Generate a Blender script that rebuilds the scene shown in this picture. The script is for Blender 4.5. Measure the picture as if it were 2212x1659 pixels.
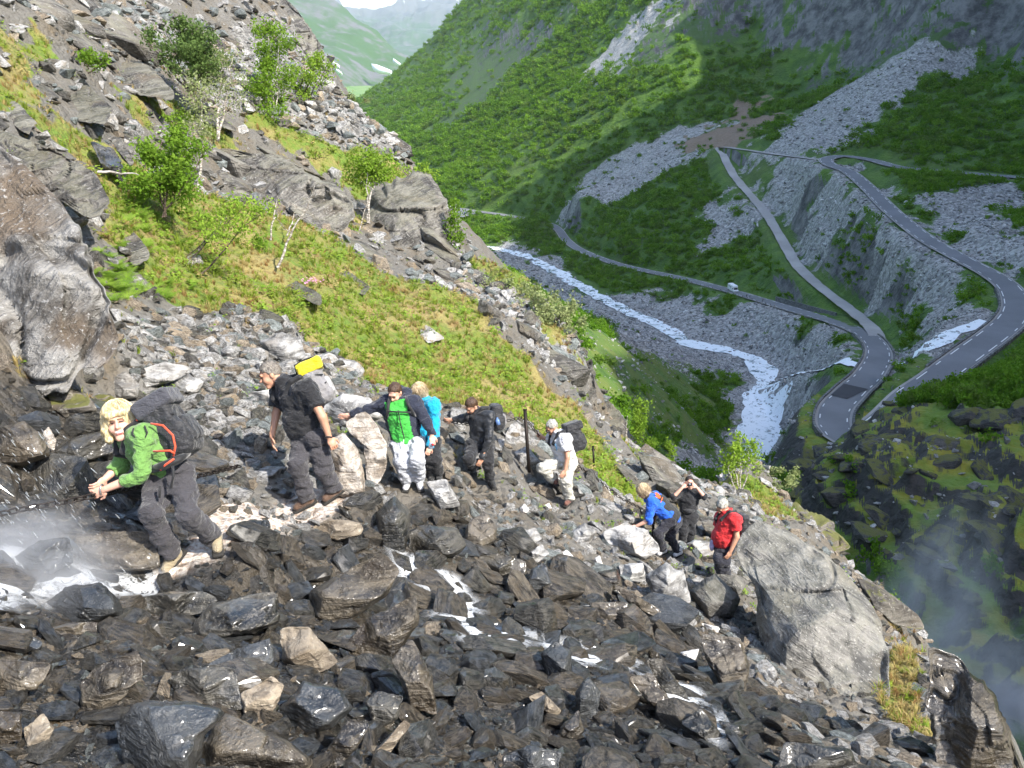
import bpy, bmesh, math, random
import numpy as np
from mathutils import Vector, Matrix

# ------------------------------------------------------------------ scene, camera, sky, sun
for o in list(bpy.data.objects):
    bpy.data.objects.remove(o)
SC = bpy.context.scene
COL = SC.collection
PITCH = math.radians(23.3)
FPX = 1721.6            # focal length in the 2212 px wide layout used for placing things
CX, CY = 1106.0, 829.5
cam_d = bpy.data.cameras.new('camera')
cam_d.sensor_width = 36.0
cam_d.lens = 36.0 * FPX / 2212.0
cam_d.clip_start = 0.05
cam_d.clip_end = 60000
cam = bpy.data.objects.new('camera', cam_d)
COL.objects.link(cam)
cam.location = (0, 0, 0)
cam.rotation_euler = (math.radians(90) - PITCH, 0, 0)
SC.camera = cam

SUN_EL = math.radians(47)
SUN_H = np.array([0.83, -0.557])
SUN_H = SUN_H / np.linalg.norm(SUN_H)
SUN = np.array([SUN_H[0] * math.cos(SUN_EL), SUN_H[1] * math.cos(SUN_EL), math.sin(SUN_EL)])
w = bpy.data.worlds.new('World')
SC.world = w
w.use_nodes = True
nt = w.node_tree
sky = nt.nodes.new('ShaderNodeTexSky')
sky.sky_type = 'NISHITA'
sky.sun_disc = False
sky.sun_elevation = SUN_EL
sky.sun_rotation = math.atan2(SUN_H[0], SUN_H[1])
sky.altitude = 500
sky.air_density = 1.0
sky.dust_density = 2.0
sky.ozone_density = 0.7
nt.links.new(sky.outputs[0], nt.nodes['Background'].inputs[0])
nt.nodes['Background'].inputs[1].default_value = 0.15
sun_d = bpy.data.lights.new('sun', 'SUN')
sun_d.energy = 3.15
sun_d.angle = math.radians(0.53)
sun_d.color = (1.0, 0.95, 0.87)
sun_o = bpy.data.objects.new('sun', sun_d)
COL.objects.link(sun_o)
sun_o.rotation_euler = Vector(SUN).to_track_quat('Z', 'Y').to_euler()
sun_o.location = (60, -40, 80)
SC.view_settings.view_transform = 'Standard'
SC.view_settings.look = 'None'
SC.view_settings.exposure = 1.5
SC.view_settings.gamma = 1.0
SC.view_settings.use_curve_mapping = False
SC.render.engine = 'CYCLES'
SC.cycles.max_bounces = 6
SC.cycles.diffuse_bounces = 3
SC.cycles.glossy_bounces = 2
SC.cycles.transmission_bounces = 3
SC.cycles.transparent_max_bounces = 8
SC.cycles.volume_bounces = 1
SC.cycles.caustics_reflective = False
SC.cycles.caustics_refractive = False
SC.cycles.sample_clamp_indirect = 4.0
SC.cycles.use_denoising = True
SC.cycles.use_adaptive_sampling = True
SC.cycles.adaptive_threshold = 0.02

# ------------------------------------------------------------------ small helpers
cp, sp = math.cos(PITCH), math.sin(PITCH)
RIGHT = np.array([1.0, 0, 0]); UPC = np.array([0, sp, cp]); FWD = np.array([0, cp, -sp])

def ray(px, py):
    return RIGHT * ((px - CX) / FPX) + UPC * ((CY - py) / FPX) + FWD

def P(px, py, d):
    return ray(px, py) * d

def Zp(px, py, z):
    r = ray(px, py)
    return r * (z / r[2])

def project(p):
    p = np.asarray(p, float)
    d = p @ FWD
    return CX + FPX * (p @ RIGHT) / d, CY - FPX * (p @ UPC) / d, d

def _hash(ix, iy, iz, seed):
    h = (ix.astype(np.int64) * 374761393 + iy.astype(np.int64) * 668265263 + iz.astype(np.int64) * 1274126177 + seed * 974711) & 0xFFFFFFFF
    h = ((h ^ (h >> 13)) * 1274126177) & 0xFFFFFFFF
    h = h ^ (h >> 16)
    return (h & 0xFFFFFF) / float(0xFFFFFF)

def vnoise(x, y, z, seed=0):
    x, y, z = np.broadcast_arrays(np.asarray(x, float), np.asarray(y, float), np.asarray(z, float))
    ix, iy, iz = np.floor(x), np.floor(y), np.floor(z)
    fx, fy, fz = x - ix, y - iy, z - iz
    ux, uy, uz = fx * fx * (3 - 2 * fx), fy * fy * (3 - 2 * fy), fz * fz * (3 - 2 * fz)
    r = 0
    for a in (0, 1):
        for b in (0, 1):
            for c in (0, 1):
                wgt = (ux if a else 1 - ux) * (uy if b else 1 - uy) * (uz if c else 1 - uz)
                r = r + wgt * _hash(ix + a, iy + b, iz + c, seed)
    return r * 2 - 1

def fbm(x, y, z=0.0, octv=4, lac=2.1, gain=0.5, seed=0):
    s, a, f = 0.0, 1.0, 1.0
    for k in range(octv):
        s = s + a * vnoise(np.asarray(x) * f, np.asarray(y) * f, np.asarray(z) * f, seed + k * 17)
        a *= gain; f *= lac
    return s

def smooth(e0, e1, x):
    t = np.clip((np.asarray(x, float) - e0) / (e1 - e0), 0, 1)
    return t * t * (3 - 2 * t)

class RBF:
    """height surface through measured points (multiquadric)"""
    def __init__(self, pts, c, lam=1e-4):
        p = np.array(pts, float)
        self.xy, self.c = p[:, :2], c
        d = np.sqrt(((self.xy[:, None] - self.xy[None]) ** 2).sum(-1) + c * c)
        n = len(p)
        A = np.zeros((n + 3, n + 3))
        A[:n, :n] = d + np.eye(n) * -lam
        A[:n, n] = A[n, :n] = 1
        A[:n, n + 1:] = self.xy
        A[n + 1:, :n] = self.xy.T
        b = np.zeros(n + 3); b[:n] = p[:, 2]
        self.w = np.linalg.solve(A, b)
    def __call__(self, x, y):
        x = np.asarray(x, float); y = np.asarray(y, float)
        s = np.full(x.shape, self.w[-3]) + self.w[-2] * x + self.w[-1] * y
        for k in range(len(self.xy)):
            s = s + self.w[k] * np.sqrt((x - self.xy[k, 0]) ** 2 + (y - self.xy[k, 1]) ** 2 + self.c ** 2)
        return s

def in_poly(x, y, poly):
    x = np.asarray(x); y = np.asarray(y)
    ins = np.zeros(x.shape, bool)
    n = len(poly)
    for i in range(n):
        x0, y0 = poly[i]; x1, y1 = poly[(i + 1) % n]
        c = ((y0 > y) != (y1 > y))
        with np.errstate(divide='ignore', invalid='ignore'):
            xi = (x1 - x0) * (y - y0) / (y1 - y0 if y1 != y0 else 1e-9) + x0
        ins ^= c & (x < xi)
    return ins

def seg_dist(x, y, line):
    """distance to a polyline"""
    best = np.full(np.shape(x), 1e9)
    for (x0, y0), (x1, y1) in zip(line[:-1], line[1:]):
        dx, dy = x1 - x0, y1 - y0
        L = dx * dx + dy * dy + 1e-12
        t = np.clip(((x - x0) * dx + (y - y0) * dy) / L, 0, 1)
        best = np.minimum(best, np.hypot(x - x0 - t * dx, y - y0 - t * dy))
    return best

def mesh_from(name, verts, faces, smooth_shade=True):
    me = bpy.data.meshes.new(name)
    verts = np.asarray(verts, np.float32)
    if isinstance(faces, np.ndarray):
        k = faces.shape[1]
        me.vertices.add(len(verts)); me.vertices.foreach_set('co', verts.ravel())
        me.loops.add(faces.size); me.loops.foreach_set('vertex_index', faces.astype(np.int32).ravel())
        me.polygons.add(len(faces))
        me.polygons.foreach_set('loop_start', np.arange(0, faces.size, k, dtype=np.int32))
        me.update(calc_edges=True)
    else:
        me.from_pydata(verts.tolist(), [], faces)
        me.update()
    if len(me.polygons):
        me.polygons.foreach_set('use_smooth', np.full(len(me.polygons), smooth_shade, bool))
    return me

def obj(name, me, mat=None, parent=None):
    o = bpy.data.objects.new(name, me)
    COL.objects.link(o)
    if mat is not None and me is not None:
        if isinstance(mat, (list, tuple)):
            for m in mat: me.materials.append(m)
        elif not me.materials:
            me.materials.append(mat)
    if parent is not None:
        o.parent = parent
    return o

def tag(o, label=None, cat=None, group=None, kind=None):
    if label: o['label'] = label
    if cat: o['category'] = cat
    if group: o['group'] = group
    if kind: o['kind'] = kind
    return o

def empty(name, loc=(0, 0, 0), rz=0.0):
    o = bpy.data.objects.new(name, None)
    COL.objects.link(o)
    o.location = loc
    o.rotation_euler = (0, 0, rz)
    o.empty_display_size = 0.1
    return o

def put_attr(me, name, arr):
    a = me.attributes.new(name, 'FLOAT', 'POINT')
    a.data.foreach_set('value', np.asarray(arr, np.float32))

def grid_faces(nr, nc, wrap=False):
    i = np.arange(nr - 1)[:, None]; j = np.arange(nc if wrap else nc - 1)[None]
    a = i * nc + j; b = i * nc + (j + 1) % nc
    return np.stack([a, b, b + nc, a + nc], -1).reshape(-1, 4)

# ------------------------------------------------------------------ material helper
class NT:
    def __init__(self, name):
        self.m = bpy.data.materials.new(name)
        self.m.use_nodes = True
        self.t = self.m.node_tree
        self.t.nodes.clear()
        self.out = self.t.nodes.new('ShaderNodeOutputMaterial')
    def n(self, typ, **kw):
        nd = self.t.nodes.new('ShaderNode' + typ)
        ins = kw.pop('ins', {})
        for k, v in kw.items(): setattr(nd, k, v)
        for k, v in ins.items(): self.set(nd, k, v)
        return nd
    def set(self, nd, k, v):
        s = nd.inputs[k]
        if hasattr(v, 'is_linked') or isinstance(v, bpy.types.NodeSocket):
            self.t.links.new(v, s)
        else:
            s.default_value = v
    def noise(self, vec, scale, detail=4, rough=0.55, dist=0.0):
        nd = self.n('TexNoise', ins={'Scale': scale, 'Detail': detail, 'Roughness': rough, 'Distortion': dist})
        if vec is not None: self.set(nd, 'Vector', vec)
        return nd.outputs[0]
    def voro(self, vec, scale, feature='F1', out=0):
        nd = self.n('TexVoronoi', feature=feature, ins={'Scale': scale})
        self.set(nd, 'Vector', vec)
        return nd.outputs[out]
    def ramp(self, fac, a, b, lo=0.0, hi=1.0):
        nd = self.n('MapRange', interpolation_type='SMOOTHSTEP', ins={'From Min': a, 'From Max': b, 'To Min': lo, 'To Max': hi})
        self.set(nd, 'Value', fac)
        return nd.outputs[0]
    def mix(self, fac, a, b, blend='MIX'):
        nd = self.n('Mix', data_type='RGBA', blend_type=blend)
        for idx, v in ((0, fac), (6, a), (7, b)):
            if isinstance(v, bpy.types.NodeSocket): self.t.links.new(v, nd.inputs[idx])
            else: nd.inputs[idx].default_value = (*v, 1.0) if isinstance(v, tuple) and len(v) == 3 else v
        return nd.outputs[2]
    def math(self, op, a, b=0.0, clamp=False):
        nd = self.n('Math', operation=op, use_clamp=clamp)
        self.set(nd, 0, a); self.set(nd, 1, b)
        return nd.outputs[0]
    def vmath(self, op, a, b):
        nd = self.n('VectorMath', operation=op)
        self.set(nd, 0, a); self.set(nd, 1, b)
        return nd.outputs[0]
    def attr(self, name):
        return self.n('Attribute', attribute_name=name).outputs['Fac']
    def bump(self, h, strength, dist, normal=None):
        nd = self.n('Bump', ins={'Strength': strength, 'Distance': dist})
        self.set(nd, 'Height', h)
        if normal is not None: self.set(nd, 'Normal', normal)
        return nd.outputs[0]
    def bsdf(self, **ins):
        b = self.n('BsdfPrincipled')
        for k, v in ins.items():
            k = k.replace('_', ' ')
            if isinstance(v, tuple) and len(v) == 3 and b.inputs[k].type == 'RGBA': v = (*v, 1.0)
            self.set(b, k, v)
        self.t.links.new(b.outputs[0], self.out.inputs[0])
        return b

def simple(name, col, rough=0.8, var=0.15, scale=12.0, bump=0.0, spec=0.3, **kw):
    T = NT(name)
    co = T.n('TexCoord').outputs['Object']
    n = T.noise(co, scale, 4)
    c = T.mix(n, tuple(x * (1 - var) for x in col), tuple(min(1, x * (1 + var)) for x in col))
    ins = dict(Base_Color=c, Roughness=rough, **kw)
    ins['Specular IOR Level'] = spec
    if bump: ins['Normal'] = T.bump(n, bump, 0.02)
    T.bsdf(**ins)
    return T.m
# ------------------------------------------------------------------ near hillside: height surface
def Pl(L): return [tuple(P(*q)) for q in L]

def base_plane(px, py):
    r = ray(px, py)
    d = -1.92 / (r[2] + 0.23 * r[0] + 0.511 * r[1])
    return r * d

NEAR = []
for px, py in ((0, 1659), (500, 1659), (1100, 1659), (1650, 1659), (0, 1800), (1100, 1850), (1900, 1659),
               (250, 1300), (750, 1300), (1200, 1320), (600, 1480), (1300, 1500), (1000, 1420), (300, 1480)):
    NEAR.append(base_plane(px, py))
NEAR += Pl([(370, 1245, 6.05), (470, 1205, 6.4), (690, 1098, 8.0), (560, 1150, 7.1), (890, 1062, 9.8), (1055, 1052, 12.0),
            (1225, 1092, 12.8), (1455, 1201, 13.3), (1480, 1192, 15.5), (1568, 1266, 13.2), (1300, 1180, 11.2), (1020, 1150, 9.4),
            (1680, 1330, 11.5), (1800, 1450, 9.2), (1850, 1560, 7.9), (1700, 1230, 13.5),
            (1300, 1000, 18), (1100, 900, 18), (800, 780, 17), (560, 700, 15), (1250, 830, 25), (1000, 640, 28), (700, 560, 22),
            (400, 480, 18), (250, 640, 12.5), (965, 460, 34), (880, 330, 38), (760, 220, 45), (690, 100, 48), (612, 2, 50),
            (400, 50, 38), (600, 200, 40), (100, 20, 22), (0, 100, 18), (150, 200, 19), (300, 250, 23), (500, 330, 28), (700, 420, 31),
            (0, 420, 9.6), (60, 560, 9.2), (0, 700, 7.7), (100, 850, 8.2), (200, 840, 9.2), (0, 1000, 6.5), (0, 1230, 5.3),
            (250, 930, 8.3), (420, 830, 9.8), (330, 740, 11.4), (480, 760, 12.3), (620, 860, 10.8), (560, 980, 8.7),
            (800, 900, 11.3), (950, 960, 12.2), (940, 820, 17), (1100, 760, 22), (1170, 660, 28), (1150, 980, 14.4),
            (1330, 960, 26), (1600, 1015, 30), (1480, 1040, 27), (1400, 1100, 18), (1830, 1200, 26), (1720, 1110, 27), (1640, 1120, 20),
            (1990, 1340, 14), (1930, 1290, 14.5), (2130, 1480, 9.0), (2205, 1659, 6.7), (1960, 1480, 8.9), (2000, 1600, 7.2)])
# hidden ground: the hill goes on to the left, over its brow and down into the gorge
NEAR += [(-14, 8, 3.4), (-9, 4, 1.0), (-7, 0, 0.6), (-25, 20, 9), (-22, 35, 6), (-30, 50, 10), (-24, 60, 7.5), (-5, -3, -0.2), (0, -2, -1.2), (3, 0, -2.6),
         (-2, 70, -17), (-14, 75, -6), (3, 44, -22), (0, 52, -20), (4, 38, -24), (9, 33, -30), (14, 34, -36), (-3, 60, -17),
         (14, 27, -24), (17, 23, -30), (13, 17, -22), (11.5, 12.5, -20), (8.6, 8.5, -14.5), (6.6, 4.5, -11), (5.5, 1, -8), (10, 4, -20), (14, 8, -30), (19, 16, -38), (26, 28, -50), (12, 45, -38)]
for px, py, d in ((1000, 548, 31), (1050, 575, 30), (1130, 622, 29), (1200, 690, 28), (1250, 765, 27), (1288, 850, 26), (1345, 915, 26), (1400, 985, 27),
                  (966, 450, 34), (880, 330, 38), (820, 275, 42), (760, 220, 45), (690, 100, 48), (612, 2, 50), (1600, 1012, 30), (1700, 1085, 28), (1838, 1195, 26)):
    p = P(px, py, d)
    NEAR.append(p)
    NEAR.append(p + np.array([1.6, 1.6, -3.6])); NEAR.append(p + np.array([4.0, 5.0, -12.0]))
_keep = []
for p in NEAR:
    if all(math.hypot(p[0] - q[0], p[1] - q[1]) > 0.45 for q in _keep): _keep.append(p)
NEAR = _keep
near0 = RBF(NEAR, 0.7, 0.02)

def march(fn, px, py, d0=2.0, d1=80.0, n=1500):
    r = ray(px, py)
    t = np.geomspace(d0, d1, n)
    z = fn(r[0] * t, r[1] * t)
    below = np.nonzero(z > r[2] * t)[0]
    if len(below) == 0: return None
    k = below[0]
    return r * t[k]

def world_poly(fn, poly, **kw):
    out = []
    for px, py in poly:
        h = march(fn, px, py, **kw)
        if h is not None: out.append((h[0], h[1]))
    return out

GRASS_T = [
    [(200, 290), (330, 360), (420, 410), (520, 440), (600, 455), (690, 505), (790, 580), (870, 622), (960, 645), (1030, 690), (1110, 770), (1200, 860), (1260, 940), (1200, 955), (1060, 915), (960, 885), (860, 850),
     (760, 790), (690, 750), (640, 700), (500, 690), (380, 660), (290, 610), (225, 560), (195, 480)],
    [(0, 0), (60, 20), (110, 70), (140, 110), (70, 110), (40, 170), (90, 240), (200, 290), (200, 330), (120, 300), (60, 290), (0, 230)],
    [(240, 195), (330, 205), (410, 225), (490, 285), (380, 275), (280, 240)],
    [(550, 275), (640, 290), (720, 310), (790, 370), (740, 400), (640, 350), (560, 310)],
    [(780, 350), (860, 340), (930, 375), (900, 395), (830, 400), (790, 420)],
    [(1150, 890), (1240, 940), (1330, 1000), (1400, 1060), (1470, 1110), (1430, 1130), (1340, 1080), (1270, 1030), (1190, 975), (1120, 930)],
    [(1940, 1350), (1990, 1380), (2010, 1480), (2035, 1620), (1960, 1580), (1905, 1490), (1935, 1420)],
    [(1020, 560), (1100, 590), (1200, 690), (1230, 720), (1120, 660), (1030, 600)],
    [(1560, 1050), (1700, 1085), (1820, 1150), (1840, 1190), (1720, 1120), (1600, 1090)],
    [(120, 840), (260, 850), (240, 880), (110, 880)],
    [(1000, 745), (1100, 800), (1230, 870), (1290, 940), (1350, 1000), (1240, 955), (1150, 900), (1060, 815)],
    [(1120, 610), (1200, 680), (1240, 760), (1200, 760), (1130, 690)], [(600, 355), (700, 400), (770, 440), (790, 520), (740, 510), (640, 430)],
    [(1240, 800), (1270, 870), (1340, 950), (1420, 1010), (1400, 960), (1300, 830)],
]
WET_T = [(-60, 905), (200, 890), (330, 930), (430, 1010), (470, 1090), (560, 1180), (700, 1130), (800, 1085), (960, 1110), (1080, 1150), (1280, 1250), (1460, 1330), (1560, 1420), (1760, 1560),
         (1900, 1600), (2030, 1600), (2060, 1420), (2300, 1500), (2300, 1760), (-60, 1760)]
PALE_T = [(405, 1105), (520, 1092), (620, 1050), (740, 1055), (810, 1085), (760, 1112), (680, 1124), (640, 1132), (590, 1180), (545, 1195), (500, 1190), (480, 1240), (420, 1270), (330, 1275), (260, 1262), (380, 1225), (430, 1180)]
SCREE_T = [
    [(200, 0), (610, 0), (690, 110), (770, 225), (880, 330), (860, 345), (700, 300), (560, 270), (420, 190), (300, 110)],
    [(270, 690), (420, 680), (640, 705), (700, 760), (760, 830), (640, 870), (540, 960), (560, 1080), (440, 1090), (400, 1000), (240, 860)],
    [(1000, 600), (1150, 640), (1250, 730), (1290, 860), (1180, 800), (1080, 720), (1000, 660)],
    [(1400, 990), (1620, 1040), (1700, 1090), (1540, 1080), (1420, 1040)],
]
_kw = dict(d0=2.0, d1=80.0)
GRASS_W = [world_poly(near0, p, **_kw) for p in GRASS_T]
WET_W = world_poly(near0, WET_T, d0=1.0, d1=80)
PALE_W = world_poly(near0, PALE_T, **_kw)
SCREE_W = [world_poly(near0, p, **_kw) for p in SCREE_T]

def soft_poly(x, y, poly, soft):
    ins = in_poly(x, y, poly)
    dd = seg_dist(x, y, poly + [poly[0]])
    return smooth(-soft, soft, np.where(ins, dd, -dd))

def near_masks(x, y):
    rng = np.hypot(x, y)
    wob = fbm(x * 0.9, y * 0.9, 3.1, 3, seed=5)
    wx, wy = x + wob * 0.03 * rng, y + fbm(x * 0.8, y * 0.8, 9.7, 3, seed=8) * 0.03 * rng
    s = 0.018 * rng
    g = 0.0
    for p in GRASS_W:
        g = np.maximum(g, soft_poly(wx, wy, p, s))
    wet = np.maximum(soft_poly(wx, wy, WET_W, 0.25), smooth(5.0, 4.0, rng))
    pale = soft_poly(x + wob * 0.12, y + wob * 0.1, PALE_W, 0.08)
    sc = 0.0
    for p in SCREE_W:
        sc = np.maximum(sc, soft_poly(wx, wy, p, s))
    return g, wet, pale, sc

# where the hikers' shoes stand: (layout origin, scale, depth) and ankle / toe of each standing foot
FOOT_SPEC = [((155.5, 820.8, .26565), 6.0, [((825, 1450, .0), (735, 1580, -.06)), ((1175, 1290, .16), (1185, 1405, .04))]),
             ((527, 743, .2292), 8.0, [((605, 1480, .0), (460, 1560, -.05)), ((850, 1395, .1), (735, 1480, .04))]),
             ((717, 795, .1822), 9.8, [((890, 1380, -.02), (865, 1440, -.16)), ((1030, 1340, .0), (1055, 1440, -.15))]),
             ((717, 795, .1822), 10.55, [((1190, 1290, .05), (1170, 1340, -.1)), ((1270, 1290, .05), (1260, 1340, -.1))]),
             ((933, 829, .1458), 12.0, [((875, 1460, .03), (930, 1540, -.14))]),
             ((1106, 872.6, .1458), 12.8, [((850, 1430, .03), (780, 1500, -.08))]),
             ((1330.6, 1002, .1458), 13.3, [((700, 1295, .0), (600, 1345, -.06)), ((930, 1320, .14), (850, 1365, .06))]),
             ((1330.6, 1002, .1458), 15.5, [((985, 1230, .02), (970, 1270, -.12)), ((1085, 1240, .02), (1090, 1280, -.12))]),
             ((1330.6, 1002, .1458), 12.5, [((1545, 1640, .0), (1480, 1700, -.12)), ((1625, 1680, .02), (1570, 1740, -.12))])]
FOOTS = []
for (fox, foy, fk), fD, fl in FOOT_SPEC:
    for an, to in fl:
        a_ = P(fox + an[0] * fk, foy + an[1] * fk, fD + an[2]); t_ = P(fox + to[0] * fk, foy + to[1] * fk, fD + to[2])
        d_ = (t_ - a_) / np.linalg.norm(t_ - a_)
        FOOTS.append(((t_ - d_ * .11)[:2], min(t_[2], (t_ - d_ * .22)[2]) - .045))

def near_h(x, y):
    """ground of the near hillside"""
    x = np.asarray(x, float); y = np.asarray(y, float)
    z = near0(x, y)
    rng = np.hypot(x, y)
    a = smooth(3, 20, rng)
    n1 = fbm(x * 0.22, y * 0.22, 0.3, 4, seed=1)
    z = z + n1 * (0.10 + 0.42 * a)
    # ledges: slanting rock bands
    t = (z * 0.9 + x * 0.35 + 0.25 * fbm(x * .5, y * .5, 2.2, 3, seed=3)) * 1.3
    z = z + 0.30 * a * (smooth(0.2, 0.8, t - np.floor(t)) - (t - np.floor(t)))
    z = z + fbm(x * 1.7, y * 1.7, 1.7, 4, seed=2) * (0.05 + 0.05 * a)
    for c_, zf in FOOTS:
        f = smooth(.62, .2, np.hypot(x - c_[0], y - c_[1]))
        z = z * (1 - f) + zf * f
    return z

def near_hit(px, py, d0=2.0, d1=80.0):
    return march(near_h, px, py, d0, d1)

azn = np.radians(np.concatenate([np.linspace(-80, -46, 60, endpoint=False), np.linspace(-46, 46, 640), np.linspace(47, 95, 70)]))
rgn = np.geomspace(1.0, 76, 520)
A_, R_ = np.meshgrid(azn, rgn)
gx, gy = (np.sin(A_) * R_).ravel(), (np.cos(A_) * R_).ravel()
gz = near_h(gx, gy)
g_, w_, pl_, sc_ = near_masks(gx, gy)
fine = fbm(gx * 5, gy * 5, 4.4, 3, seed=11)
gz = gz + fine * 0.035 * (1 - 0.5 * g_)
me = mesh_from('hillside', np.stack([gx, gy, gz], 1), grid_faces(len(rgn), len(azn))[:, ::-1].copy())
for nme, ar in (('grass', g_), ('wet', w_), ('pale', pl_), ('scree', sc_)):
    put_attr(me, nme, ar)

# ------------------------------------------------------------------ ground materials
def near_material():
    T = NT('hillside_ground')
    co = T.n('TexCoord').outputs['Object']
    big = T.noise(co, 0.6, 5, 0.6)
    mid = T.noise(co, 3.5, 5, 0.65)
    fin = T.noise(co, 24, 4, 0.7)
    peb = T.n('TexVoronoi', ins={'Scale': 9.0, 'Randomness': 1.0}); T.set(peb, 'Vector', T.vmath('ADD', co, (0.3, 0.1, 0.7)))
    pebc = T.n('SeparateColor'); T.set(pebc, 0, peb.outputs['Color'])
    rock = T.mix(mid, (0.065, 0.06, 0.052), (0.25, 0.235, 0.205))
    rock = T.mix(T.ramp(big, 0.45, 0.7), rock, (0.15, 0.12, 0.08))
    rock = T.mix(T.ramp(fin, 0.6, 0.85, 0, 0.6), rock, (0.42, 0.41, 0.38))
    scree = T.mix(pebc.outputs[0], (0.085, 0.082, 0.076), (0.33, 0.32, 0.30))
    rock = T.mix(T.math('MULTIPLY', T.attr('scree'), 0.85), rock, scree)
    wetc = T.mix(pebc.outputs[1], (0.022, 0.023, 0.024), (0.095, 0.08, 0.06))
    wetc = T.mix(T.ramp(mid, 0.55, 0.8, 0, 0.7), wetc, (0.10, 0.065, 0.03))
    wet = T.attr('wet')
    rock = T.mix(wet, rock, wetc)
    pale = T.mix(T.ramp(mid, 0.3, 0.7), (0.62, 0.53, 0.44), (0.78, 0.74, 0.68))
    pale = T.mix(T.ramp(fin, 0.35, 0.6), (0.40, 0.28, 0.20), pale)
    rock = T.mix(T.attr('pale'), rock, pale)
    gr = T.mix(T.ramp(mid, 0.35, 0.65), (0.17, 0.19, 0.03), (0.12, 0.20, 0.022))
    gr = T.mix(T.ramp(big, 0.42, 0.62, 0, 0.8), gr, (0.33, 0.25, 0.10))
    gr = T.mix(T.ramp(T.noise(co, 1.6, 4), 0.55, 0.72, 0, 0.7), gr, (0.19, 0.10, 0.045))
    gfac = T.ramp(T.math('ADD', T.attr('grass'), T.math('MULTIPLY', T.math('SUBTRACT', mid, 0.5), 0.9)), 0.42, 0.58)
    col = T.mix(gfac, rock, gr)
    hgt = T.math('ADD', T.math('MULTIPLY', mid, 1.0), T.math('MULTIPLY', fin, 0.35))
    hgt = T.math('ADD', hgt, T.math('MULTIPLY', peb.outputs['Distance'], -0.6))
    nor = T.bump(hgt, 0.9, 0.14)
    rgh = T.math('SUBTRACT', 0.92, T.math('MULTIPLY', wet, T.ramp(fin, 0.3, 0.7, 0.35, 0.75)), True)
    b = T.bsdf(Base_Color=col, Roughness=rgh, Normal=nor)
    return T.m
M_NEAR = near_material()
hill = tag(obj('hillside', me, M_NEAR), kind='structure')

# ------------------------------------------------------------------ the valley: height surface
ROAD_T = [(960, 447, -129), (1020, 455, -128), (1100, 466, -126), (1190, 485, -123), (1225, 520, -120), (1260, 543, -117), (1340, 572, -113), (1480, 603, -106), (1590, 632, -99.5), (1700, 665, -92), (1800, 694, -84.5),
          (1868, 722, -79), (1898, 760, -75), (1880, 806, -72), (1840, 845, -69.8), (1805, 885, -68.3), (1805, 930, -66.8), (1850, 950, -65.5), (1910, 910, -64), (1965, 858, -62.5), (2020, 818, -60.8), (2080, 773, -59.5), (2150, 722, -58.6), (2185, 690, -58.2),
          (2196, 660, -58), (2180, 622, -57.9), (2140, 592, -57.8), (2080, 560, -57.7), (2000, 515, -57.5), (1925, 455, -56.3), (1875, 405, -54.4), (1835, 372, -53.1), (1795, 356, -52.1), (1785, 344, -51.9), (1820, 337, -51.6), (1880, 345, -51.3),
          (1950, 362, -51), (2080, 373, -50.4), (2260, 388, -50)]
TRACK_T = [(1800, 348, -52.2), (1690, 335, -57), (1600, 322, -59.5), (1555, 318, -61), (1562, 335, -64), (1590, 385, -71), (1650, 455, -78.5), (1690, 520, -84.5), (1722, 572, -85.5), (1775, 622, -84.5), (1840, 672, -83), (1880, 705, -80.3), (1899, 738, -77.6)]
RIVER_T = [(1040, 533, -126.5), (1120, 548, -123), (1200, 585, -118.5), (1260, 622, -115), (1350, 670, -110.5), (1430, 705, -107.5), (1480, 738, -105.5), (1570, 758, -103.5), (1630, 778, -101), (1655, 820, -99), (1652, 860, -97.5), (1650, 920, -97), (1640, 980, -96.5), (1610, 1040, -96)]
BROOK_T = [(1665, 832, -96.5), (1740, 808, -86), (1830, 797, -75), (1900, 790, -69.5), (1960, 782, -64), (2020, 752, -61), (2060, 722, -59.6), (2130, 700, -59.2), (2150, 695, -59)]
ROAD = [Zp(*q) for q in ROAD_T]; TRACK = [Zp(*q) for q in TRACK_T]; RIVER = [Zp(*q) for q in RIVER_T]; BROOK = [Zp(*q) for q in BROOK_T]

def x_foot(y):
    if y < 640: return 88 - 0.48 * (y - 373)
    if y < 1950: return -40 - 0.256 * (y - 640)
    return -375 + 1.1 * (y - 1950)
def z_foot(y):
    return float(np.interp(y, [300, 373, 640, 900, 1900, 4000, 9000], [-100, -106, -127, -132, -142, -190, -260]))

VAL = [tuple(p) for p in ROAD[::1]] + [tuple(p) for p in TRACK] + [tuple(p) for p in RIVER] + [tuple(p) for p in BROOK]
for y in (470, 560, 680, 820, 1000, 1200, 1450, 1700, 1930):
    x0, z0 = x_foot(y), z_foot(y)
    for dx, dz in ((0, 0), (40, 24), (110, 74), (190, 132), (270, 205)):
        if y < 600 and dx > 60: continue
        VAL.append((x0 + dx, y, z0 + dz))
    top = 300 if y < 480 else (250 if y < 600 else 215)
    VAL.append((x0 + 340, y, z0 + 320 + (70 if y < 600 else 0)))
    VAL.append((x0 + 480, y, z0 + 420))
    VAL.append((x0 - 70, y, z0 - 2)); VAL.append((x0 - 180, y, z0 - 4))
for y in (2100, 2350, 2800, 3500, 5000):
    x0, z0 = x_foot(y), z_foot(y)
    for dx, dz in ((0, 0), (120, 84), (300, 230)):
        VAL.append((x0 + dx, y, z0 + dz))
    VAL.append((x0 - 300, y, z0 - 4)); VAL.append((-1500, y, z0 + 30))
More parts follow.
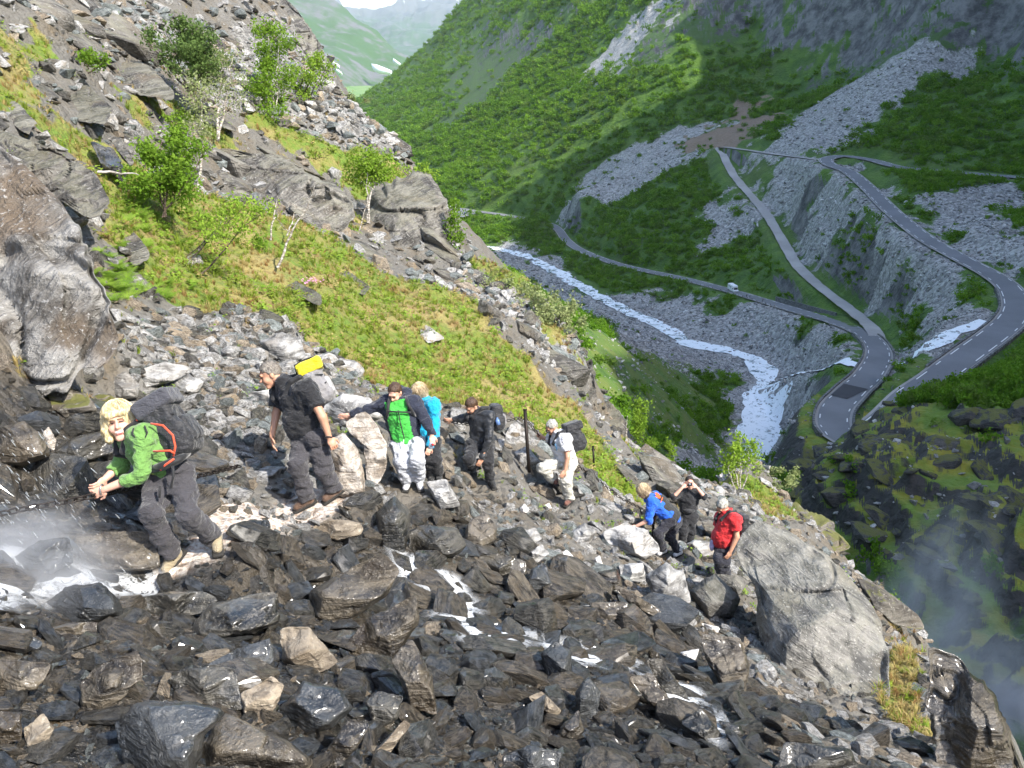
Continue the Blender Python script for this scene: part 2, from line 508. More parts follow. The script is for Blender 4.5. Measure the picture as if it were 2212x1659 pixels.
VAL += Pl([(2080, 98, 450), (1980, 120, 445), (2190, 95, 440), (1850, 140, 520), (1650, 62, 620), (1700, 180, 560), (2000, 250, 395), (1850, 280, 420), (2212, 130, 420), (2212, 260, 360), (1650, 240, 540), (1600, 280, 520),
           (2212, 600, 190), (2100, 480, 268), (2212, 750, 165), (1700, 480, 390), (1900, 600, 254), (2050, 680, 182), (1600, 560, 375), (1450, 480, 440),
           (2212, 822, 104), (2140, 832, 110), (2070, 840, 116), (1990, 852, 121), (1920, 866, 123), (1850, 890, 122), (1780, 930, 118), (1735, 965, 114), (1705, 1010, 110), (1690, 1090, 106), (1760, 1060, 108), (1850, 980, 112), (2000, 980, 98), (2100, 950, 97), (2000, 1080, 84), (2120, 1060, 80), (2212, 1000, 84), (1830, 1090, 100),
           (1860, 1190, 90), (2000, 1160, 74), (2212, 1190, 56), (2110, 1200, 58), (2080, 1300, 55), (2212, 1320, 47), (2050, 1400, 56), (2212, 1460, 44), (2150, 1440, 47), (1960, 1270, 84), (1985, 1350, 76), (2030, 1480, 70), (2120, 1580, 64), (2190, 1630, 58),
           (1700, 720, 272), (1780, 745, 243), (1840, 760, 217), (1650, 700, 294), (1600, 690, 310), (1740, 772, 235), (1690, 770, 250), (1550, 680, 330),
           (1300, 780, 150), (1400, 790, 185), (1420, 880, 150), (1500, 1000, 122), (1360, 850, 132), (1450, 780, 225), (1560, 900, 170), (1560, 1010, 150), (1280, 700, 325), (1240, 660, 372), (1340, 715, 305), (1400, 735, 285), (1480, 765, 262), (1180, 640, 400), (1300, 748, 168)])
VAL += [(30, 62, -57), (33, 85, -68), (40, 112, -82), (47, 145, -94), (60, 175, -100), (10, 20, -62), (0, 8, -60), (22, 40, -55), (30, 20, -45), (42, 18, -34), (55, 30, -28), (5, 60, -60), (-5, 100, -45), (-30, 140, -20), (-40, 220, -45), (-60, 330, -90), (-110, 450, -110),
        (-60, 60, 0), (-90, 30, 40), (-200, 200, 20), (-320, 600, -70), (-420, 1000, -60), (-900, 1000, 150), (-700, 400, 200), (-900, 1900, 60), 
        (60, -20, -10), (90, 60, -30), (130, 110, -40), (180, 180, -40), (230, 260, -30), (260, 330, -20), (60, -150, 20), (300, -215, 300), (290, -270, 270), (210, 60, 20), (240, 150, 20), (180, -120, 60)]
for y in (-160, -130, -60, 40, 140, 240, 330, 420):           # the great wall that shades the valley
    xw = 300 if y < 330 else 330
    VAL += [(xw - 26, y, 130), (xw, y, {-160: 338, -130: 330, -60: 304}.get(y, 300)), (xw + 60, y, 330), (xw + 200, y, 380)]
val0 = RBF(VAL, 14.0, 3.0)
TERR = [np.array([(p[0], p[1]) for p in L]) for L in (ROAD, TRACK, RIVER, BROOK)]

def spline(pts, step):
    p = np.array(pts, float)
    q = np.vstack([2 * p[0] - p[1], p, 2 * p[-1] - p[-2]])
    out = []
    for i in range(1, len(q) - 2):
        a, b, c, d = q[i - 1], q[i], q[i + 1], q[i + 2]
        n = max(2, int(np.linalg.norm(c - b) / step))
        for t in np.linspace(0, 1, n, endpoint=False):
            out.append(0.5 * (2 * b + (c - a) * t + (2 * a - 5 * b + 4 * c - d) * t * t + (3 * b - a - 3 * c + d) * t ** 3))
    out.append(p[-1])
    return np.array(out)
ROAD_S, TRACK_S, RIVER_S, BROOK_S = (spline(L, 3.0) for L in (ROAD, TRACK, RIVER, BROOK))

def near_line(x, y, S, maxd):
    """distance to a sampled line and the line's height there"""
    d = np.full(x.shape, 1e9); z = np.zeros(x.shape)
    lo, hi = S[:, :2].min(0) - maxd, S[:, :2].max(0) + maxd
    sel = np.nonzero((x > lo[0]) & (x < hi[0]) & (y > lo[1]) & (y < hi[1]))[0]
    for c in range(0, len(sel), 20000):
        k = sel[c:c + 20000]
        dd = (x[k, None] - S[None, :, 0]) ** 2 + (y[k, None] - S[None, :, 1]) ** 2
        j = dd.argmin(1)
        d[k] = np.sqrt(dd[np.arange(len(k)), j]); z[k] = S[j, 2]
    return d, z

def val_h(x, y, detail=True):
    x = np.asarray(x, float); y = np.asarray(y, float)
    sh = x.shape; x = x.ravel(); y = y.ravel()
    z = val0(x, y)
    if detail:
        rng = np.hypot(x, y)
        up = smooth(-30, 40, z) * smooth(300, 420, rng)
        wall = smooth(20, 120, z) + 0.0
        craggy = np.maximum(smooth(150, 95, rng), 0) * smooth(16, 30, x)
        n = fbm(x * .035, y * .035, 0.5, 5, seed=31)
        z = z + n * (1.2 + 5 * up)
        z = z + (1 - np.abs(fbm(x * .07, y * .07, 7.5, 4, seed=37))) * (7.0 * up) + (1 - np.abs(fbm(x * .2, y * .2, 2.5, 3, seed=39))) * (3.0 * up)
        z = z + fbm(x * .11, y * .11, 3.5, 5, seed=41) * (0.8 + 3.2 * craggy)
        tt = (z + 0.5 * x) / 5.0 + fbm(x * .1, y * .1, 4.5, 3, seed=44)
        z = z + craggy * 2.2 * (smooth(.25, .75, tt - np.floor(tt)) - (tt - np.floor(tt)))
        for S, wd, off in ((RIVER_S, 9.0, -0.22), (BROOK_S, 3.5, -0.2)):
            d, zl = near_line(x, y, S, 26)
            f = smooth(wd + 6.0, wd * 0.5, d)
            z = z * (1 - f) + (zl + off + 0.12 * fbm(x * .4, y * .4, 1.5, 2, seed=51)) * f
        d1_, zl1 = near_line(x, y, ROAD_S, 26); d2_, zl2 = near_line(x, y, TRACK_S, 26)
        w1_ = smooth(13.0, 5.2, d1_); w2_ = smooth(10.0, 3.6, d2_)
        zz_ = np.where(w1_ + w2_ > 0, ((zl1 - .5) * w1_ ** 3 + (zl2 - .45) * w2_ ** 3) / (w1_ ** 3 + w2_ ** 3 + 1e-9), 0)
        f = np.maximum(w1_, w2_)
        z = z * (1 - f) + zz_ * f
    return z.reshape(sh)

def val_hit(px, py, d0=45.0, d1=3500.0, n=1200):
    return march(val_h, px, py, d0, d1, n)

VM = {}   # painted cover of the valley, polygons laid on the ground
COVER_T = {
    'stone': [[(1240, 620), (1330, 640), (1500, 640), (1660, 690), (1760, 720), (1840, 760), (1850, 800), (1740, 850), (1720, 960), (1690, 1010), (1600, 1040), (1590, 930), (1600, 850), (1560, 800), (1450, 790), (1330, 740), (1200, 650), (1050, 560), (1040, 530), (1150, 540)],
              [(1690, 350), (1760, 355), (1840, 400), (1900, 470), (2000, 560), (2100, 640), (2140, 700), (2060, 720), (1990, 680), (1900, 620), (1850, 540), (1700, 470), (1640, 400), (1600, 345)],
              [(1620, 330), (1700, 255), (1850, 170), (1980, 105), (2080, 88), (2130, 105), (2060, 170), (1960, 230), (1860, 290), (1810, 330), (1700, 335)],
              [(2040, 400), (2212, 400), (2212, 620), (2150, 570), (2050, 520), (1980, 450)],
              [(1230, 410), (1400, 310), (1540, 260), (1520, 330), (1400, 400), (1300, 440), (1220, 440)],
              [(1560, 420), (1640, 440), (1660, 500), (1560, 520), (1500, 480)],
              [(1960, 720), (2130, 700), (2100, 740), (1980, 800), (1900, 790)],
              [(1600, 840), (1560, 900), (1480, 1010), (1580, 1060), (1640, 1040), (1600, 930)]],
    'earth': [[(1510, 305), (1560, 260), (1625, 208), (1670, 215), (1650, 270), (1600, 305)]],
    'cliff': [[(950, 30), (1010, -40), (1280, -40), (1250, 30), (1180, 75), (1060, 85), (985, 90)], [(1390, 110), (1480, 0), (1560, -60), (2300, -60), (2300, 90), (2120, 110), (2010, 100), (1890, 160), (1770, 180), (1760, 140), (1700, 90), (1600, 70), (1500, 120), (1440, 150), (1340, 150)]],
    'gully': [[(1260, 165), (1390, 30), (1430, 0), (1470, 0), (1400, 90), (1290, 170)], [(1290, 185), (1340, 145), (1345, 150), (1295, 190)]],
    'grass': [[(1270, 740), (1420, 760), (1500, 800), (1480, 860), (1350, 830), (1290, 800)], [(1950, 800), (1930, 870), (1860, 890), (1850, 860), (1900, 820)], [(1300, 830), (1560, 880), (1560, 1000), (1420, 930)],
              [(1250, 730), (1290, 800), (1340, 850), (1300, 870), (1250, 800)]],
    'moss': [[(1690, 960), (1860, 900), (1960, 880), (2130, 860), (2300, 840), (2300, 1500), (2100, 1420), (1990, 1200), (1850, 1200), (1700, 1130)]],
}
COVER = {}
for k, L in COVER_T.items():
    COVER[k] = []
    for poly in L:
        q = []
        for px, py in poly:
            py2 = py
            h = march(lambda a, b: val_h(a, b, False), px, py2, 40, 3500, 900)
            if h is None:
                h = P(px, py2, 900)
            q.append((h[0], h[1]))
        COVER[k].append(q)

def val_cover(x, y):
    rng = np.hypot(x, y)
    wob = fbm(x * .06, y * .06, 1.1, 4, seed=61); wob2 = fbm(x * .06, y * .06, 6.1, 4, seed=66)
    wob = wob + .5 * fbm(x * .25, y * .25, 2.7, 2, seed=63)
    wx, wy = x + wob * .03 * rng, y + wob2 * .03 * rng
    r = {}
    for k, L in COVER.items():
        m = np.zeros(x.shape)
        for p in L:
            m = np.maximum(m, soft_poly(wx, wy, p, 0.025 * rng))
        r[k] = m
    return r

azv = np.radians(np.concatenate([np.linspace(-75, -38, 50, endpoint=False), np.linspace(-38, 38, 640, endpoint=False), np.linspace(38, 46, 40, endpoint=False), np.linspace(46, 130, 90)]))
rgv = np.concatenate([np.geomspace(12, 45, 50, endpoint=False), np.geomspace(45, 900, 430, endpoint=False), np.geomspace(900, 9000, 110)])
A_, R_ = np.meshgrid(azv, rgv)
vx, vy = (np.sin(A_) * R_).ravel(), (np.cos(A_) * R_).ravel()
vz = val_h(vx, vy)
far_flat = smooth(2200, 2900, vy) * (vx > -2500)
cov = val_cover(vx, vy)
me = mesh_from('valley', np.stack([vx, vy, vz], 1), grid_faces(len(rgv), len(azv))[:, ::-1].copy())
for k in cov: put_attr(me, k, cov[k])
def valley_material():
    T = NT('valley_ground')
    co = T.n('TexCoord').outputs['Object']
    big = T.noise(co, 0.02, 5, 0.6); mid = T.noise(co, 0.12, 5, 0.65); fin = T.noise(co, 0.9, 4, 0.7)
    vo = T.n('TexVoronoi', ins={'Scale': 0.9}); T.set(vo, 'Vector', co)
    vc = T.n('SeparateColor'); T.set(vc, 0, vo.outputs['Color'])
    nz = T.n('SeparateXYZ'); T.set(nz, 0, T.n('NewGeometry').outputs['True Normal'])
    green = T.mix(T.ramp(mid, .35, .65), (0.040, 0.095, 0.010), (0.085, 0.16, 0.016))
    green = T.mix(T.ramp(big, .5, .7, 0, .6), green, (0.085, 0.12, 0.03))
    gfield = T.mix(T.ramp(big, .4, .6), (0.10, 0.2, 0.04), (0.16, 0.24, 0.07))
    sy = T.n('SeparateXYZ'); T.set(sy, 0, co)
    green = T.mix(T.ramp(sy.outputs[1], 2300, 2700), green, gfield)
    stone = T.mix(vc.outputs[0], (0.17, 0.168, 0.16), (0.42, 0.41, 0.39))
    stone = T.mix(T.ramp(mid, .5, .75, 0, .5), stone, (0.15, 0.145, 0.14))
    cliff = T.mix(T.ramp(mid, .3, .7), (0.045, 0.046, 0.048), (0.20, 0.197, 0.195))
    streak = T.noise(T.vmath('MULTIPLY', co, (0.12, 0.12, 0.012)), 1.0, 4, .6)
    cliff = T.mix(T.ramp(streak, .55, .7, 0, .7), cliff, (0.04, 0.042, 0.045))
    cliff = T.mix(T.ramp(T.math('MULTIPLY', nz.outputs[2], T.ramp(mid, .3, .7, .8, 1.2)), .62, .74), cliff, (0.05, 0.1, 0.02))
    moss = T.mix(T.ramp(mid, .35, .6), (0.23, 0.21, 0.022), (0.11, 0.18, 0.022))
    mrock = T.mix(fin, (0.02, 0.02, 0.02), (0.075, 0.07, 0.065))
    mm = T.ramp(T.math('ADD', nz.outputs[2], T.math('MULTIPLY', T.math('SUBTRACT', mid, .5), 1.1)), .62, .78)
    moss = T.mix(mm, mrock, moss)
    grass = T.mix(T.ramp(mid, .35, .65), (0.07, 0.14, 0.02), (0.12, 0.16, 0.03))
    grass = T.mix(T.ramp(fin, .62, .72, 0, .8), grass, (0.15, 0.14, 0.13))
    earth = T.mix(fin, (0.16, 0.11, 0.075), (0.28, 0.21, 0.15))
    edge = T.math('ADD', T.math('MULTIPLY', T.math('SUBTRACT', mid, .5), 1.0), T.math('MULTIPLY', T.math('SUBTRACT', fin, .5), .7))
    def sel(c, a, new):
        return T.mix(T.ramp(T.math('ADD', T.attr(a), edge), .4, .6), c, new)
    # steep ground is bare rock
    c = T.mix(T.ramp(nz.outputs[2], .44, .32), green, cliff)
    c = sel(c, 'stone', stone); c = sel(c, 'grass', grass); c = sel(c, 'earth', earth)
    c = sel(c, 'cliff', cliff); c = sel(c, 'gully', stone); c = sel(c, 'moss', moss)
    h = T.math('ADD', T.math('MULTIPLY', mid, 3.0), T.math('ADD', T.math('MULTIPLY', fin, .7), T.math('MULTIPLY', vo.outputs['Distance'], -.6)))
    T.bsdf(Base_Color=c, Roughness=0.95, Normal=T.bump(h, .6, 1.0))
    return T.m
valley = tag(obj('valley', me, valley_material()), kind='structure')
# ------------------------------------------------------------------ rock materials
def rock_mat(name, dark, light, accent, rough=0.85, band=0.5, speck=None, scale=1.0, wet=0.0, moss=None, accent_amt=0.6, bumpd=0.03, layrot=(0.0, 0.0, 0.0)):
    T = NT(name)
    co = T.n('TexCoord').outputs['Object']
    rnd = T.n('ObjectInfo').outputs['Random']
    off = T.n('CombineXYZ'); T.set(off, 0, T.math('MULTIPLY', rnd, 37.0)); T.set(off, 1, T.math('MULTIPLY', rnd, 91.0)); T.set(off, 2, T.math('MULTIPLY', rnd, 53.0))
    v = T.vmath('ADD', co, off.outputs[0])
    sc = T.vmath('MULTIPLY', v, (scale, scale, scale))
    mp = T.n('Mapping', ins={'Rotation': tuple(layrot)}); T.set(mp, 'Vector', sc); scr = mp.outputs[0]
    mid = T.noise(sc, 3.0, 5, 0.62, 0.4)
    lay = T.noise(T.vmath('MULTIPLY', scr, (2.0, 3.2, 17.0)), 1.0, 4, 0.6, 0.9)      # foliation
    fin = T.noise(sc, 30.0, 3, 0.7)
    f = T.math('ADD', T.math('MULTIPLY', mid, 1 - band), T.math('MULTIPLY', lay, band))
    c = T.mix(T.ramp(f, 0.38, 0.62), dark, light)
    c = T.mix(T.math('MULTIPLY', T.ramp(T.noise(sc, 1.3, 4), 0.5, 0.68), accent_amt), c, accent)
    if speck:
        c = T.mix(T.ramp(fin, 0.56, 0.70, 0, 0.8), c, speck)
    br = T.math('ADD', 0.78, T.math('MULTIPLY', rnd, 0.45))
    c = T.mix(1.0, c, T.n('CombineColor', ins={0: br, 1: br, 2: br}).outputs[0], 'MULTIPLY')
    nz = T.n('SeparateXYZ'); T.set(nz, 0, T.n('NewGeometry').outputs['Normal'])
    if moss:
        mk = T.ramp(T.math('ADD', nz.outputs[2], T.math('MULTIPLY', T.math('SUBTRACT', mid, .5), 2.0)), .75, .95, 0, moss)
        c = T.mix(mk, c, T.mix(fin, (0.06, 0.075, 0.012), (0.14, 0.13, 0.025)))
    h = T.math('ADD', T.math('ADD', T.math('MULTIPLY', mid, 1.0), T.math('MULTIPLY', lay, 0.8)), T.math('MULTIPLY', fin, 0.32))
    nor = T.bump(h, 0.95, bumpd * 1.3)
    ins = dict(Base_Color=c, Roughness=rough, Normal=nor)
    if wet:
        ins['Roughness'] = T.ramp(mid, 0.3, 0.7, 0.28, 0.75)
        ins['Coat Weight'] = T.ramp(T.noise(sc, 2.1, 3), 0.35, 0.6, 0.0, wet)
        ins['Coat Roughness'] = 0.16
    T.bsdf(**ins)
    return T.m

RM = {
    'wet': rock_mat('wet_dark_rock', (0.009, 0.009, 0.0085), (0.085, 0.08, 0.068), (0.075, 0.06, 0.036), band=.6, wet=0.85, speck=(0.19, 0.175, 0.145), bumpd=.045),
    'slate': rock_mat('wet_slate', (0.010, 0.011, 0.012), (0.062, 0.066, 0.068), (0.05, 0.048, 0.042), band=.5, wet=0.85, speck=(0.13, 0.13, 0.125), bumpd=.04),
    'brown': rock_mat('wet_brown_rock', (0.016, 0.013, 0.010), (0.125, 0.105, 0.077), (0.07, 0.05, 0.028), band=.75, wet=0.65, speck=(0.21, 0.185, 0.145), bumpd=.045),
    'green': rock_mat('green_grey_rock', (0.055, 0.066, 0.063), (0.23, 0.25, 0.24), (0.12, 0.13, 0.115), band=.5, speck=(0.4, 0.4, 0.38)),
    'grey': rock_mat('dry_grey_rock', (0.11, 0.106, 0.10), (0.45, 0.44, 0.42), (0.25, 0.21, 0.16), band=.5, speck=(0.45, 0.44, 0.41)),
    'tan': rock_mat('tan_rock', (0.09, 0.07, 0.05), (0.33, 0.275, 0.205), (0.30, 0.22, 0.13), band=.65, speck=(0.5, 0.45, 0.36)),
    'pale': rock_mat('pale_granite', (0.20, 0.165, 0.13), (0.56, 0.51, 0.45), (0.36, 0.27, 0.18), band=.35, speck=(0.10, 0.085, 0.07), scale=1.5, bumpd=.05),
    'white': rock_mat('white_quartz', (0.58, 0.54, 0.49), (0.78, 0.76, 0.73), (0.6, 0.5, 0.42), band=.2),
    'crag': rock_mat('crag_rock', (0.045, 0.041, 0.036), (0.23, 0.215, 0.19), (0.15, 0.12, 0.08), band=.4, speck=(0.33, 0.32, 0.29), scale=0.45, moss=.22, bumpd=.16, layrot=(.5, .75, .3)),
    'wall': rock_mat('rock_wall', (0.055, 0.048, 0.040), (0.26, 0.25, 0.23), (0.12, 0.088, 0.058), band=.2, speck=(0.34, 0.33, 0.31), scale=0.6, bumpd=.1, accent_amt=.9, layrot=(.3, .9, .2)),
    'lichen': rock_mat('lichened_boulder', (0.06, 0.058, 0.053), (0.225, 0.215, 0.195), (0.13, 0.115, 0.085), band=.35, moss=.12, speck=(0.35, 0.34, 0.31), scale=0.9, bumpd=.06, layrot=(.2, -.6, .3)),
    'mossy2': rock_mat('mossy_black_rock', (0.02, 0.02, 0.02), (0.10, 0.095, 0.09), (0.05, 0.05, 0.045), band=.5, speck=(0.16, 0.155, 0.15), scale=.9, moss=.95, bumpd=.2),
    'mossy': rock_mat('mossy_rock', (0.05, 0.043, 0.035), (0.20, 0.18, 0.15), (0.12, 0.09, 0.05), band=.5, speck=(0.3, 0.28, 0.24), scale=.7, moss=.9),
}

def outline_rock(name, poly, d=None, thick=0.5, mat='wet', ridge=None, seed=0, rough=1.0, nth=72, nrg=16, edge=3.2, top_sl=None, sink=0.0, tilt=0.35, fn=None, backk=0.9, lie=False):
    """a boulder whose outline was measured; its body bulges to both sides of that outline, with a top face, a front face and broken corners"""
    rs = np.random.RandomState(seed)
    poly = np.array(poly, float)
    c = poly.mean(0)
    if d is None:
        yb = poly[:, 1].max()
        h = (fn or near_hit)(c[0], yb - 0.12 * (yb - poly[:, 1].min()))
        d = float(h @ FWD)
    size = math.sqrt(max(1.0, 0.5 * abs(np.dot(poly[:, 0], np.roll(poly[:, 1], 1)) - np.dot(poly[:, 1], np.roll(poly[:, 0], 1))))) / FPX * d
    if lie:
        hb = near_hit(c[0], c[1] + .8 * (poly[:, 1].max() - c[1])); ht = near_hit(c[0], c[1] - .8 * (c[1] - poly[:, 1].min()))
        if hb is not None and ht is not None:
            db, dt = float(hb @ FWD), float(ht @ FWD)
            if 0 <= dt - db < .45 * db:
                d = .5 * (db + dt) - .04 * size
                tilt = float(np.clip((dt - db) / (1.6 * .5 * (poly[:, 1].max() - poly[:, 1].min()) / FPX * d), .2, 3.2))
    d0 = d
    d = d + sink * thick * size
    r = ray(*c); T_ = -r / np.linalg.norm(r)
    U_ = UPC - T_ * (UPC @ T_); U_ /= np.linalg.norm(U_)
    R_ = np.cross(U_, T_)
    loc = r * d
    uv = np.stack([(poly[:, 0] - c[0]) / FPX * d0, -(poly[:, 1] - c[1]) / FPX * d0], 1)
    th = np.linspace(0, 2 * np.pi, nth, endpoint=False)
    Rth = np.zeros(nth)
    n = len(uv)
    for i in range(n):
        a, b = uv[i], uv[(i + 1) % n]
        e = b - a
        den = np.cos(th) * e[1] - np.sin(th) * e[0]
        with np.errstate(divide='ignore', invalid='ignore'):
            t = (a[0] * e[1] - a[1] * e[0]) / den
            s = (a[0] * np.sin(th) - a[1] * np.cos(th)) / den
        ok = (t > 0) & (s >= -1e-6) & (s <= 1 + 1e-6)
        Rth = np.where(ok, np.maximum(Rth, t), Rth)
    Rth = np.where(Rth <= 0, size * .5, Rth)
    Rs = (np.roll(Rth, 1) + 4 * Rth + np.roll(Rth, -1)) / 6
    jag = vnoise(np.cos(th) * 3, np.sin(th) * 3, seed * 1.3, 3) * .05 + vnoise(np.cos(th) * 9, np.sin(th) * 9, seed * 1.3, 4) * .035
    Rs = Rs * (1 + jag * rough)
    el = math.asin(-r[2] / np.linalg.norm(r))
    ts = top_sl if top_sl is not None else rs.uniform(.45, 1.0) / math.tan(max(el, .35)) * 0.8
    fs = rs.uniform(.3, .9) * math.tan(max(el, .3)) + .25
    vmin, vmax = uv[:, 1].min(), uv[:, 1].max()
    rv = vmin + (ridge if ridge is not None else rs.uniform(.25, .6)) * (vmax - vmin)
    H = thick * size
    sv = np.concatenate([np.linspace(0, 0.7, nrg // 2, endpoint=False), np.linspace(0.7, 1, nrg - nrg // 2)])[1:]
    rings = [np.zeros((1, 2))] + [np.stack([s * Rs * np.cos(th), s * Rs * np.sin(th)], 1) for s in sv]
    sl = [np.zeros(1)] + [np.full(nth, s) for s in sv]
    q = np.vstack(rings); s = np.concatenate(sl)
    skew = rs.uniform(-.35, .35, 4)
    ncut = 5
    planes = [H - ts * (q[:, 1] - rv) + skew[0] * q[:, 0], H + fs * (q[:, 1] - rv) + skew[1] * q[:, 0]]
    for k in range(ncut):
        a = rs.uniform(0, 2 * np.pi)
        planes.append(H * rs.uniform(.85, 1.15) + (np.cos(a) * q[:, 0] + np.sin(a) * q[:, 1]) * rs.uniform(.4, 1.3))
    hh = np.minimum.reduce(planes)
    e = (1 - s) * edge * size * .5
    front = np.minimum(hh, e)
    front = np.where(s >= 1, 0, np.maximum(front, (1 - s) * .1 * size))
    nf = 2.2 / size
    rel = fbm(q[:, 0] * nf, q[:, 1] * nf, seed + .5, 4, seed=seed) * .035 * size * rough
    ly = (q[:, 1] * math.cos(skew[2]) + q[:, 0] * math.sin(skew[2] * 3) + front * .4) / (0.16 * size) + 1.5 * fbm(q[:, 0] * nf, q[:, 1] * nf, seed + 3.5, 2, seed=seed + 3)
    rel = rel + 0.012 * size * rough * (.3 + .7 * smooth(-.2, .5, fbm(q[:, 0] * nf * .7, q[:, 1] * nf * .7, seed + 8.5, 2, seed=seed + 9))) * (smooth(.3, .7, ly - np.floor(ly)) - (ly - np.floor(ly)))
    wq = fbm(q[:, 0] * nf * .8, q[:, 1] * nf * .8, seed + 5.5, 2, seed=seed + 2) * .5
    ck = np.abs(vnoise(q[:, 0] * nf * 1.1 + wq, q[:, 1] * nf * 1.1 - wq, seed + 1.5, seed + 5))
    rel = rel - .05 * size * rough * smooth(.10, .0, ck) + .03 * size * rough * vnoise(np.floor(q[:, 0] * nf * 1.6 + wq * 1.2 + q[:, 1] * nf * .5), np.floor(q[:, 1] * nf * 1.9 - wq), seed + .3, seed + 6)
    front = front + rel * smooth(1.0, .9, s)
    back = -np.sqrt(np.maximum(0, 1 - s * s)) * H * backk
    nv = len(q)
    base = (RIGHT[None] * ((c[0] + q[:, :1] * FPX / d0 - CX) / FPX) + UPC[None] * ((CY - c[1] + q[:, 1:] * FPX / d0) / FPX) + FWD[None]) * (d + tilt * q[:, 1:]) - loc
    loc_f = base + front[:, None] * T_
    inner = nv - nth
    loc_b = (base + back[:, None] * T_)[:inner]
    verts = np.vstack([loc_f, loc_b])
    F = []
    nr = len(sv)
    idx = lambda k, j: 1 + (k - 1) * nth + (j % nth)
    for j in range(nth):
        F.append((0, idx(1, j), idx(1, j + 1)))
        F.append((nv, nv + idx(1, j + 1), nv + idx(1, j)))
    for k in range(1, nr):
        for j in range(nth):
            F.append((idx(k, j), idx(k + 1, j), idx(k + 1, j + 1), idx(k, j + 1)))
            o1 = 0 if k + 1 == nr else nv
            F.append((nv + idx(k, j + 1), o1 + idx(k + 1, j + 1), o1 + idx(k + 1, j), nv + idx(k, j)))
    me = mesh_from(name, verts, F)
    o = obj(name, me, RM[mat])
    o.location = loc
    return o

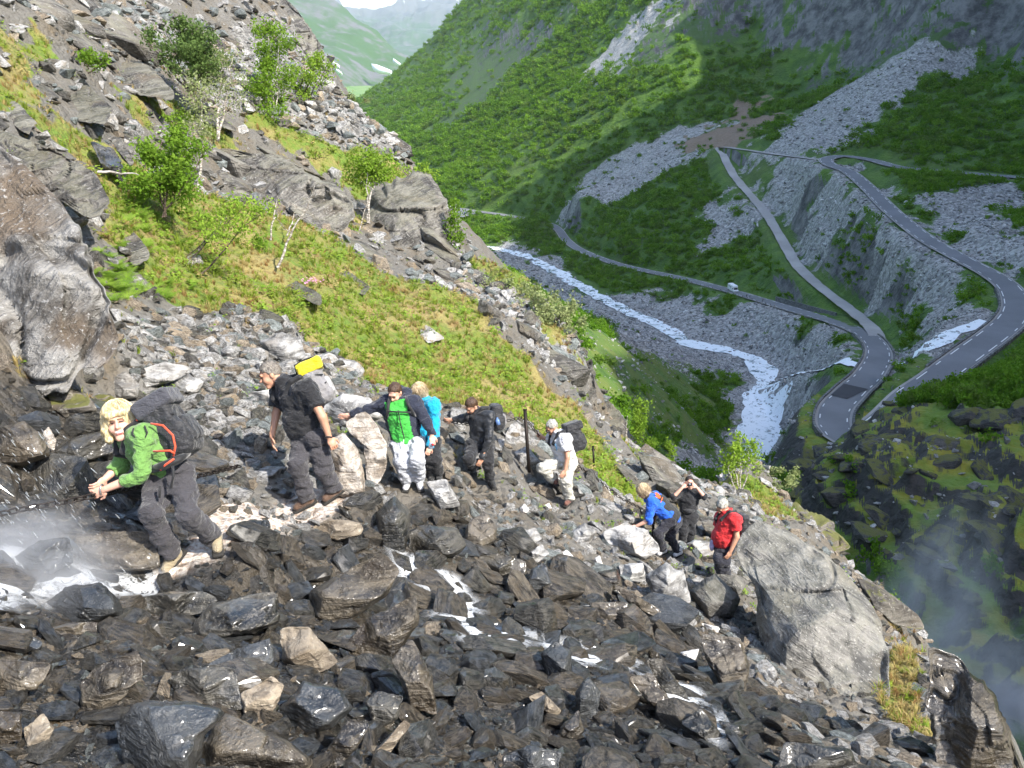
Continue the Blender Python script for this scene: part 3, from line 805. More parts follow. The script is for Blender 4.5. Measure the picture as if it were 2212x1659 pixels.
BIGROCKS = [
    # label, outline, material, options
    ('flat tan layered slab beside the boots of the woman in green', [(160, 1151), (330, 1146), (352, 1230), (200, 1238), (157, 1217)], 'brown', dict(thick=.35, ridge=.3)),
    ('rounded dark boulder in the white spray below the tan slab', [(75, 1320), (141, 1268), (216, 1257), (255, 1292), (267, 1329), (188, 1350), (94, 1355)], 'slate', dict()),
    ('low dark wet boulder at the edge of the white bedrock', [(281, 1296), (356, 1278), (440, 1278), (473, 1296), (445, 1322), (351, 1340), (290, 1327)], 'wet', dict()),
    ('wet grey block with a green moss patch on its face', [(408, 1353), (450, 1306), (553, 1282), (600, 1278), (605, 1343), (553, 1367), (467, 1390), (408, 1386)], 'wet', dict(thick=.6)),
    ('large leaning brown-grey block beside the little cascade', [(666, 1278), (759, 1226), (825, 1193), (867, 1231), (834, 1287), (759, 1343), (717, 1362), (670, 1339)], 'brown', dict(thick=.6)),
    ('banded grey-brown block under the large leaning block', [(750, 1385), (797, 1334), (867, 1301), (900, 1278), (905, 1343), (853, 1423), (797, 1446), (750, 1423)], 'brown', dict()),
    ('upright tan-edged slab pair split down the middle', [(605, 1357), (666, 1353), (694, 1386), (736, 1432), (675, 1460), (609, 1432)], 'tan', dict()),
    ('long flat slate below the moss-patched block', [(445, 1437), (506, 1404), (586, 1376), (590, 1432), (525, 1475), (469, 1462)], 'slate', dict(thick=.3)),
    ('flat grey striped slab touching the lichen-spotted stone', [(356, 1470), (398, 1446), (469, 1435), (506, 1446), (534, 1535), (469, 1531), (389, 1498)], 'wet', dict(thick=.35)),
    ('tall brown slab with a pale speckled side', [(173, 1470), (225, 1432), (300, 1404), (309, 1460), (262, 1512), (220, 1550), (173, 1550)], 'brown', dict(thick=.45)),
    ('big smooth blue-black boulder with a hollow in its side', [(248, 1559), (300, 1517), (389, 1512), (488, 1535), (440, 1597), (422, 1690), (272, 1690), (258, 1610)], 'slate', dict(thick=.55)),
    ('brown flaked boulder beside the smooth blue-black one', [(431, 1601), (492, 1540), (553, 1568), (620, 1600), (680, 1640), (670, 1690), (422, 1690)], 'brown', dict()),
    ('pale lichen-spotted stone wedged between dark slabs', [(520, 1498), (586, 1460), (614, 1479), (595, 1531), (563, 1568), (525, 1540)], 'tan', dict(thick=.4)),
    ('glossy cracked black block, wettest in the stream bed', [(595, 1535), (656, 1470), (736, 1489), (764, 1526), (717, 1573), (666, 1590), (605, 1570)], 'slate', dict(thick=.55)),
    ('squat dark stone right of the glossy cracked block', [(787, 1517), (816, 1493), (872, 1503), (858, 1554), (811, 1578)], 'wet', dict()),
    ('long grey-brown slab sloping under the glossy block', [(698, 1629), (750, 1559), (801, 1564), (769, 1620), (712, 1680)], 'brown', dict(thick=.4)),
    ('thin pale-edged splinter leaning on the long slab', [(800, 1632), (872, 1555), (888, 1566), (832, 1640)], 'tan', dict(thick=.6)),
    ('steep banded fin of rock below the banded block', [(844, 1423), (890, 1376), (933, 1460), (945, 1548), (890, 1531)], 'brown', dict(thick=.6)),
    ('small square brown stone at the stream edge', [(-20, 1535), (47, 1540), (47, 1597), (-20, 1620)], 'brown', dict()),
    ('oval yellowish-brown stone on end among dark rubble', [(52, 1573), (94, 1540), (117, 1573), (94, 1629), (56, 1629)], 'tan', dict()),
    ('brown slab with a wet stripe below the spray boulder', [(-20, 1423), (112, 1432), (84, 1489), (-20, 1507)], 'brown', dict(thick=.4)),
    ('long brown ledge stone under the boulder in the spray', [(95, 1362), (150, 1345), (215, 1342), (205, 1370), (130, 1375)], 'brown', dict()),
    ('wet slab leaning on the long brown ledge stone', [(10, 1392), (60, 1370), (92, 1388), (88, 1405), (30, 1412)], 'slate', dict()),
    ('pale smooth grey block below the man in the green jacket', [(918, 1042), (965, 1034), (995, 1093), (954, 1102), (939, 1080)], 'grey', dict(thick=.6)),
    ('tall wet black block under the feet of the man in grey sweatpants', [(811, 1108), (853, 1070), (886, 1104), (886, 1153), (875, 1190), (834, 1200), (815, 1160)], 'wet', dict(thick=.7)),
    ('wide dark flat-topped block beside the tall wet one', [(884, 1153), (909, 1134), (988, 1141), (1010, 1175), (988, 1198), (928, 1211), (881, 1196)], 'wet', dict(thick=.6, ridge=.6)),
    ('reddish leaning slab right of the flat-topped block', [(1012, 1126), (1048, 1104), (1074, 1138), (1070, 1171), (1033, 1196), (1000, 1171)], 'brown', dict()),
    ('long shiny flat slab above the cascade pool', [(1021, 1205), (1078, 1194), (1138, 1213), (1140, 1241), (1078, 1246), (1033, 1230)], 'wet', dict(thick=.4)),
    ('pointed black stone at the end of the shiny flat slab', [(1149, 1228), (1175, 1214), (1198, 1263), (1153, 1284), (1132, 1260)], 'slate', dict(thick=.7)),
    ('grey ridge-topped stone in the middle of the rock field', [(1112, 1155), (1156, 1139), (1171, 1164), (1138, 1186)], 'grey', dict()),
    ('triangular grey slab standing below the ridge-topped stone', [(1145, 1192), (1171, 1175), (1185, 1196), (1150, 1226)], 'grey', dict()),
    ('tan oblong stone lying on wet gravel below the man in the black T-shirt', [(675, 1139), (712, 1121), (784, 1128), (782, 1154), (731, 1171), (679, 1160)], 'tan', dict(thick=.55)),
    ('blue-black stone on the white bedrock between two hikers', [(510, 1132), (544, 1122), (581, 1124), (587, 1154), (563, 1171), (521, 1153)], 'slate', dict(thick=.7)),
    ('small black stone at the upper edge of the white bedrock', [(499, 1066), (529, 1052), (550, 1064), (536, 1080)], 'slate', dict(thick=.7)),
    ('black pebble-shaped stone by the right boot of the man in the black T-shirt', [(591, 1066), (611, 1052), (640, 1068), (623, 1081)], 'slate', dict(thick=.7)),
    ('long dark wet boulder behind the woman in green', [(97, 975), (157, 944), (232, 927), (255, 974), (190, 997), (112, 1002)], 'wet', dict(thick=.6)),
    ('grey boulder behind the dark rucksack', [(232, 826), (270, 800), (302, 832), (298, 860), (255, 866)], 'grey', dict(thick=.7)),
    ('long grey overhanging boulder on the gravel path', [(296, 800), (356, 781), (414, 794), (378, 823), (307, 843)], 'grey', dict(thick=.6)),
    ('grey humped boulder below the overhanging one', [(356, 838), (405, 807), (441, 824), (426, 850), (375, 855)], 'grey', dict(thick=.7)),
    ('white-streaked flat boulder behind the man in the black T-shirt', [(530, 850), (600, 838), (640, 850), (625, 880), (560, 885)], 'grey', dict(thick=.4)),
    ('dark overhung boulder at the foot of the grass slope', [(560, 738), (610, 716), (650, 735), (662, 770), (620, 790), (575, 770)], 'grey', dict(thick=.6)),
    ('speckled white granite boulder right of the man in the black T-shirt', [(690, 950), (741, 935), (772, 966), (786, 1014), (790, 1070), (744, 1078), (700, 1056)], 'pale', dict(thick=.6, ridge=.7)),
    ('tall golden-grey granite slab with a dark cleft', [(744, 912), (790, 891), (814, 919), (836, 959), (836, 997), (824, 1039), (793, 1068), (790, 1014), (785, 959), (755, 937)], 'pale', dict(thick=.5)),
    ('grey rock shoulder the man in the green jacket leans on', [(690, 880), (740, 850), (800, 858), (826, 900), (800, 915), (740, 925), (700, 925)], 'grey', dict(thick=.7)),
    ('huge rounded grey boulder above the gorge', [(1590, 1185), (1600, 1150), (1640, 1128), (1700, 1148), (1790, 1198), (1850, 1268), (1900, 1340), (1924, 1420), (1917, 1500), (1885, 1562), (1830, 1550), (1760, 1532), (1700, 1482), (1655, 1420), (1638, 1330), (1628, 1262), (1600, 1225)], 'lichen', dict(d=9.7, tilt=1.05, thick=.5, ridge=.42, nth=170, nrg=46, edge=1.5, top_sl=.7, rough=1.3)),
    ('grey egg-shaped boulder leaning on the huge one', [(1488, 1278), (1520, 1250), (1545, 1240), (1603, 1292), (1580, 1332), (1530, 1344)], 'lichen', dict(thick=.7)),
    ('wedge of grey rock by the hand of the man in red', [(1545, 1240), (1628, 1245), (1592, 1292), (1570, 1284)], 'lichen', dict()),
    ('mossy shelf of rock beyond the huge boulder', [(1845, 1240), (1920, 1280), (1985, 1328), (1998, 1362), (1930, 1350), (1880, 1315)], 'mossy', dict(thick=.5)),
    ('dark wet rock buttress above the gorge', [(2008, 1395), (2060, 1418), (2130, 1470), (2170, 1550), (2200, 1640), (2225, 1700), (2045, 1700), (2006, 1550)], 'brown', dict(thick=.5, nth=120, nrg=34, rough=1.6)),
    ('reddish-brown slab lying across the rivulet', [(1355, 1462), (1409, 1455), (1462, 1531), (1453, 1560), (1398, 1517)], 'brown', dict()),
    ('long dark splinter next to the reddish-brown slab', [(1390, 1419), (1430, 1423), (1490, 1510), (1478, 1528), (1430, 1490)], 'wet', dict()),
    ('black shouldered block at the foot of the cascade', [(1168, 1411), (1201, 1385), (1235, 1409), (1235, 1464), (1184, 1466)], 'slate', dict(thick=.7)),
    ('black tooth of rock standing in the rivulet', [(1242, 1496), (1270, 1460), (1299, 1494), (1288, 1554), (1247, 1549)], 'slate', dict(thick=.6)),
    ('tan-topped splinter lying by a bare twig', [(1141, 1506), (1170, 1492), (1214, 1536), (1191, 1555)], 'tan', dict(thick=.6)),
    ('rust-brown cube of rock by the bare twig', [(1210, 1570), (1249, 1534), (1262, 1579), (1246, 1603), (1205, 1591)], 'brown', dict(thick=.7)),
    ('flat dark slab below the rust-brown cube', [(1083, 1634), (1143, 1608), (1214, 1626), (1203, 1672), (1098, 1675)], 'slate', dict(thick=.35)),
    ('shiny dark stone on the mossy wet bedrock', [(1550, 1554), (1600, 1566), (1610, 1589), (1573, 1603)], 'wet', dict(thick=.6)),
    ('dark slanting slab left of the shiny stone', [(1468, 1563), (1515, 1529), (1570, 1600), (1547, 1620)], 'wet', dict()),
    ('brick-red wet slab in the middle of the rock field', [(1274, 1302), (1355, 1300), (1357, 1334), (1286, 1347)], 'brown', dict(thick=.4)),
    ('slanting brown ramp of rock above the brick-red slab', [(1320, 1262), (1345, 1268), (1425, 1316), (1432, 1340), (1360, 1306)], 'brown', dict()),
    ('purplish wet rock below the huge boulder', [(1513, 1368), (1600, 1377), (1618, 1440), (1612, 1508), (1557, 1482), (1522, 1421)], 'brown', dict(thick=.5)),
    ('grey flat bedrock hump by the white stone', [(1695, 1602), (1834, 1616), (1865, 1690), (1660, 1690)], 'wet', dict(thick=.35)),
    ('pure white triangular quartz stone', [(1468, 1409), (1511, 1401), (1496, 1444)], 'white', dict(thick=.6)),
    ('white quartz stone near the flat bedrock hump', [(1692, 1621), (1711, 1613), (1726, 1637), (1708, 1642)], 'white', dict(thick=.6)),
    ('long white stone below the grey wedge', [(1513, 1345), (1552, 1354), (1560, 1368), (1530, 1364)], 'white', dict(thick=.6)),
    ('white stone by the feet of the man in beige trousers', [(1122, 1098), (1132, 1088), (1144, 1100), (1138, 1110), (1124, 1108)], 'white', dict(thick=.7)),
    ('rounded white stone on the brown wet slab', [(1174, 1092), (1186, 1086), (1192, 1098), (1182, 1103)], 'white', dict(thick=.7)),
    ('bright white quartz lump beside the grassy tuft', [(1200, 1198), (1225, 1188), (1240, 1203), (1215, 1216)], 'white', dict(thick=.7)),
    ('upright white stone beside the dry tuft', [(1284, 1205), (1296, 1200), (1303, 1222), (1288, 1226)], 'white', dict(thick=.7)),
    ('grey ribbed outcrop under the woman in the blue top', [(1390, 1245), (1440, 1215), (1480, 1240), (1495, 1300), (1450, 1320), (1410, 1290)], 'grey', dict(thick=.6)),
    ('broad grey boulder at the hand of the woman in the blue top', [(1300, 1150), (1350, 1130), (1400, 1145), (1430, 1190), (1390, 1210), (1320, 1190)], 'grey', dict(thick=.6)),
    ('grey sharp-backed stone behind the flat shiny slab', [(1230, 1150), (1262, 1128), (1290, 1150), (1270, 1180), (1235, 1178)], 'grey', dict(thick=.7)),
    ('squarish grey stone in the centre of the rock field', [(1335, 1220), (1390, 1215), (1395, 1255), (1345, 1262)], 'grey', dict(thick=.6)),
    ('purple-grey lump above the brick-red slab', [(1290, 1235), (1335, 1228), (1345, 1268), (1300, 1285)], 'brown', dict(thick=.7)),
    ('conical grey stone beside the man photographing', [(1538, 1060), (1552, 1046), (1568, 1060), (1564, 1074), (1542, 1074)], 'grey', dict(thick=.7)),
    ('pale round boulder below the man photographing', [(1470, 1180), (1500, 1165), (1545, 1175), (1555, 1200), (1520, 1212), (1480, 1205)], 'grey', dict(thick=.6)),
    ('big dark layered slab in the spray left of the tan slab', [(20, 1210), (80, 1170), (150, 1160), (160, 1215), (90, 1250), (30, 1255)], 'slate', dict(thick=.4)),
    ('brown wet boulder under the rock wall', [(-30, 930), (50, 910), (95, 940), (110, 985), (40, 1010), (-30, 1000)], 'brown', dict(thick=.6)),
    ('pale cream stone set among mossy boulders', [(92, 935), (105, 920), (122, 950), (118, 972), (95, 968)], 'pale', dict(thick=.6)),
    ('mossy black boulder with rusty moss on top', [(180, 870), (215, 850), (265, 862), (275, 900), (225, 918), (185, 905)], 'mossy', dict(thick=.7)),
    ('rusty moss covered stone by the grass clump', [(85, 855), (140, 840), (190, 850), (210, 890), (140, 905), (95, 885)], 'mossy', dict(thick=.6)),
]
CRAGS = [
    ('great grey and brown rock wall rising at the path edge', [(-90, 250), (0, 325), (60, 385), (120, 430), (168, 490), (200, 560), (235, 640), (246, 720), (237, 790), (190, 805), (150, 832), (90, 850), (-90, 870)], 'wall', dict(d=8.0, tilt=.45, thick=.32, nth=160, nrg=40, ridge=.62, top_sl=.9, edge=2.4)),
    ('grey slab lying on the slope above the great rock wall', [(-30, 270), (20, 285), (110, 320), (200, 370), (232, 440), (190, 475), (90, 405), (0, 335)], 'crag', dict(d=13.2, thick=.3, nth=110, nrg=26)),
    ('smooth tilted grey slab with a dark overhang beneath', [(65, 108), (130, 132), (200, 190), (247, 240), (228, 274), (150, 258), (90, 205)], 'crag', dict(d=19, thick=.35, nth=110, nrg=26, ridge=.4)),
    ('long grey slab above the grassy ledge', [(165, 78), (250, 108), (330, 150), (377, 200), (372, 218), (300, 205), (235, 205), (180, 130)], 'crag', dict(d=23, thick=.35, nth=110, nrg=26)),
    ('black overhanging block on the grassy bank', [(196, 306), (250, 325), (276, 380), (270, 394), (224, 364)], 'wet', dict(d=16.8, thick=.7)),
    ('small grey block beside the black overhanging one', [(232, 290), (262, 296), (290, 350), (285, 365), (262, 340)], 'crag', dict(d=17.4, thick=.7)),
    ('long striped bedrock slab in the middle of the slope', [(425, 335), (520, 318), (620, 348), (700, 388), (762, 430), (772, 480), (740, 503), (680, 492), (600, 445), (500, 402), (440, 360)], 'crag', dict(d=26.5, thick=.35, nth=140, nrg=32, ridge=.55)),
    ('tall cracked crag with a sheer right face', [(755, 470), (785, 435), (830, 400), (900, 378), (950, 392), (970, 440), (967, 520), (944, 600), (905, 625), (850, 602), (800, 545), (758, 520)], 'crag', dict(d=31, thick=.5, nth=140, nrg=36, ridge=.7)),
    ('square block split off beside the tall crag', [(962, 550), (1010, 538), (1024, 570), (992, 594), (967, 594)], 'crag', dict(d=32, thick=.7)),
    ('dark crag on the skyline of the left slope', [(590, -20), (640, 20), (692, 90), (702, 124), (670, 134), (635, 85), (595, 45)], 'crag', dict(d=47, thick=.5, nth=96, nrg=22)),
    ('pale weathered slab above the iron chain', [(985, 757), (1040, 768), (1100, 828), (1152, 888), (1158, 952), (1110, 935), (1050, 884), (1000, 832)], 'crag', dict(d=20.5, thick=.35, nth=110, nrg=26)),
    ('stepped cliff with square corners below the scree', [(1165, 802), (1240, 788), (1277, 778), (1288, 840), (1284, 922), (1242, 964), (1188, 902)], 'crag', dict(d=25.5, thick=.5, nth=110, nrg=26)),
    ('overhanging rock nose with a dark hollow under it', [(1280, 848), (1322, 868), (1352, 908), (1358, 964), (1310, 966), (1290, 922)], 'crag', dict(d=26.5, thick=.55)),
    ('rounded mossy bedrock below the small birch', [(1648, 1108), (1720, 1088), (1792, 1118), (1838, 1182), (1800, 1214), (1730, 1184), (1670, 1152)], 'mossy', dict(d=25.5, thick=.4, nth=96, nrg=22)),
    ('grey rock rib between grass on the upper left', [(0, 200), (40, 225), (78, 265), (60, 290), (10, 262), (-30, 240)], 'crag', dict(d=15.5, thick=.4)),
    ('grey bedrock patch among ferns', [(215, 475), (260, 480), (310, 520), (325, 560), (290, 575), (240, 520)], 'crag', dict(d=14.2, thick=.25)),
    ('low striped rock half buried in the grass slope', [(560, 590), (620, 596), (700, 640), (690, 660), (620, 630)], 'crag', dict(thick=.3)),
    ('white lichened stone lying in the grass', [(380, 556), (405, 545), (432, 552), (440, 570), (400, 576)], 'pale', dict(thick=.5)),
    ('rock band poking out of the lower grass slope', [(700, 560), (760, 590), (800, 620), (790, 640), (730, 610)], 'crag', dict(thick=.4)),
    ('loose flat rocks pile in the dry grass', [(880, 690), (920, 700), (960, 730), (930, 742), (890, 720)], 'grey', dict(thick=.5)),
    ('brown crag brow above the scree on the skyline', [(820, 300), (862, 318), (884, 345), (880, 366), (842, 350), (816, 322)], 'crag', dict(d=38, thick=.5)),
    ('dark boulder jutting from the willow scree', [(1205, 720), (1235, 712), (1252, 738), (1240, 752), (1210, 744)], 'crag', dict(d=27.5, thick=.6)),
]
for i, (lab, poly, mt, opt) in enumerate(BIGROCKS):
    o = outline_rock('boulder', poly, mat=mt, seed=100 + i * 7, **{**dict(thick=.5), **opt})
    tag(o, lab, 'rock')
for i, (lab, poly, mt, opt) in enumerate(CRAGS):
    o = outline_rock('rock_outcrop', poly, mat=mt, seed=900 + i * 11, **{**dict(thick=.4, rough=2.0, tilt=.9, sink=-.05, backk=1.9, lie=not any(w_ in lab for w_ in ('great', 'tall', 'cliff', 'nose', 'square', 'skyline', 'black overhanging'))), **opt})
    tag(o, lab, 'rock outcrop')

# ------------------------------------------------------------------ loose stones
def ico(sub):
    bm = bmesh.new()
    bmesh.ops.create_icosphere(bm, subdivisions=sub, radius=1)
    v = np.array([q.co[:] for q in bm.verts]); f = np.array([[q.index for q in p.verts] for p in bm.faces])
    bm.free()
    return v, f
ICO = {s: ico(s) for s in (1, 2, 3, 4)}

def stone_mesh(name, seed, npt=22, slab=0.5, bev=0.035, chip=0.03):
    rs = np.random.RandomState(seed)
    p = rs.normal(0, 1, (npt, 3))
    p = p / (np.sum(np.abs(p) ** 3.2, 1) ** (1 / 3.2))[:, None]          # boxy cloud
    p = p * np.array([1.0, rs.uniform(.55, .85), slab]) * rs.uniform(.86, 1.06, (npt, 1))
    p[:, 0] += rs.uniform(-.35, .35) * p[:, 2] / slab * .5
    bm = bmesh.new()
    for q in p: bm.verts.new(q)
    r = bmesh.ops.convex_hull(bm, input=bm.verts[:])
    bmesh.ops.delete(bm, geom=list({g for g in r['geom_interior'] + r['geom_unused'] if isinstance(g, bmesh.types.BMVert)}), context='VERTS')
    bmesh.ops.dissolve_limit(bm, angle_limit=math.radians(14), verts=bm.verts[:], edges=bm.edges[:])
    if bev:
        bmesh.ops.bevel(bm, geom=bm.edges[:], offset=bev, segments=1, affect='EDGES', profile=.5, clamp_overlap=True)
    bmesh.ops.triangulate(bm, faces=bm.faces[:])
    for v in bm.verts:
        v.co += Vector(rs.normal(0, chip * .35, 3))
    bmesh.ops.recalc_face_normals(bm, faces=bm.faces[:])
    me = bpy.data.meshes.new(name)
    bm.to_mesh(me); bm.free()
    return me

def near_normal(x, y, e=.15):
    gx_ = (near0(np.array(x + e), np.array(y)) - near0(np.array(x - e), np.array(y))) / (2 * e)
    gy_ = (near0(np.array(x), np.array(y + e)) - near0(np.array(x), np.array(y - e))) / (2 * e)
    n = np.array([-float(gx_), -float(gy_), 1.0])
    return n / np.linalg.norm(n)

STONES = [stone_mesh('stone', 300 + k, 16 + k % 9, slab=(.27 + .06 * (k % 6))) for k in range(20)]
PEB = [stone_mesh('pebble', 500 + k, 12, slab=.4 + .05 * (k % 5), bev=0) for k in range(12)]

def stuff(name, templates, mats, pos, rot, scl, label, cat=None):
    """many small alike pieces on one object: instances on points"""
    c = bpy.data.collections.new(name + '_pieces')
    for k, mshape in enumerate(templates):
        o = bpy.data.objects.new('%s_piece_%02d' % (name, k), mshape)
        if mats is not None:
            mshape.materials.clear(); mshape.materials.append(mats[k % len(mats)])
        c.objects.link(o)
    me = bpy.data.meshes.new(name)
    n = len(pos)
    me.vertices.add(n); me.vertices.foreach_set('co', np.asarray(pos, np.float32).ravel())
    a = me.attributes.new('rot', 'FLOAT_VECTOR', 'POINT'); a.data.foreach_set('vector', np.asarray(rot, np.float32).ravel())
    a = me.attributes.new('scl', 'FLOAT_VECTOR', 'POINT'); a.data.foreach_set('vector', np.asarray(scl, np.float32).ravel())
    a = me.attributes.new('idx', 'INT', 'POINT'); a.data.foreach_set('value', np.random.RandomState(n).randint(0, len(templates), n).astype(np.int32))
    o = bpy.data.objects.new(name, me); COL.objects.link(o)
    ng = bpy.data.node_groups.new(name, 'GeometryNodeTree')
    ng.interface.new_socket('Geometry', in_out='INPUT', socket_type='NodeSocketGeometry')
    ng.interface.new_socket('Geometry', in_out='OUTPUT', socket_type='NodeSocketGeometry')
    N = ng.nodes.new; L = ng.links.new
    gi, go = N('NodeGroupInput'), N('NodeGroupOutput')
    ip = N('GeometryNodeInstanceOnPoints'); ci = N('GeometryNodeCollectionInfo')
    ci.inputs['Collection'].default_value = c
    ci.inputs['Separate Children'].default_value = True
    ci.inputs['Reset Children'].default_value = True
    ip.inputs['Pick Instance'].default_value = True
    def at(nm, typ):
        q = N('GeometryNodeInputNamedAttribute'); q.data_type = typ; q.inputs['Name'].default_value = nm
        return q.outputs['Attribute']
    L(gi.outputs[0], ip.inputs['Points']); L(ci.outputs[0], ip.inputs['Instance'])
    L(at('idx', 'INT'), ip.inputs['Instance Index'])
    e2r = N('FunctionNodeEulerToRotation'); L(at('rot', 'FLOAT_VECTOR'), e2r.inputs[0])
    L(e2r.outputs[0], ip.inputs['Rotation']); L(at('scl', 'FLOAT_VECTOR'), ip.inputs['Scale'])
    L(ip.outputs[0], go.inputs[0])
    md = o.modifiers.new('scatter', 'NODES'); md.node_group = ng
    tag(o, label, cat, kind='stuff')
    return o

def fast_near_z(x, y): return near_h(x, y)

# stones one can tell apart, along the stream bed, the path and the scree
rs = np.random.RandomState(77)
cand = []
N0 = 26000
az = rs.uniform(math.radians(-44), math.radians(40), N0); rg = 2.2 * (48 / 2.2) ** rs.uniform(0, 1, N0)
sx, sy_ = np.sin(az) * rg, np.cos(az) * rg
g1, w1, p1, s1 = near_masks(sx, sy_)
sz = near_h(sx, sy_)
grad_x = (near0(sx + .2, sy_) - near0(sx - .2, sy_)) / .4; grad_y = (near0(sx, sy_ + .2) - near0(sx, sy_ - .2)) / .4
steep = np.hypot(grad_x, grad_y)
pxs = CX + FPX * sx / (sy_ * cp - sz * sp); dep = sy_ * cp - sz * sp
pys = CY - FPX * (sy_ * sp + sz * cp) / dep
vis = (pxs > -60) & (pxs < 2270) & (pys > -40) & (pys < 1720) & (steep < 1.5)
BP = [(np.array(b[1]).mean(0), np.array(b[1])) for b in BIGROCKS + CRAGS]
occ = np.zeros(N0, bool)
for c_, p_ in BP: occ |= in_poly(pxs, pys, p_)
FEET = [(370, 1245), (470, 1200), (690, 1095), (715, 1085), (890, 1062), (1055, 1050), (1225, 1090), (1455, 1199), (1487, 1162), (1568, 1262)]
for fx, fy in FEET: occ |= (np.abs(pxs - fx) < 46) & (np.abs(pys - fy) < 24)
rocky = (g1 < .35)
keepm = vis & ~occ & rocky & ((w1 > .3) | (s1 > .3) | (rs.uniform(0, 1, N0) < .3)) & (p1 < .4)
size = np.where(w1 > .5, .055, .05) * np.exp(rs.normal(.55, .55, N0)) * np.where(rg > 18, 1.9, np.where(rg > 11, 1.35, 1.0))
size = np.clip(size, .05, .55)
size = size * np.where((w1 > .5) & (rs.uniform(0, 1, N0) < .5), 1.7, 1.0)
bigm = (w1 > .5) & (rs.uniform(0, 1, N0) < .012) & (rg < 13)
size = np.where(bigm, dep * rs.uniform(58, 92, N0) / FPX, size)
size = np.minimum(size, dep * np.where(bigm, 92, np.where(w1 > .5, 46, 34)) / FPX)
ids = np.nonzero(keepm)[0]
ids = ids[np.argsort(-(size[ids] / dep[ids]))]
cell = {}
chosen = []
for i in ids:
    s_ = size[i]; ok = True
    k = (int(sx[i] / .6), int(sy_[i] / .6))
    for a in (-1, 0, 1):
        for b in (-1, 0, 1):
            for j in cell.get((k[0] + a, k[1] + b), ()):
                if math.hypot(sx[i] - sx[j], sy_[i] - sy_[j]) < .62 * (s_ + size[j]): ok = False; break
            if not ok: break
        if not ok: break
    if ok:
        cell.setdefault(k, []).append(i); chosen.append(i)
NIND = 205
LOOSE = {'wet': ('wet black stone lying loose in the stream bed', 'loose wet black stones in the stream bed'), 'slate': ('smooth blue-black stone lying loose in the wet stream bed', 'blue-black stones in the stream bed'),
         'brown': ('brown banded stone lying loose in the wet rubble', 'brown banded stones in the rubble'), 'grey': ('dry grey angular stone lying loose beside the path', 'dry grey stones beside the path'),
         'green': ('greenish grey angular stone lying loose on the dry rubble', 'greenish grey stones on the rubble'), 'tan': ('tan layered stone lying loose among grey ones', 'tan stones among the grey ones'),
         'white': ('small white quartz stone lying among darker stones', 'white quartz stones among darker stones')}
def stone_class(i):
    u = rs.uniform()
    if w1[i] > .5: return 'wet' if u < .42 else 'slate' if u < .66 else 'brown' if u < .985 else 'tan'
    return 'grey' if u < .5 else 'green' if u < .76 else 'tan' if u < .93 else 'white'
def stone_rot(i):
    n = Vector((-grad_x[i], -grad_y[i], 1)).normalized()
    n = (n + Vector(rs.normal(0, .28, 3))).normalized()
    q = n.to_track_quat('Z', 'Y') @ Matrix.Rotation(rs.uniform(0, 6.28), 3, 'Z').to_quaternion()
    return q.to_euler()
_mcache = {}
# weathered ribs of bedrock standing out of the hillside
CRM = []
for t in range(8):
    mm = STONES[t * 2].copy(); mm.materials.clear(); mm.materials.append(RM['crag']); CRM.append(mm)
ribs = 0
for i in np.random.RandomState(9).permutation(N0):
    if ribs >= 46: break
    if not (vis[i] and not occ[i] and g1[i] < .45 and w1[i] < .2 and s1[i] < .6 and rg[i] > 15 and steep[i] < 1.1): continue
    ribs += 1
    o = bpy.data.objects.new('rock_rib', CRM[ribs % 8]); COL.objects.link(o)
    s_ = rs.uniform(.5, 1.25) * min(1.0, rg[i] / 26)
    o.scale = (s_ * 1.5, s_, s_ * .9); o.location = (sx[i], sy_[i], sz[i] - s_ * .12); o.rotation_euler = (rs.uniform(-.2, .2), .55 + rs.uniform(-.2, .2), rs.uniform(-.5, .4))
    tag(o, 'weathered grey rib of bedrock breaking the surface of the upper slope', 'rock outcrop', 'bedrock ribs on the upper slope')
for i in chosen[:NIND]:
    k = stone_class(i); t = rs.randint(len(STONES))
    if (k, t) not in _mcache:
        mm = STONES[t].copy(); mm.materials.clear(); mm.materials.append(RM[k]); _mcache[(k, t)] = mm
    o = bpy.data.objects.new('stone', _mcache[(k, t)]); COL.objects.link(o)
    s_ = size[i] * .95
    o.scale = (s_, s_ * rs.uniform(.8, 1.15), s_ * rs.uniform(.8, 1.3))
    o.location = (sx[i], sy_[i], sz[i] + s_ * .12); o.rotation_euler = stone_rot(i)
    tag(o, LOOSE[k][0], 'stone', LOOSE[k][1])
rest = chosen[NIND:]
def make_stuff(name, sel, label, mats, templ, mul=1.0):
    if len(sel) == 0: return
    P_ = np.stack([sx[sel], sy_[sel], sz[sel] + size[sel] * .1], 1)
    Rr = np.array([tuple(stone_rot(i)) for i in sel])
    S_ = size[sel][:, None] * mul * np.stack([np.ones(len(sel)), rs.uniform(.75, 1.1, len(sel)), rs.uniform(.8, 1.3, len(sel))], 1)
    stuff(name, templ, mats, P_, Rr, S_, label)
rest = np.array(rest)
def tcopies(base, n): return [base[k % len(base)].copy() for k in range(n)]
make_stuff('wet_rubble', rest[w1[rest] > .5], 'dark wet rubble filling the stream bed', [RM['wet'], RM['slate'], RM['brown'], RM['wet'], RM['brown'], RM['slate'], RM['wet']], tcopies(STONES, 14))
make_stuff('dry_rubble', rest[w1[rest] <= .5], 'grey dry rubble along the path and on the slope', [RM['grey'], RM['green'], RM['grey'], RM['tan'], RM['grey'], RM['crag']], tcopies(STONES, 12))
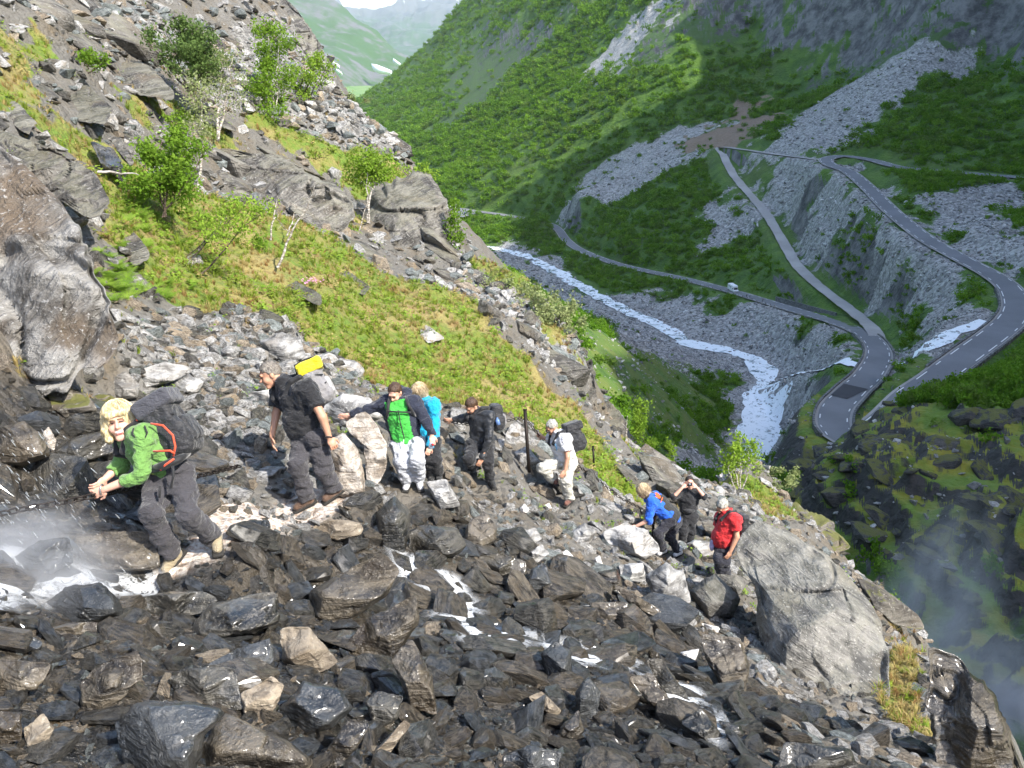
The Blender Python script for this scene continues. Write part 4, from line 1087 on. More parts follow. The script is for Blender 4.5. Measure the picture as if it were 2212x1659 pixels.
# finer scree and gravel
def scatter_fine(name, n, r0, r1, a0, a1, cond, smin, smax, mats, label, templ=PEB, seed=5):
    q = np.random.RandomState(seed)
    az = q.uniform(math.radians(a0), math.radians(a1), n); rg = r0 * (r1 / r0) ** q.uniform(0, 1, n)
    x, y = np.sin(az) * rg, np.cos(az) * rg
    g, w_, p_, s_ = near_masks(x, y)
    z = near_h(x, y) + fbm(x * 5, y * 5, 4.4, 3, seed=11) * 0.03
    d = y * cp - z * sp; px = CX + FPX * x / d; py = CY - FPX * (y * sp + z * cp) / d
    k = cond(g, w_, p_, s_, q, n) & (px > -60) & (px < 2280) & (py > -60) & (py < 1740)
    for fx, fy in FEET: k &= ~((np.abs(px - fx) < 30) & (np.abs(py - fy) < 12))
    x, y, z, rg = x[k], y[k], z[k], rg[k]
    sc = q.uniform(0, 1, len(x)) ** 2.2 * (smax - smin) + smin
    sc = sc * np.clip(rg / 12, .55, 3.0)
    R_ = q.uniform(-.5, .5, (len(x), 3)); R_[:, 2] = q.uniform(0, 6.28, len(x))
    S_ = sc[:, None] * q.uniform(.75, 1.25, (len(x), 3))
    stuff(name, tcopies(templ, 2 * len(mats)), mats, np.stack([x, y, z + sc * .15], 1), R_, S_, label)
scatter_fine('gravel', 26000, 2.4, 22, -44, 42, lambda g, w_, p_, s_, q, n: (w_ > .3) & (p_ < .5) & (g < .4), .018, .075, [RM['wet'], RM['slate'], RM['brown'], RM['tan'], RM['slate'], RM['green']], 'wet gravel and chips between the boulders', seed=6)
scatter_fine('scree', 52000, 6, 62, -42, 36, lambda g, w_, p_, s_, q, n: (w_ < .5) & (g < .45) & ((s_ > .4) | (q.uniform(0, 1, n) < .3)), .03, .15, [RM['grey'], RM['crag'], RM['green'], RM['grey'], RM['tan']], 'loose grey scree on the hillside and path', seed=8)
# ------------------------------------------------------------------ bodies grown from joined limbs (distance field -> one continuous surface)
def surface_nets(F, org, h):
    nx, ny, nz = F.shape
    S = F < 0
    c = np.zeros((nx - 1, ny - 1, nz - 1), np.int8)
    for i in (0, 1):
        for j in (0, 1):
            for k in (0, 1):
                c += S[i:nx - 1 + i, j:ny - 1 + j, k:nz - 1 + k]
    act = (c > 0) & (c < 8)
    I, J, K = np.nonzero(act)
    vid = np.full(act.shape, -1, np.int32); vid[I, J, K] = np.arange(len(I))
    pos = np.zeros((len(I), 3)); cnt = np.zeros(len(I))
    cor = [(i, j, k) for i in (0, 1) for j in (0, 1) for k in (0, 1)]
    for a in range(8):
        for b in range(a + 1, 8):
            d = [cor[b][q] - cor[a][q] for q in range(3)]
            if sum(abs(q) for q in d) != 1: continue
            fa = F[I + cor[a][0], J + cor[a][1], K + cor[a][2]]; fb = F[I + cor[b][0], J + cor[b][1], K + cor[b][2]]
            m = (fa < 0) != (fb < 0)
            t = np.where(m, fa / (fa - fb + 1e-12), 0)
            for q in range(3):
                pos[:, q] += np.where(m, cor[a][q] + t * d[q], 0)
            cnt += m
    pos = pos / cnt[:, None] + np.stack([I, J, K], 1)
    quads = []
    for ax in range(3):
        sl0 = [slice(None)] * 3; sl1 = [slice(None)] * 3
        sl0[ax] = slice(0, -1); sl1[ax] = slice(1, None)
        a, b = S[tuple(sl0)], S[tuple(sl1)]
        for flip in (False, True):
            m = (a & ~b) if not flip else (~a & b)
            X = np.array(np.nonzero(m))
            u, v = [(1, 2), (2, 0), (0, 1)][ax]
            ok = (X[u] > 0) & (X[v] > 0) & (X[u] < F.shape[u] - 1) & (X[v] < F.shape[v] - 1)
            X = X[:, ok]
            def vv(du, dv):
                Y = X.copy(); Y[u] -= du; Y[v] -= dv
                return vid[Y[0], Y[1], Y[2]]
            q = np.stack([vv(1, 1), vv(0, 1), vv(0, 0), vv(1, 0)], 1)
            if flip: q = q[:, ::-1]
            quads.append(q)
    Q = np.vstack(quads)
    Q = Q[(Q >= 0).all(1)]
    return pos * h + org, Q

class Blob:
    def __init__(self): self.p = []
    def cone(self, a, b, ra, rb, k=.03, flat=False, mid=0):
        self.p.append(('c', np.array(a, float), np.array(b, float), ra, rb, k, flat, mid)); return self
    def chain(self, pts, radii, k=.03, mid=0):
        for i in range(len(pts) - 1): self.cone(pts[i], pts[i + 1], radii[i], radii[i + 1], k, False, mid)
        return self
    def ell(self, c, ax, r, k=.03, mid=0, sub=False):
        self.p.append(('e', np.array(c, float), np.array(ax, float), np.array(r, float), k, sub, mid)); return self
    def box(self, c, ax, r, rd, k=.02, mid=0):
        self.p.append(('b', np.array(c, float), np.array(ax, float), np.array(r, float), rd, k, mid)); return self
    def cut(self, pt, n, k=.004):
        self.p.append(('h', np.array(pt, float), np.array(n, float) / np.linalg.norm(n), k)); return self
    def bounds(self):
        lo, hi = np.full(3, 1e9), np.full(3, -1e9)
        for q in self.p:
            if q[0] == 'c':
                for c, r in ((q[1], q[3]), (q[2], q[4])): lo = np.minimum(lo, c - r); hi = np.maximum(hi, c + r)
            elif q[0] == 'e' and not q[5]:
                e = np.sqrt(((q[2] * q[3][:, None]) ** 2).sum(0)); lo = np.minimum(lo, q[1] - e); hi = np.maximum(hi, q[1] + e)
            elif q[0] == 'b':
                e = np.abs(q[2] * q[3][:, None]).sum(0) + q[4]; lo = np.minimum(lo, q[1] - e); hi = np.maximum(hi, q[1] + e)
        return lo, hi
    @staticmethod
    def dist(q, X):
        if q[0] == 'c':
            a, b, ra, rb, flat = q[1], q[2], q[3], q[4], q[6]
            d = b - a; L2 = d @ d + 1e-12
            t = ((X - a) @ d) / L2; tc = np.clip(t, 0, 1)
            r = np.linalg.norm(X - a - tc[..., None] * d, axis=-1) - (ra + (rb - ra) * tc)
            if flat: r = np.maximum(r, (t - 1) * math.sqrt(L2))
            return r
        if q[0] == 'e':
            y = (X - q[1]) @ q[2].T
            k0 = np.linalg.norm(y / q[3], axis=-1); k1 = np.linalg.norm(y / q[3] ** 2, axis=-1)
            return k0 * (k0 - 1) / (k1 + 1e-9)
        if q[0] == 'b':
            y = np.abs((X - q[1]) @ q[2].T) - q[3]
            return np.linalg.norm(np.maximum(y, 0), axis=-1) + np.minimum(y.max(-1), 0) - q[4]
        return (X - q[1]) @ q[2]
    def mesh(self, h, noise=None, pad=.03):
        lo, hi = self.bounds(); lo = lo - pad; hi = hi + pad
        n = np.ceil((hi - lo) / h).astype(int) + 2
        F = np.full(n, .25, np.float32)
        G = [lo[a] + h * np.arange(n[a]) for a in range(3)]
        for q in self.p:
            k = {'c': 5, 'e': 4, 'b': 5, 'h': 3}[q[0]]; k = q[k]
            if q[0] == 'h':
                i0, i1 = np.zeros(3, int), n
            else:
                b = Blob(); b.p = [q if q[0] != 'e' else q[:5] + (False,) + q[6:]]
                l2, h2 = b.bounds(); m = k + 3 * h + .05
                i0 = np.maximum(0, np.floor((l2 - m - lo) / h).astype(int)); i1 = np.minimum(n, np.ceil((h2 + m - lo) / h).astype(int) + 1)
            if (i1 <= i0).any(): continue
            X = np.stack(np.meshgrid(*[G[a][i0[a]:i1[a]] for a in range(3)], indexing='ij'), -1)
            sl = tuple(slice(i0[a], i1[a]) for a in range(3))
            d = self.dist(q, X); f = F[sl]
            if q[0] == 'h' or (q[0] == 'e' and q[5]):
                dd = d if q[0] == 'h' else -d
                hh = np.clip(.5 - .5 * (f - dd) / k, 0, 1)
                F[sl] = f * (1 - hh) + dd * hh + k * hh * (1 - hh)
            else:
                hh = np.clip(.5 + .5 * (f - d) / k, 0, 1)
                F[sl] = f * (1 - hh) + d * hh - k * hh * (1 - hh)
        if noise:
            amp, fr, st = noise
            near = np.abs(F) < amp * 4 + h * 2
            I = np.nonzero(near)
            pts = [G[a][I[a]] for a in range(3)]
            F[I] += amp * fbm(pts[0] * fr * st[0], pts[1] * fr * st[1], pts[2] * fr * st[2], 2, seed=int(abs(lo[0] * 991)) % 97)
        return surface_nets(F, lo, h)
    def ids(self, pts):
        best = np.full(len(pts), 1e9); r = np.zeros(len(pts), int)
        for q in self.p:
            if q[0] == 'h' or (q[0] == 'e' and q[5]): continue
            d = self.dist(q, pts); m = d < best
            best[m] = d[m]; r[m] = q[7] if q[0] == 'c' else q[6]
        return r

def build(name, blob, h, mats, parent, root, noise=None, ids=False, pick=None, extra=None):
    V, Q = blob.mesh(h, noise)
    if extra:
        for V2, Q2 in extra:
            Q = np.vstack([Q, Q2 + len(V)]); V = np.vstack([V, V2])
    V = V - np.array(root)
    me = mesh_from(name, V, Q.astype(np.int32))
    mats = mats if isinstance(mats, (list, tuple)) else [mats]
    o = obj(name, me, list(mats), parent)
    if (ids or pick) and len(mats) > 1:
        cen = V[Q].mean(1) + np.array(root)
        mi = blob.ids(cen) if ids else pick(cen)
        me.polygons.foreach_set('material_index', np.asarray(mi, np.int32))
    return o

def cloth(name, col, rough=.85, fold=.8, var=.2, sheen=.2):
    T = NT(name)
    co = T.n('TexCoord').outputs['Object']
    n = T.noise(co, 9.0, 3, .55, .6); fi = T.noise(co, 160, 2)
    c = T.mix(n, tuple(x * (1 - var) for x in col), tuple(min(1, x * (1 + var)) for x in col))
    wr_ = T.noise(T.vmath('MULTIPLY', co, (16, 16, 34)), 1.0, 3, .5, 1.2)
    nor = T.bump(T.math('ADD', T.math('ADD', n, T.math('MULTIPLY', wr_, .45)), T.math('MULTIPLY', fi, .06)), fold, .05)
    ins = {'Base Color': c, 'Roughness': rough, 'Normal': nor, 'Sheen Weight': sheen}
    T.bsdf(**ins)
    return T.m
def skin_mat(name, col):
    T = NT(name)
    co = T.n('TexCoord').outputs['Object']
    n = T.noise(co, 22, 3)
    c = T.mix(n, tuple(x * .9 for x in col), (min(1, col[0] * 1.08), col[1], col[2] * .95))
    T.bsdf(**{'Base Color': c, 'Roughness': .5, 'Subsurface Weight': .08, 'Subsurface Scale': .01, 'Subsurface Radius': (1, .35, .2)})
    return T.m
def hair_mat(name, a, b, str_=(60, 60, 9)):
    T = NT(name)
    co = T.n('TexCoord').outputs['Object']
    n = T.noise(T.vmath('MULTIPLY', co, str_), 1.0, 4, .6, .8)
    T.bsdf(Base_Color=T.mix(T.ramp(n, .35, .65), a, b), Roughness=.5, Normal=T.bump(n, .9, .015))
    return T.m
SK_F = skin_mat('skin_fair', (0.72, 0.42, 0.31)); SK_T = skin_mat('skin_tanned', (0.52, 0.29, 0.19))
M_DARK = cloth('black_cloth', (0.012, 0.012, 0.014)); M_STRAP = cloth('strap_webbing', (0.010, 0.010, 0.011), .7, .2)
M_CHAR = cloth('charcoal_trouser', (0.045, 0.042, 0.047)); M_BEIGE = cloth('beige_trouser', (0.50, 0.48, 0.41)); M_LGREY = cloth('grey_sweatpant', (0.46, 0.47, 0.50))
M_GREEN = cloth('green_wool', (0.13, 0.27, 0.06)); M_BRGREEN = cloth('bright_green_fleece', (0.05, 0.42, 0.05)); M_NAVY = cloth('navy_softshell', (0.014, 0.018, 0.036))
M_TURQ = cloth('turquoise_jacket', (0.0, 0.33, 0.55)); M_WHITE = cloth('white_cotton', (0.72, 0.71, 0.71)); M_BLUE = cloth('blue_shirt', (0.015, 0.12, 0.62)); M_RED = cloth('red_cotton', (0.58, 0.018, 0.022))
M_VEST = cloth('charcoal_vest', (0.028, 0.028, 0.027)); M_SHOE_B = cloth('brown_leather', (0.11, 0.06, 0.035), .6); M_SHOE_W = cloth('white_trainer', (0.62, 0.62, 0.63), .6); M_SHOE_K = cloth('black_shoe', (0.012, 0.012, 0.012), .6); M_SHOE_T = cloth('tan_boot', (0.33, 0.27, 0.17), .7)
M_PACKB = cloth('black_pack_fabric', (0.017, 0.017, 0.019), .6, .7); M_PACKG = cloth('grey_pack_fabric', (0.22, 0.21, 0.21), .7, .7); M_YEL = cloth('yellow_pack_fabric', (0.72, 0.58, 0.01), .7); M_ORANGE = cloth('orange_piping', (0.70, 0.07, 0.02), .6, .1); M_LIME = cloth('lime_shirt', (0.45, 0.55, 0.12))
M_SOLE = simple('rubber_sole', (0.03, 0.028, 0.025), .8); M_LENS = simple('dark_glass', (0.01, 0.01, 0.012), .15, spec=.6); M_METAL = simple('steel_grey', (0.35, 0.36, 0.38), .3, Metallic=1.0)
M_TEETH = simple('teeth', (0.8, 0.77, 0.7), .4); M_LIP = simple('lip', (0.50, 0.16, 0.14), .5); M_EYE = simple('eye_slit', (0.05, 0.03, 0.025), .4); M_BROW = simple('brow', (0.10, 0.065, 0.04), .8)
HR_BLOND = hair_mat('blond_hair', (0.50, 0.36, 0.16), (0.85, 0.74, 0.48)); HR_GREY = hair_mat('greying_hair', (0.10, 0.085, 0.07), (0.26, 0.23, 0.19)); HR_BROWN = hair_mat('brown_hair', (0.035, 0.018, 0.010), (0.10, 0.055, 0.03)); HR_SILV = hair_mat('silver_hair', (0.20, 0.19, 0.16), (0.55, 0.53, 0.47)); HR_SAND = hair_mat('sandy_hair', (0.36, 0.25, 0.13), (0.72, 0.58, 0.38)); HR_DK = hair_mat('dark_hair', (0.015, 0.01, 0.008), (0.06, 0.04, 0.03))

def camdir(v):
    w_ = RIGHT * v[0] + UPC * v[1] - FWD * v[2]
    return w_ / np.linalg.norm(w_)

def head_parts(C, face, up, size, hair, female):
    """skull, jaw, nose, ears; hair shell; returns blobs"""
    f = camdir(face); u = camdir(up); u = u - f * (u @ f); u /= np.linalg.norm(u); l = np.cross(u, f)
    A = np.array([l, f, u]); s = size
    pt = lambda a, b, c: C + (l * a + f * b + u * c) * s
    H = Blob()
    H.ell(pt(0, -.012, .028), A, np.array([.074, .093, .088]) * s, .03)
    H.ell(pt(0, .028, -.045), A, np.array([.056 if female else .060, .066, .074]) * s, .03)
    H.cone(pt(-.016, .072, -.104), pt(.016, .072, -.104), .019 * s, .019 * s, .03)
    H.cone(pt(-.035, .06, -.035), pt(.035, .06, -.035), .030 * s, .030 * s, .02)          # cheeks
    H.cone(pt(-.032, .083, .028), pt(.032, .083, .028), .012 * s, .012 * s, .02)          # brow
    H.ell(pt(-.030, .100, .008), A, np.array([.017, .014, .010]) * s, .010, sub=True)
    H.ell(pt(.030, .100, .008), A, np.array([.017, .014, .010]) * s, .010, sub=True)
    H.cone(pt(0, .088, .016), pt(0, .110, -.026), .007 * s, .0125 * s, .010)
    H.cone(pt(-.011, .098, -.030), pt(.011, .098, -.030), .008 * s, .008 * s, .008)
    H.cone(pt(-.018, .087, -.064), pt(.018, .087, -.064), .010 * s, .010 * s, .010)
    for e in (-1, 1):
        H.ell(pt(e * .076, -.008, -.008), A, np.array([.010, .020, .031]) * s, .008)
    Hr = Blob()
    if hair == 'short':
        Hr.ell(pt(0, -.014, .032), A, np.array([.083, .101, .096]) * s, .02)
        Hr.ell(pt(0, -.055, -.01), A, np.array([.068, .050, .062]) * s, .02)
        Hr.cut(pt(0, .066, .070), -(u * 1.0 - f * .95))
        for e in (-1, 1): Hr.ell(pt(e * .085, .0, -.02), A, np.array([.02, .03, .04]) * s, .006, sub=True)
    elif hair == 'bob':
        Hr.ell(pt(0, -.016, .034), A, np.array([.100, .116, .106]) * s, .03)
        Hr.ell(pt(0, -.045, -.045), A, np.array([.102, .080, .100]) * s, .03)
        for e in (-1, 1):
            Hr.chain([pt(e * .086, .012, .02), pt(e * .092, .030, -.04), pt(e * .088, .034, -.10), pt(e * .092, .020, -.125)], np.array([.026, .027, .024, .012]) * s, .02)
        Hr.cone(pt(-.045, .088, .062), pt(.045, .088, .062), .024 * s, .024 * s, .02)
        Hr.ell(pt(0, .105, -.055), A, np.array([.063, .085, .098]) * s, .010, sub=True)
    elif hair == 'long':
        Hr.ell(pt(0, -.014, .032), A, np.array([.092, .108, .100]) * s, .03)
        Hr.ell(pt(0, -.03, -.06), A, np.array([.098, .080, .120]) * s, .03)
        Hr.ell(pt(0, .115, -.06), A, np.array([.055, .07, .09]) * s, .010, sub=True)
    return H, Hr, pt, A

def hand_blob(wr, ha, side, curl, size=1.0, spread=0.010):
    """palm, four unequal bent fingers and a thumb"""
    d = np.array(ha) - np.array(wr); d /= np.linalg.norm(d)
    b = np.cross(d, side); b /= np.linalg.norm(b); s = np.cross(b, d); s /= np.linalg.norm(s)      # s across the palm, b = palm-side normal
    Hh = Blob(); wr = np.array(wr, float)
    A = np.array([s, d, b])
    Hh.cone(wr - d * .03, wr + d * .01, .027 * size, .025 * size, .01)
    Hh.ell(wr + d * .05 * size, A, np.array([.041, .050, .017]) * size, .012)
    for q, (off, L, dr) in enumerate(((-.030, .062, -.10), (-.010, .074, -.02), (.011, .070, .05), (.030, .054, .14))):
        k0 = wr + (d * .088 + s * off) * size
        d1 = d * math.cos(curl * .5) + b * math.sin(curl * .5) + s * dr * .6
        d2 = d * math.cos(curl * 1.4) + b * math.sin(curl * 1.4) + s * dr * .4
        k1 = k0 + d1 * L * .52 * size; k2 = k1 + d2 * L * .55 * size
        Hh.cone(k0, k1, .0098 * size, .0088 * size, .004); Hh.cone(k1, k2, .0088 * size, .0070 * size, .004)
    t0 = wr + (d * .025 - s * .034) * size
    t1 = t0 + (d * .7 - s * .6 + b * .25) / np.linalg.norm([.7, .6, .25]) * .040 * size
    t2 = t1 + (d * .92 - s * .15 + b * .3) * .034 * size
    Hh.cone(t0, t1, .0125 * size, .0105 * size, .008); Hh.cone(t1, t2, .0105 * size, .0080 * size, .004)
    return Hh

def tube_geo(pts, r0, r1, seg=6):
    pts = np.array(pts, float); n = len(pts); V = []; prev = None
    for i in range(n):
        t = pts[min(i + 1, n - 1)] - pts[max(i - 1, 0)]; t /= np.linalg.norm(t) + 1e-12
        a = np.cross(t, [.3, .1, 1.0]) if prev is None else prev - t * (prev @ t)
        a /= np.linalg.norm(a) + 1e-9; prev = a; b = np.cross(t, a); r = r0 + (r1 - r0) * i / (n - 1)
        for s in range(seg):
            an = 2 * np.pi * s / seg; V.append(pts[i] + (a * math.cos(an) + b * math.sin(an)) * r)
    return np.array(V), grid_faces(n, seg, True)

def person(spec):
    ox, oy, k = spec['tf']; D = spec['d']; sc = spec.get('size', 1.0); h = spec.get('h', .011)
    J = {n: P(ox + v[0] * k, oy + v[1] * k, D + v[2]) for n, v in spec['J'].items()}
    root_p = J['ankA'] * .5 + J['ankB'] * .5
    root_p = np.array([root_p[0], root_p[1], min(J['ankA'][2], J['ankB'][2]) - .08])
    root = empty('person', root_p)
    tag(root, spec['label'], 'person', spec.get('group'))
    B = Blob(); g = -.006; fem = spec.get('female', False)
    shw = .066 if fem else .074
    nb = J['neck']; ch = J['chest']; pe = J['pelvis']
    def torso(b, e, mid=0, low=True):
        b.cone(nb, ch, .075 * sc + e, .125 * sc + e, .06, mid=mid)
        b.cone(J['shL'], J['shR'], shw * sc + e, shw * sc + e, .05, mid=mid)
        b.cone(ch, pe, .125 * sc + e, .118 * sc + e, .06, mid=mid)
        hl, hr_ = (J['hipA'], J['hipB'])
        a1 = J['shL'] * .75 + ch * .25; a2 = J['shR'] * .75 + ch * .25
        h1, h2 = (hl, hr_) if np.linalg.norm(a1 - hl) + np.linalg.norm(a2 - hr_) < np.linalg.norm(a1 - hr_) + np.linalg.norm(a2 - hl) else (hr_, hl)
        b.cone(a1, h1 * .6 + pe * .4, .082 * sc + e, .09 * sc + e, .06, mid=mid); b.cone(a2, h2 * .6 + pe * .4, .082 * sc + e, .09 * sc + e, .06, mid=mid)
        if spec.get('belly'): b.ell(ch * .4 + pe * .6 + camdir(spec['front']) * .05, np.eye(3), np.array([.15, .15, .17]) * sc + e, .05, mid=mid)
    torso(B, spec.get('thin', g))
    headC = J['head']
    B.cone(nb, headC * .75 + nb * .25, .056 * sc, .052 * sc, .03)
    for S in 'LR':
        if 'elb' + S in J:
            B.cone(J['sh' + S], J['elb' + S], .052 * sc, .040 * sc, .03); B.cone(J['elb' + S], J['wr' + S], .042 * sc, .027 * sc, .02)
    B.cone(J['hipA'], J['hipB'], .094 * sc, .094 * sc, .04)
    for S in 'AB':
        B.cone(J['hip' + S], J['knee' + S], .078 * sc, .052 * sc, .04); B.cone(J['knee' + S], J['ank' + S], .052 * sc, .034 * sc, .03)
    Hd, Hr, pt, A = head_parts(headC, spec['face'], spec['up'], spec.get('hs', 1.0) * sc, spec['hair'], fem)
    extra = [Hd.mesh(.0045 if h < .01 else .007)]
    for S in 'LR':
        if 'ha' + S in J:
            hb = hand_blob(J['wr' + S], J['ha' + S], camdir(spec.get('side' + S, (0, -1, .2))), spec.get('curl' + S, .5), .95 * sc)
            extra.append(hb.mesh(.0042 if h < .01 else .006, pad=.015))
    build('body', B, h, spec['skin'], root, root_p, extra=extra)
    build('hair', Hr, .005 if h < .01 else .008, spec['hairmat'], root, root_p, noise=(.006, 38, (1, 1, .45)))
    if spec['hair'] in ('bob', 'long'):                       # loose strands over the hair
        r_ = np.random.RandomState(7); s0 = spec.get('hs', 1.0) * sc; VV, FF, nv = [], [], 0
        for k_ in range(260):
            ph = r_.uniform(-math.pi, math.pi); fr = abs(ph) < .75; end = 1.12 if fr else r_.uniform(1.5, 1.9)
            th_ = np.linspace(r_.uniform(.05, .5), end, 7); rr = 1.0 + r_.uniform(.0, .10)
            pts = [pt(.098 * rr * math.sin(t_) * math.sin(ph + .12 * math.sin(3 * t_ + k_)), -.016 + .113 * rr * math.sin(t_) * math.cos(ph), .034 + .106 * rr * math.cos(t_)) for t_ in th_]
            if not fr: pts.append(pts[-1] + (pts[-1] - pts[-2]) * .2 - A[2] * r_.uniform(.05, .10) * s0)
            V_, F_ = tube_geo(np.array(pts), .0042 * s0, .0012 * s0, 4); VV.append(V_ - root_p); FF.append(F_ + nv); nv += len(V_)
        obj('hair_strands', mesh_from('hair_strands', np.vstack(VV), np.vstack(FF).astype(np.int32)), spec['hairmat'], root)
    # face: eyes, brows, mouth
    s_ = spec.get('hs', 1.0) * sc
    for e in (-1, 1):
        eb = Blob(); eb.cone(pt(e * .018, .094, .004 if not spec.get('smile') else .006), pt(e * .043, .086, .004), .0045 * s_, .0035 * s_, .002)
        build('eye', eb, .003, M_EYE, root, root_p)
        br_ = Blob(); br_.cone(pt(e * .014, .101, .026), pt(e * .046, .090, .028), .0042 * s_, .0032 * s_, .002)
        build('eyebrow', br_, .003, spec.get('brow', M_BROW), root, root_p)
    mb = Blob()
    if spec.get('smile'):
        mb.chain([pt(-.027, .087, -.052), pt(-.012, .097, -.060), pt(.012, .097, -.060), pt(.027, .087, -.052)], np.array([.003, .0065, .0065, .003]) * s_, .003)
        build('teeth', mb, .003, M_TEETH, root, root_p)
        lp = Blob(); lp.chain([pt(-.030, .085, -.052), pt(-.014, .094, -.071), pt(.014, .094, -.071), pt(.030, .085, -.052)], np.array([.003, .0055, .0055, .003]) * s_, .003)
        build('lip', lp, .003, M_LIP, root, root_p)
    else:
        mb.cone(pt(-.019, .094, -.064), pt(.019, .094, -.064), .0048 * s_, .0048 * s_, .003); build('lip', mb, .003, M_LIP, root, root_p)
    # upper garment
    U = Blob(); e = spec.get('loose', .016); mids = spec.get('sleeve_mid', 0)
    torso(U, e)
    axis = (nb - pe) / np.linalg.norm(nb - pe)
    U.cut(pe - axis * spec.get('hem', .06), -axis)
    sl = spec.get('sleeve', 'long')
    for S in 'LR':
        if 'elb' + S not in J: continue
        a, b, c = J['sh' + S], J['elb' + S], J['wr' + S]
        U.cone(a, a + (b - a) * .2, (.064 if fem else .072) * sc + e, .060 * sc + e, .04, mid=mids)
        if sl == 'short': U.cone(a, a + (b - a) * .66, .062 * sc + e, .058 * sc + e + .008, .03, flat=True, mid=mids)
        else:
            f_ = {'long': 1.0, 'three': .55, 'elbow': .12}[sl]
            U.cone(a, b, .058 * sc + e, .050 * sc + e * .8, .03, mid=mids); U.cone(b, b + (c - b) * f_, .048 * sc + e * .8, (.032 + .012 * (1 - f_)) * sc + e * .7, .02, flat=True, mid=mids)
    U.ell(headC * .35 + nb * .65 + axis * .04, np.eye(3), np.array([.062, .062, .062]) * sc, .01, sub=True)
    build(spec.get('top_name', 'shirt'), U, h, spec['top'], root, root_p, noise=(.016, 13, (1, 1, 1.5)), ids='pick' not in spec, pick=(lambda c: spec['pick'](c, J, U)) if 'pick' in spec else None)
    # trousers
    T_ = Blob(); e = spec.get('tloose', .022)
    T_.cone(J['hipA'], J['hipB'], .108 * sc + e * .5, .108 * sc + e * .5, .05); T_.cone(pe, J['hipA'] * .5 + J['hipB'] * .5, .118 * sc + e * .4, .112 * sc + e * .4, .05)
    T_.cut(pe + axis * spec.get('waist', .10), axis)
    for S in 'AB':
        kn, an = J['knee' + S], J['ank' + S]
        T_.cone(J['hip' + S], kn, .088 * sc + e * .6, .062 * sc + e, .04); T_.cone(kn, kn + (an - kn) * spec.get('tlen', .91), .060 * sc + e, .046 * sc + e * spec.get('flare', 1.1), .03, flat=True)
    build('trousers', T_, h, spec['bottom'], root, root_p, noise=(.019, 11, (1, 1, 1.9)))
    # shoes
    for S in 'AB':
        if 'toe' + S not in J: continue
        an, to = J['ank' + S], J['toe' + S]
        d = to - an; up_ = np.array([0, 0, 1.0])
        fd = d / np.linalg.norm(d); sd = np.cross(fd, up_); sd /= np.linalg.norm(sd) + 1e-9; uu = np.cross(sd, fd)
        AX = np.array([sd, fd, uu])
        heel = to - fd * .225 * sc
        mid_ = heel * .5 + to * .5
        sh = Blob(); sh.cone(heel + fd * .05, to - fd * .045, .040 * sc, .038 * sc, .03); sh.cone(heel + fd * .05 + uu * .01, heel + fd * .055 + uu * .085, .042 * sc, .040 * sc, .03)
        sh.cone(to - fd * .10 + uu * .018, heel + fd * .07 + uu * .07, .036 * sc, .036 * sc, .03)
        sh.cut(mid_ - uu * .026, -uu)
        so = build('shoe', sh, max(.007, h * .75), spec['shoe'], root, root_p)
        sl_ = Blob(); sl_.box(mid_ - uu * .034, AX, np.array([.034, .115, .006]) * sc, .010, .01)
        build('sole', sl_, .009, spec.get('sole', M_SOLE), so, root_p)
    return root, root_p, J, pt, A

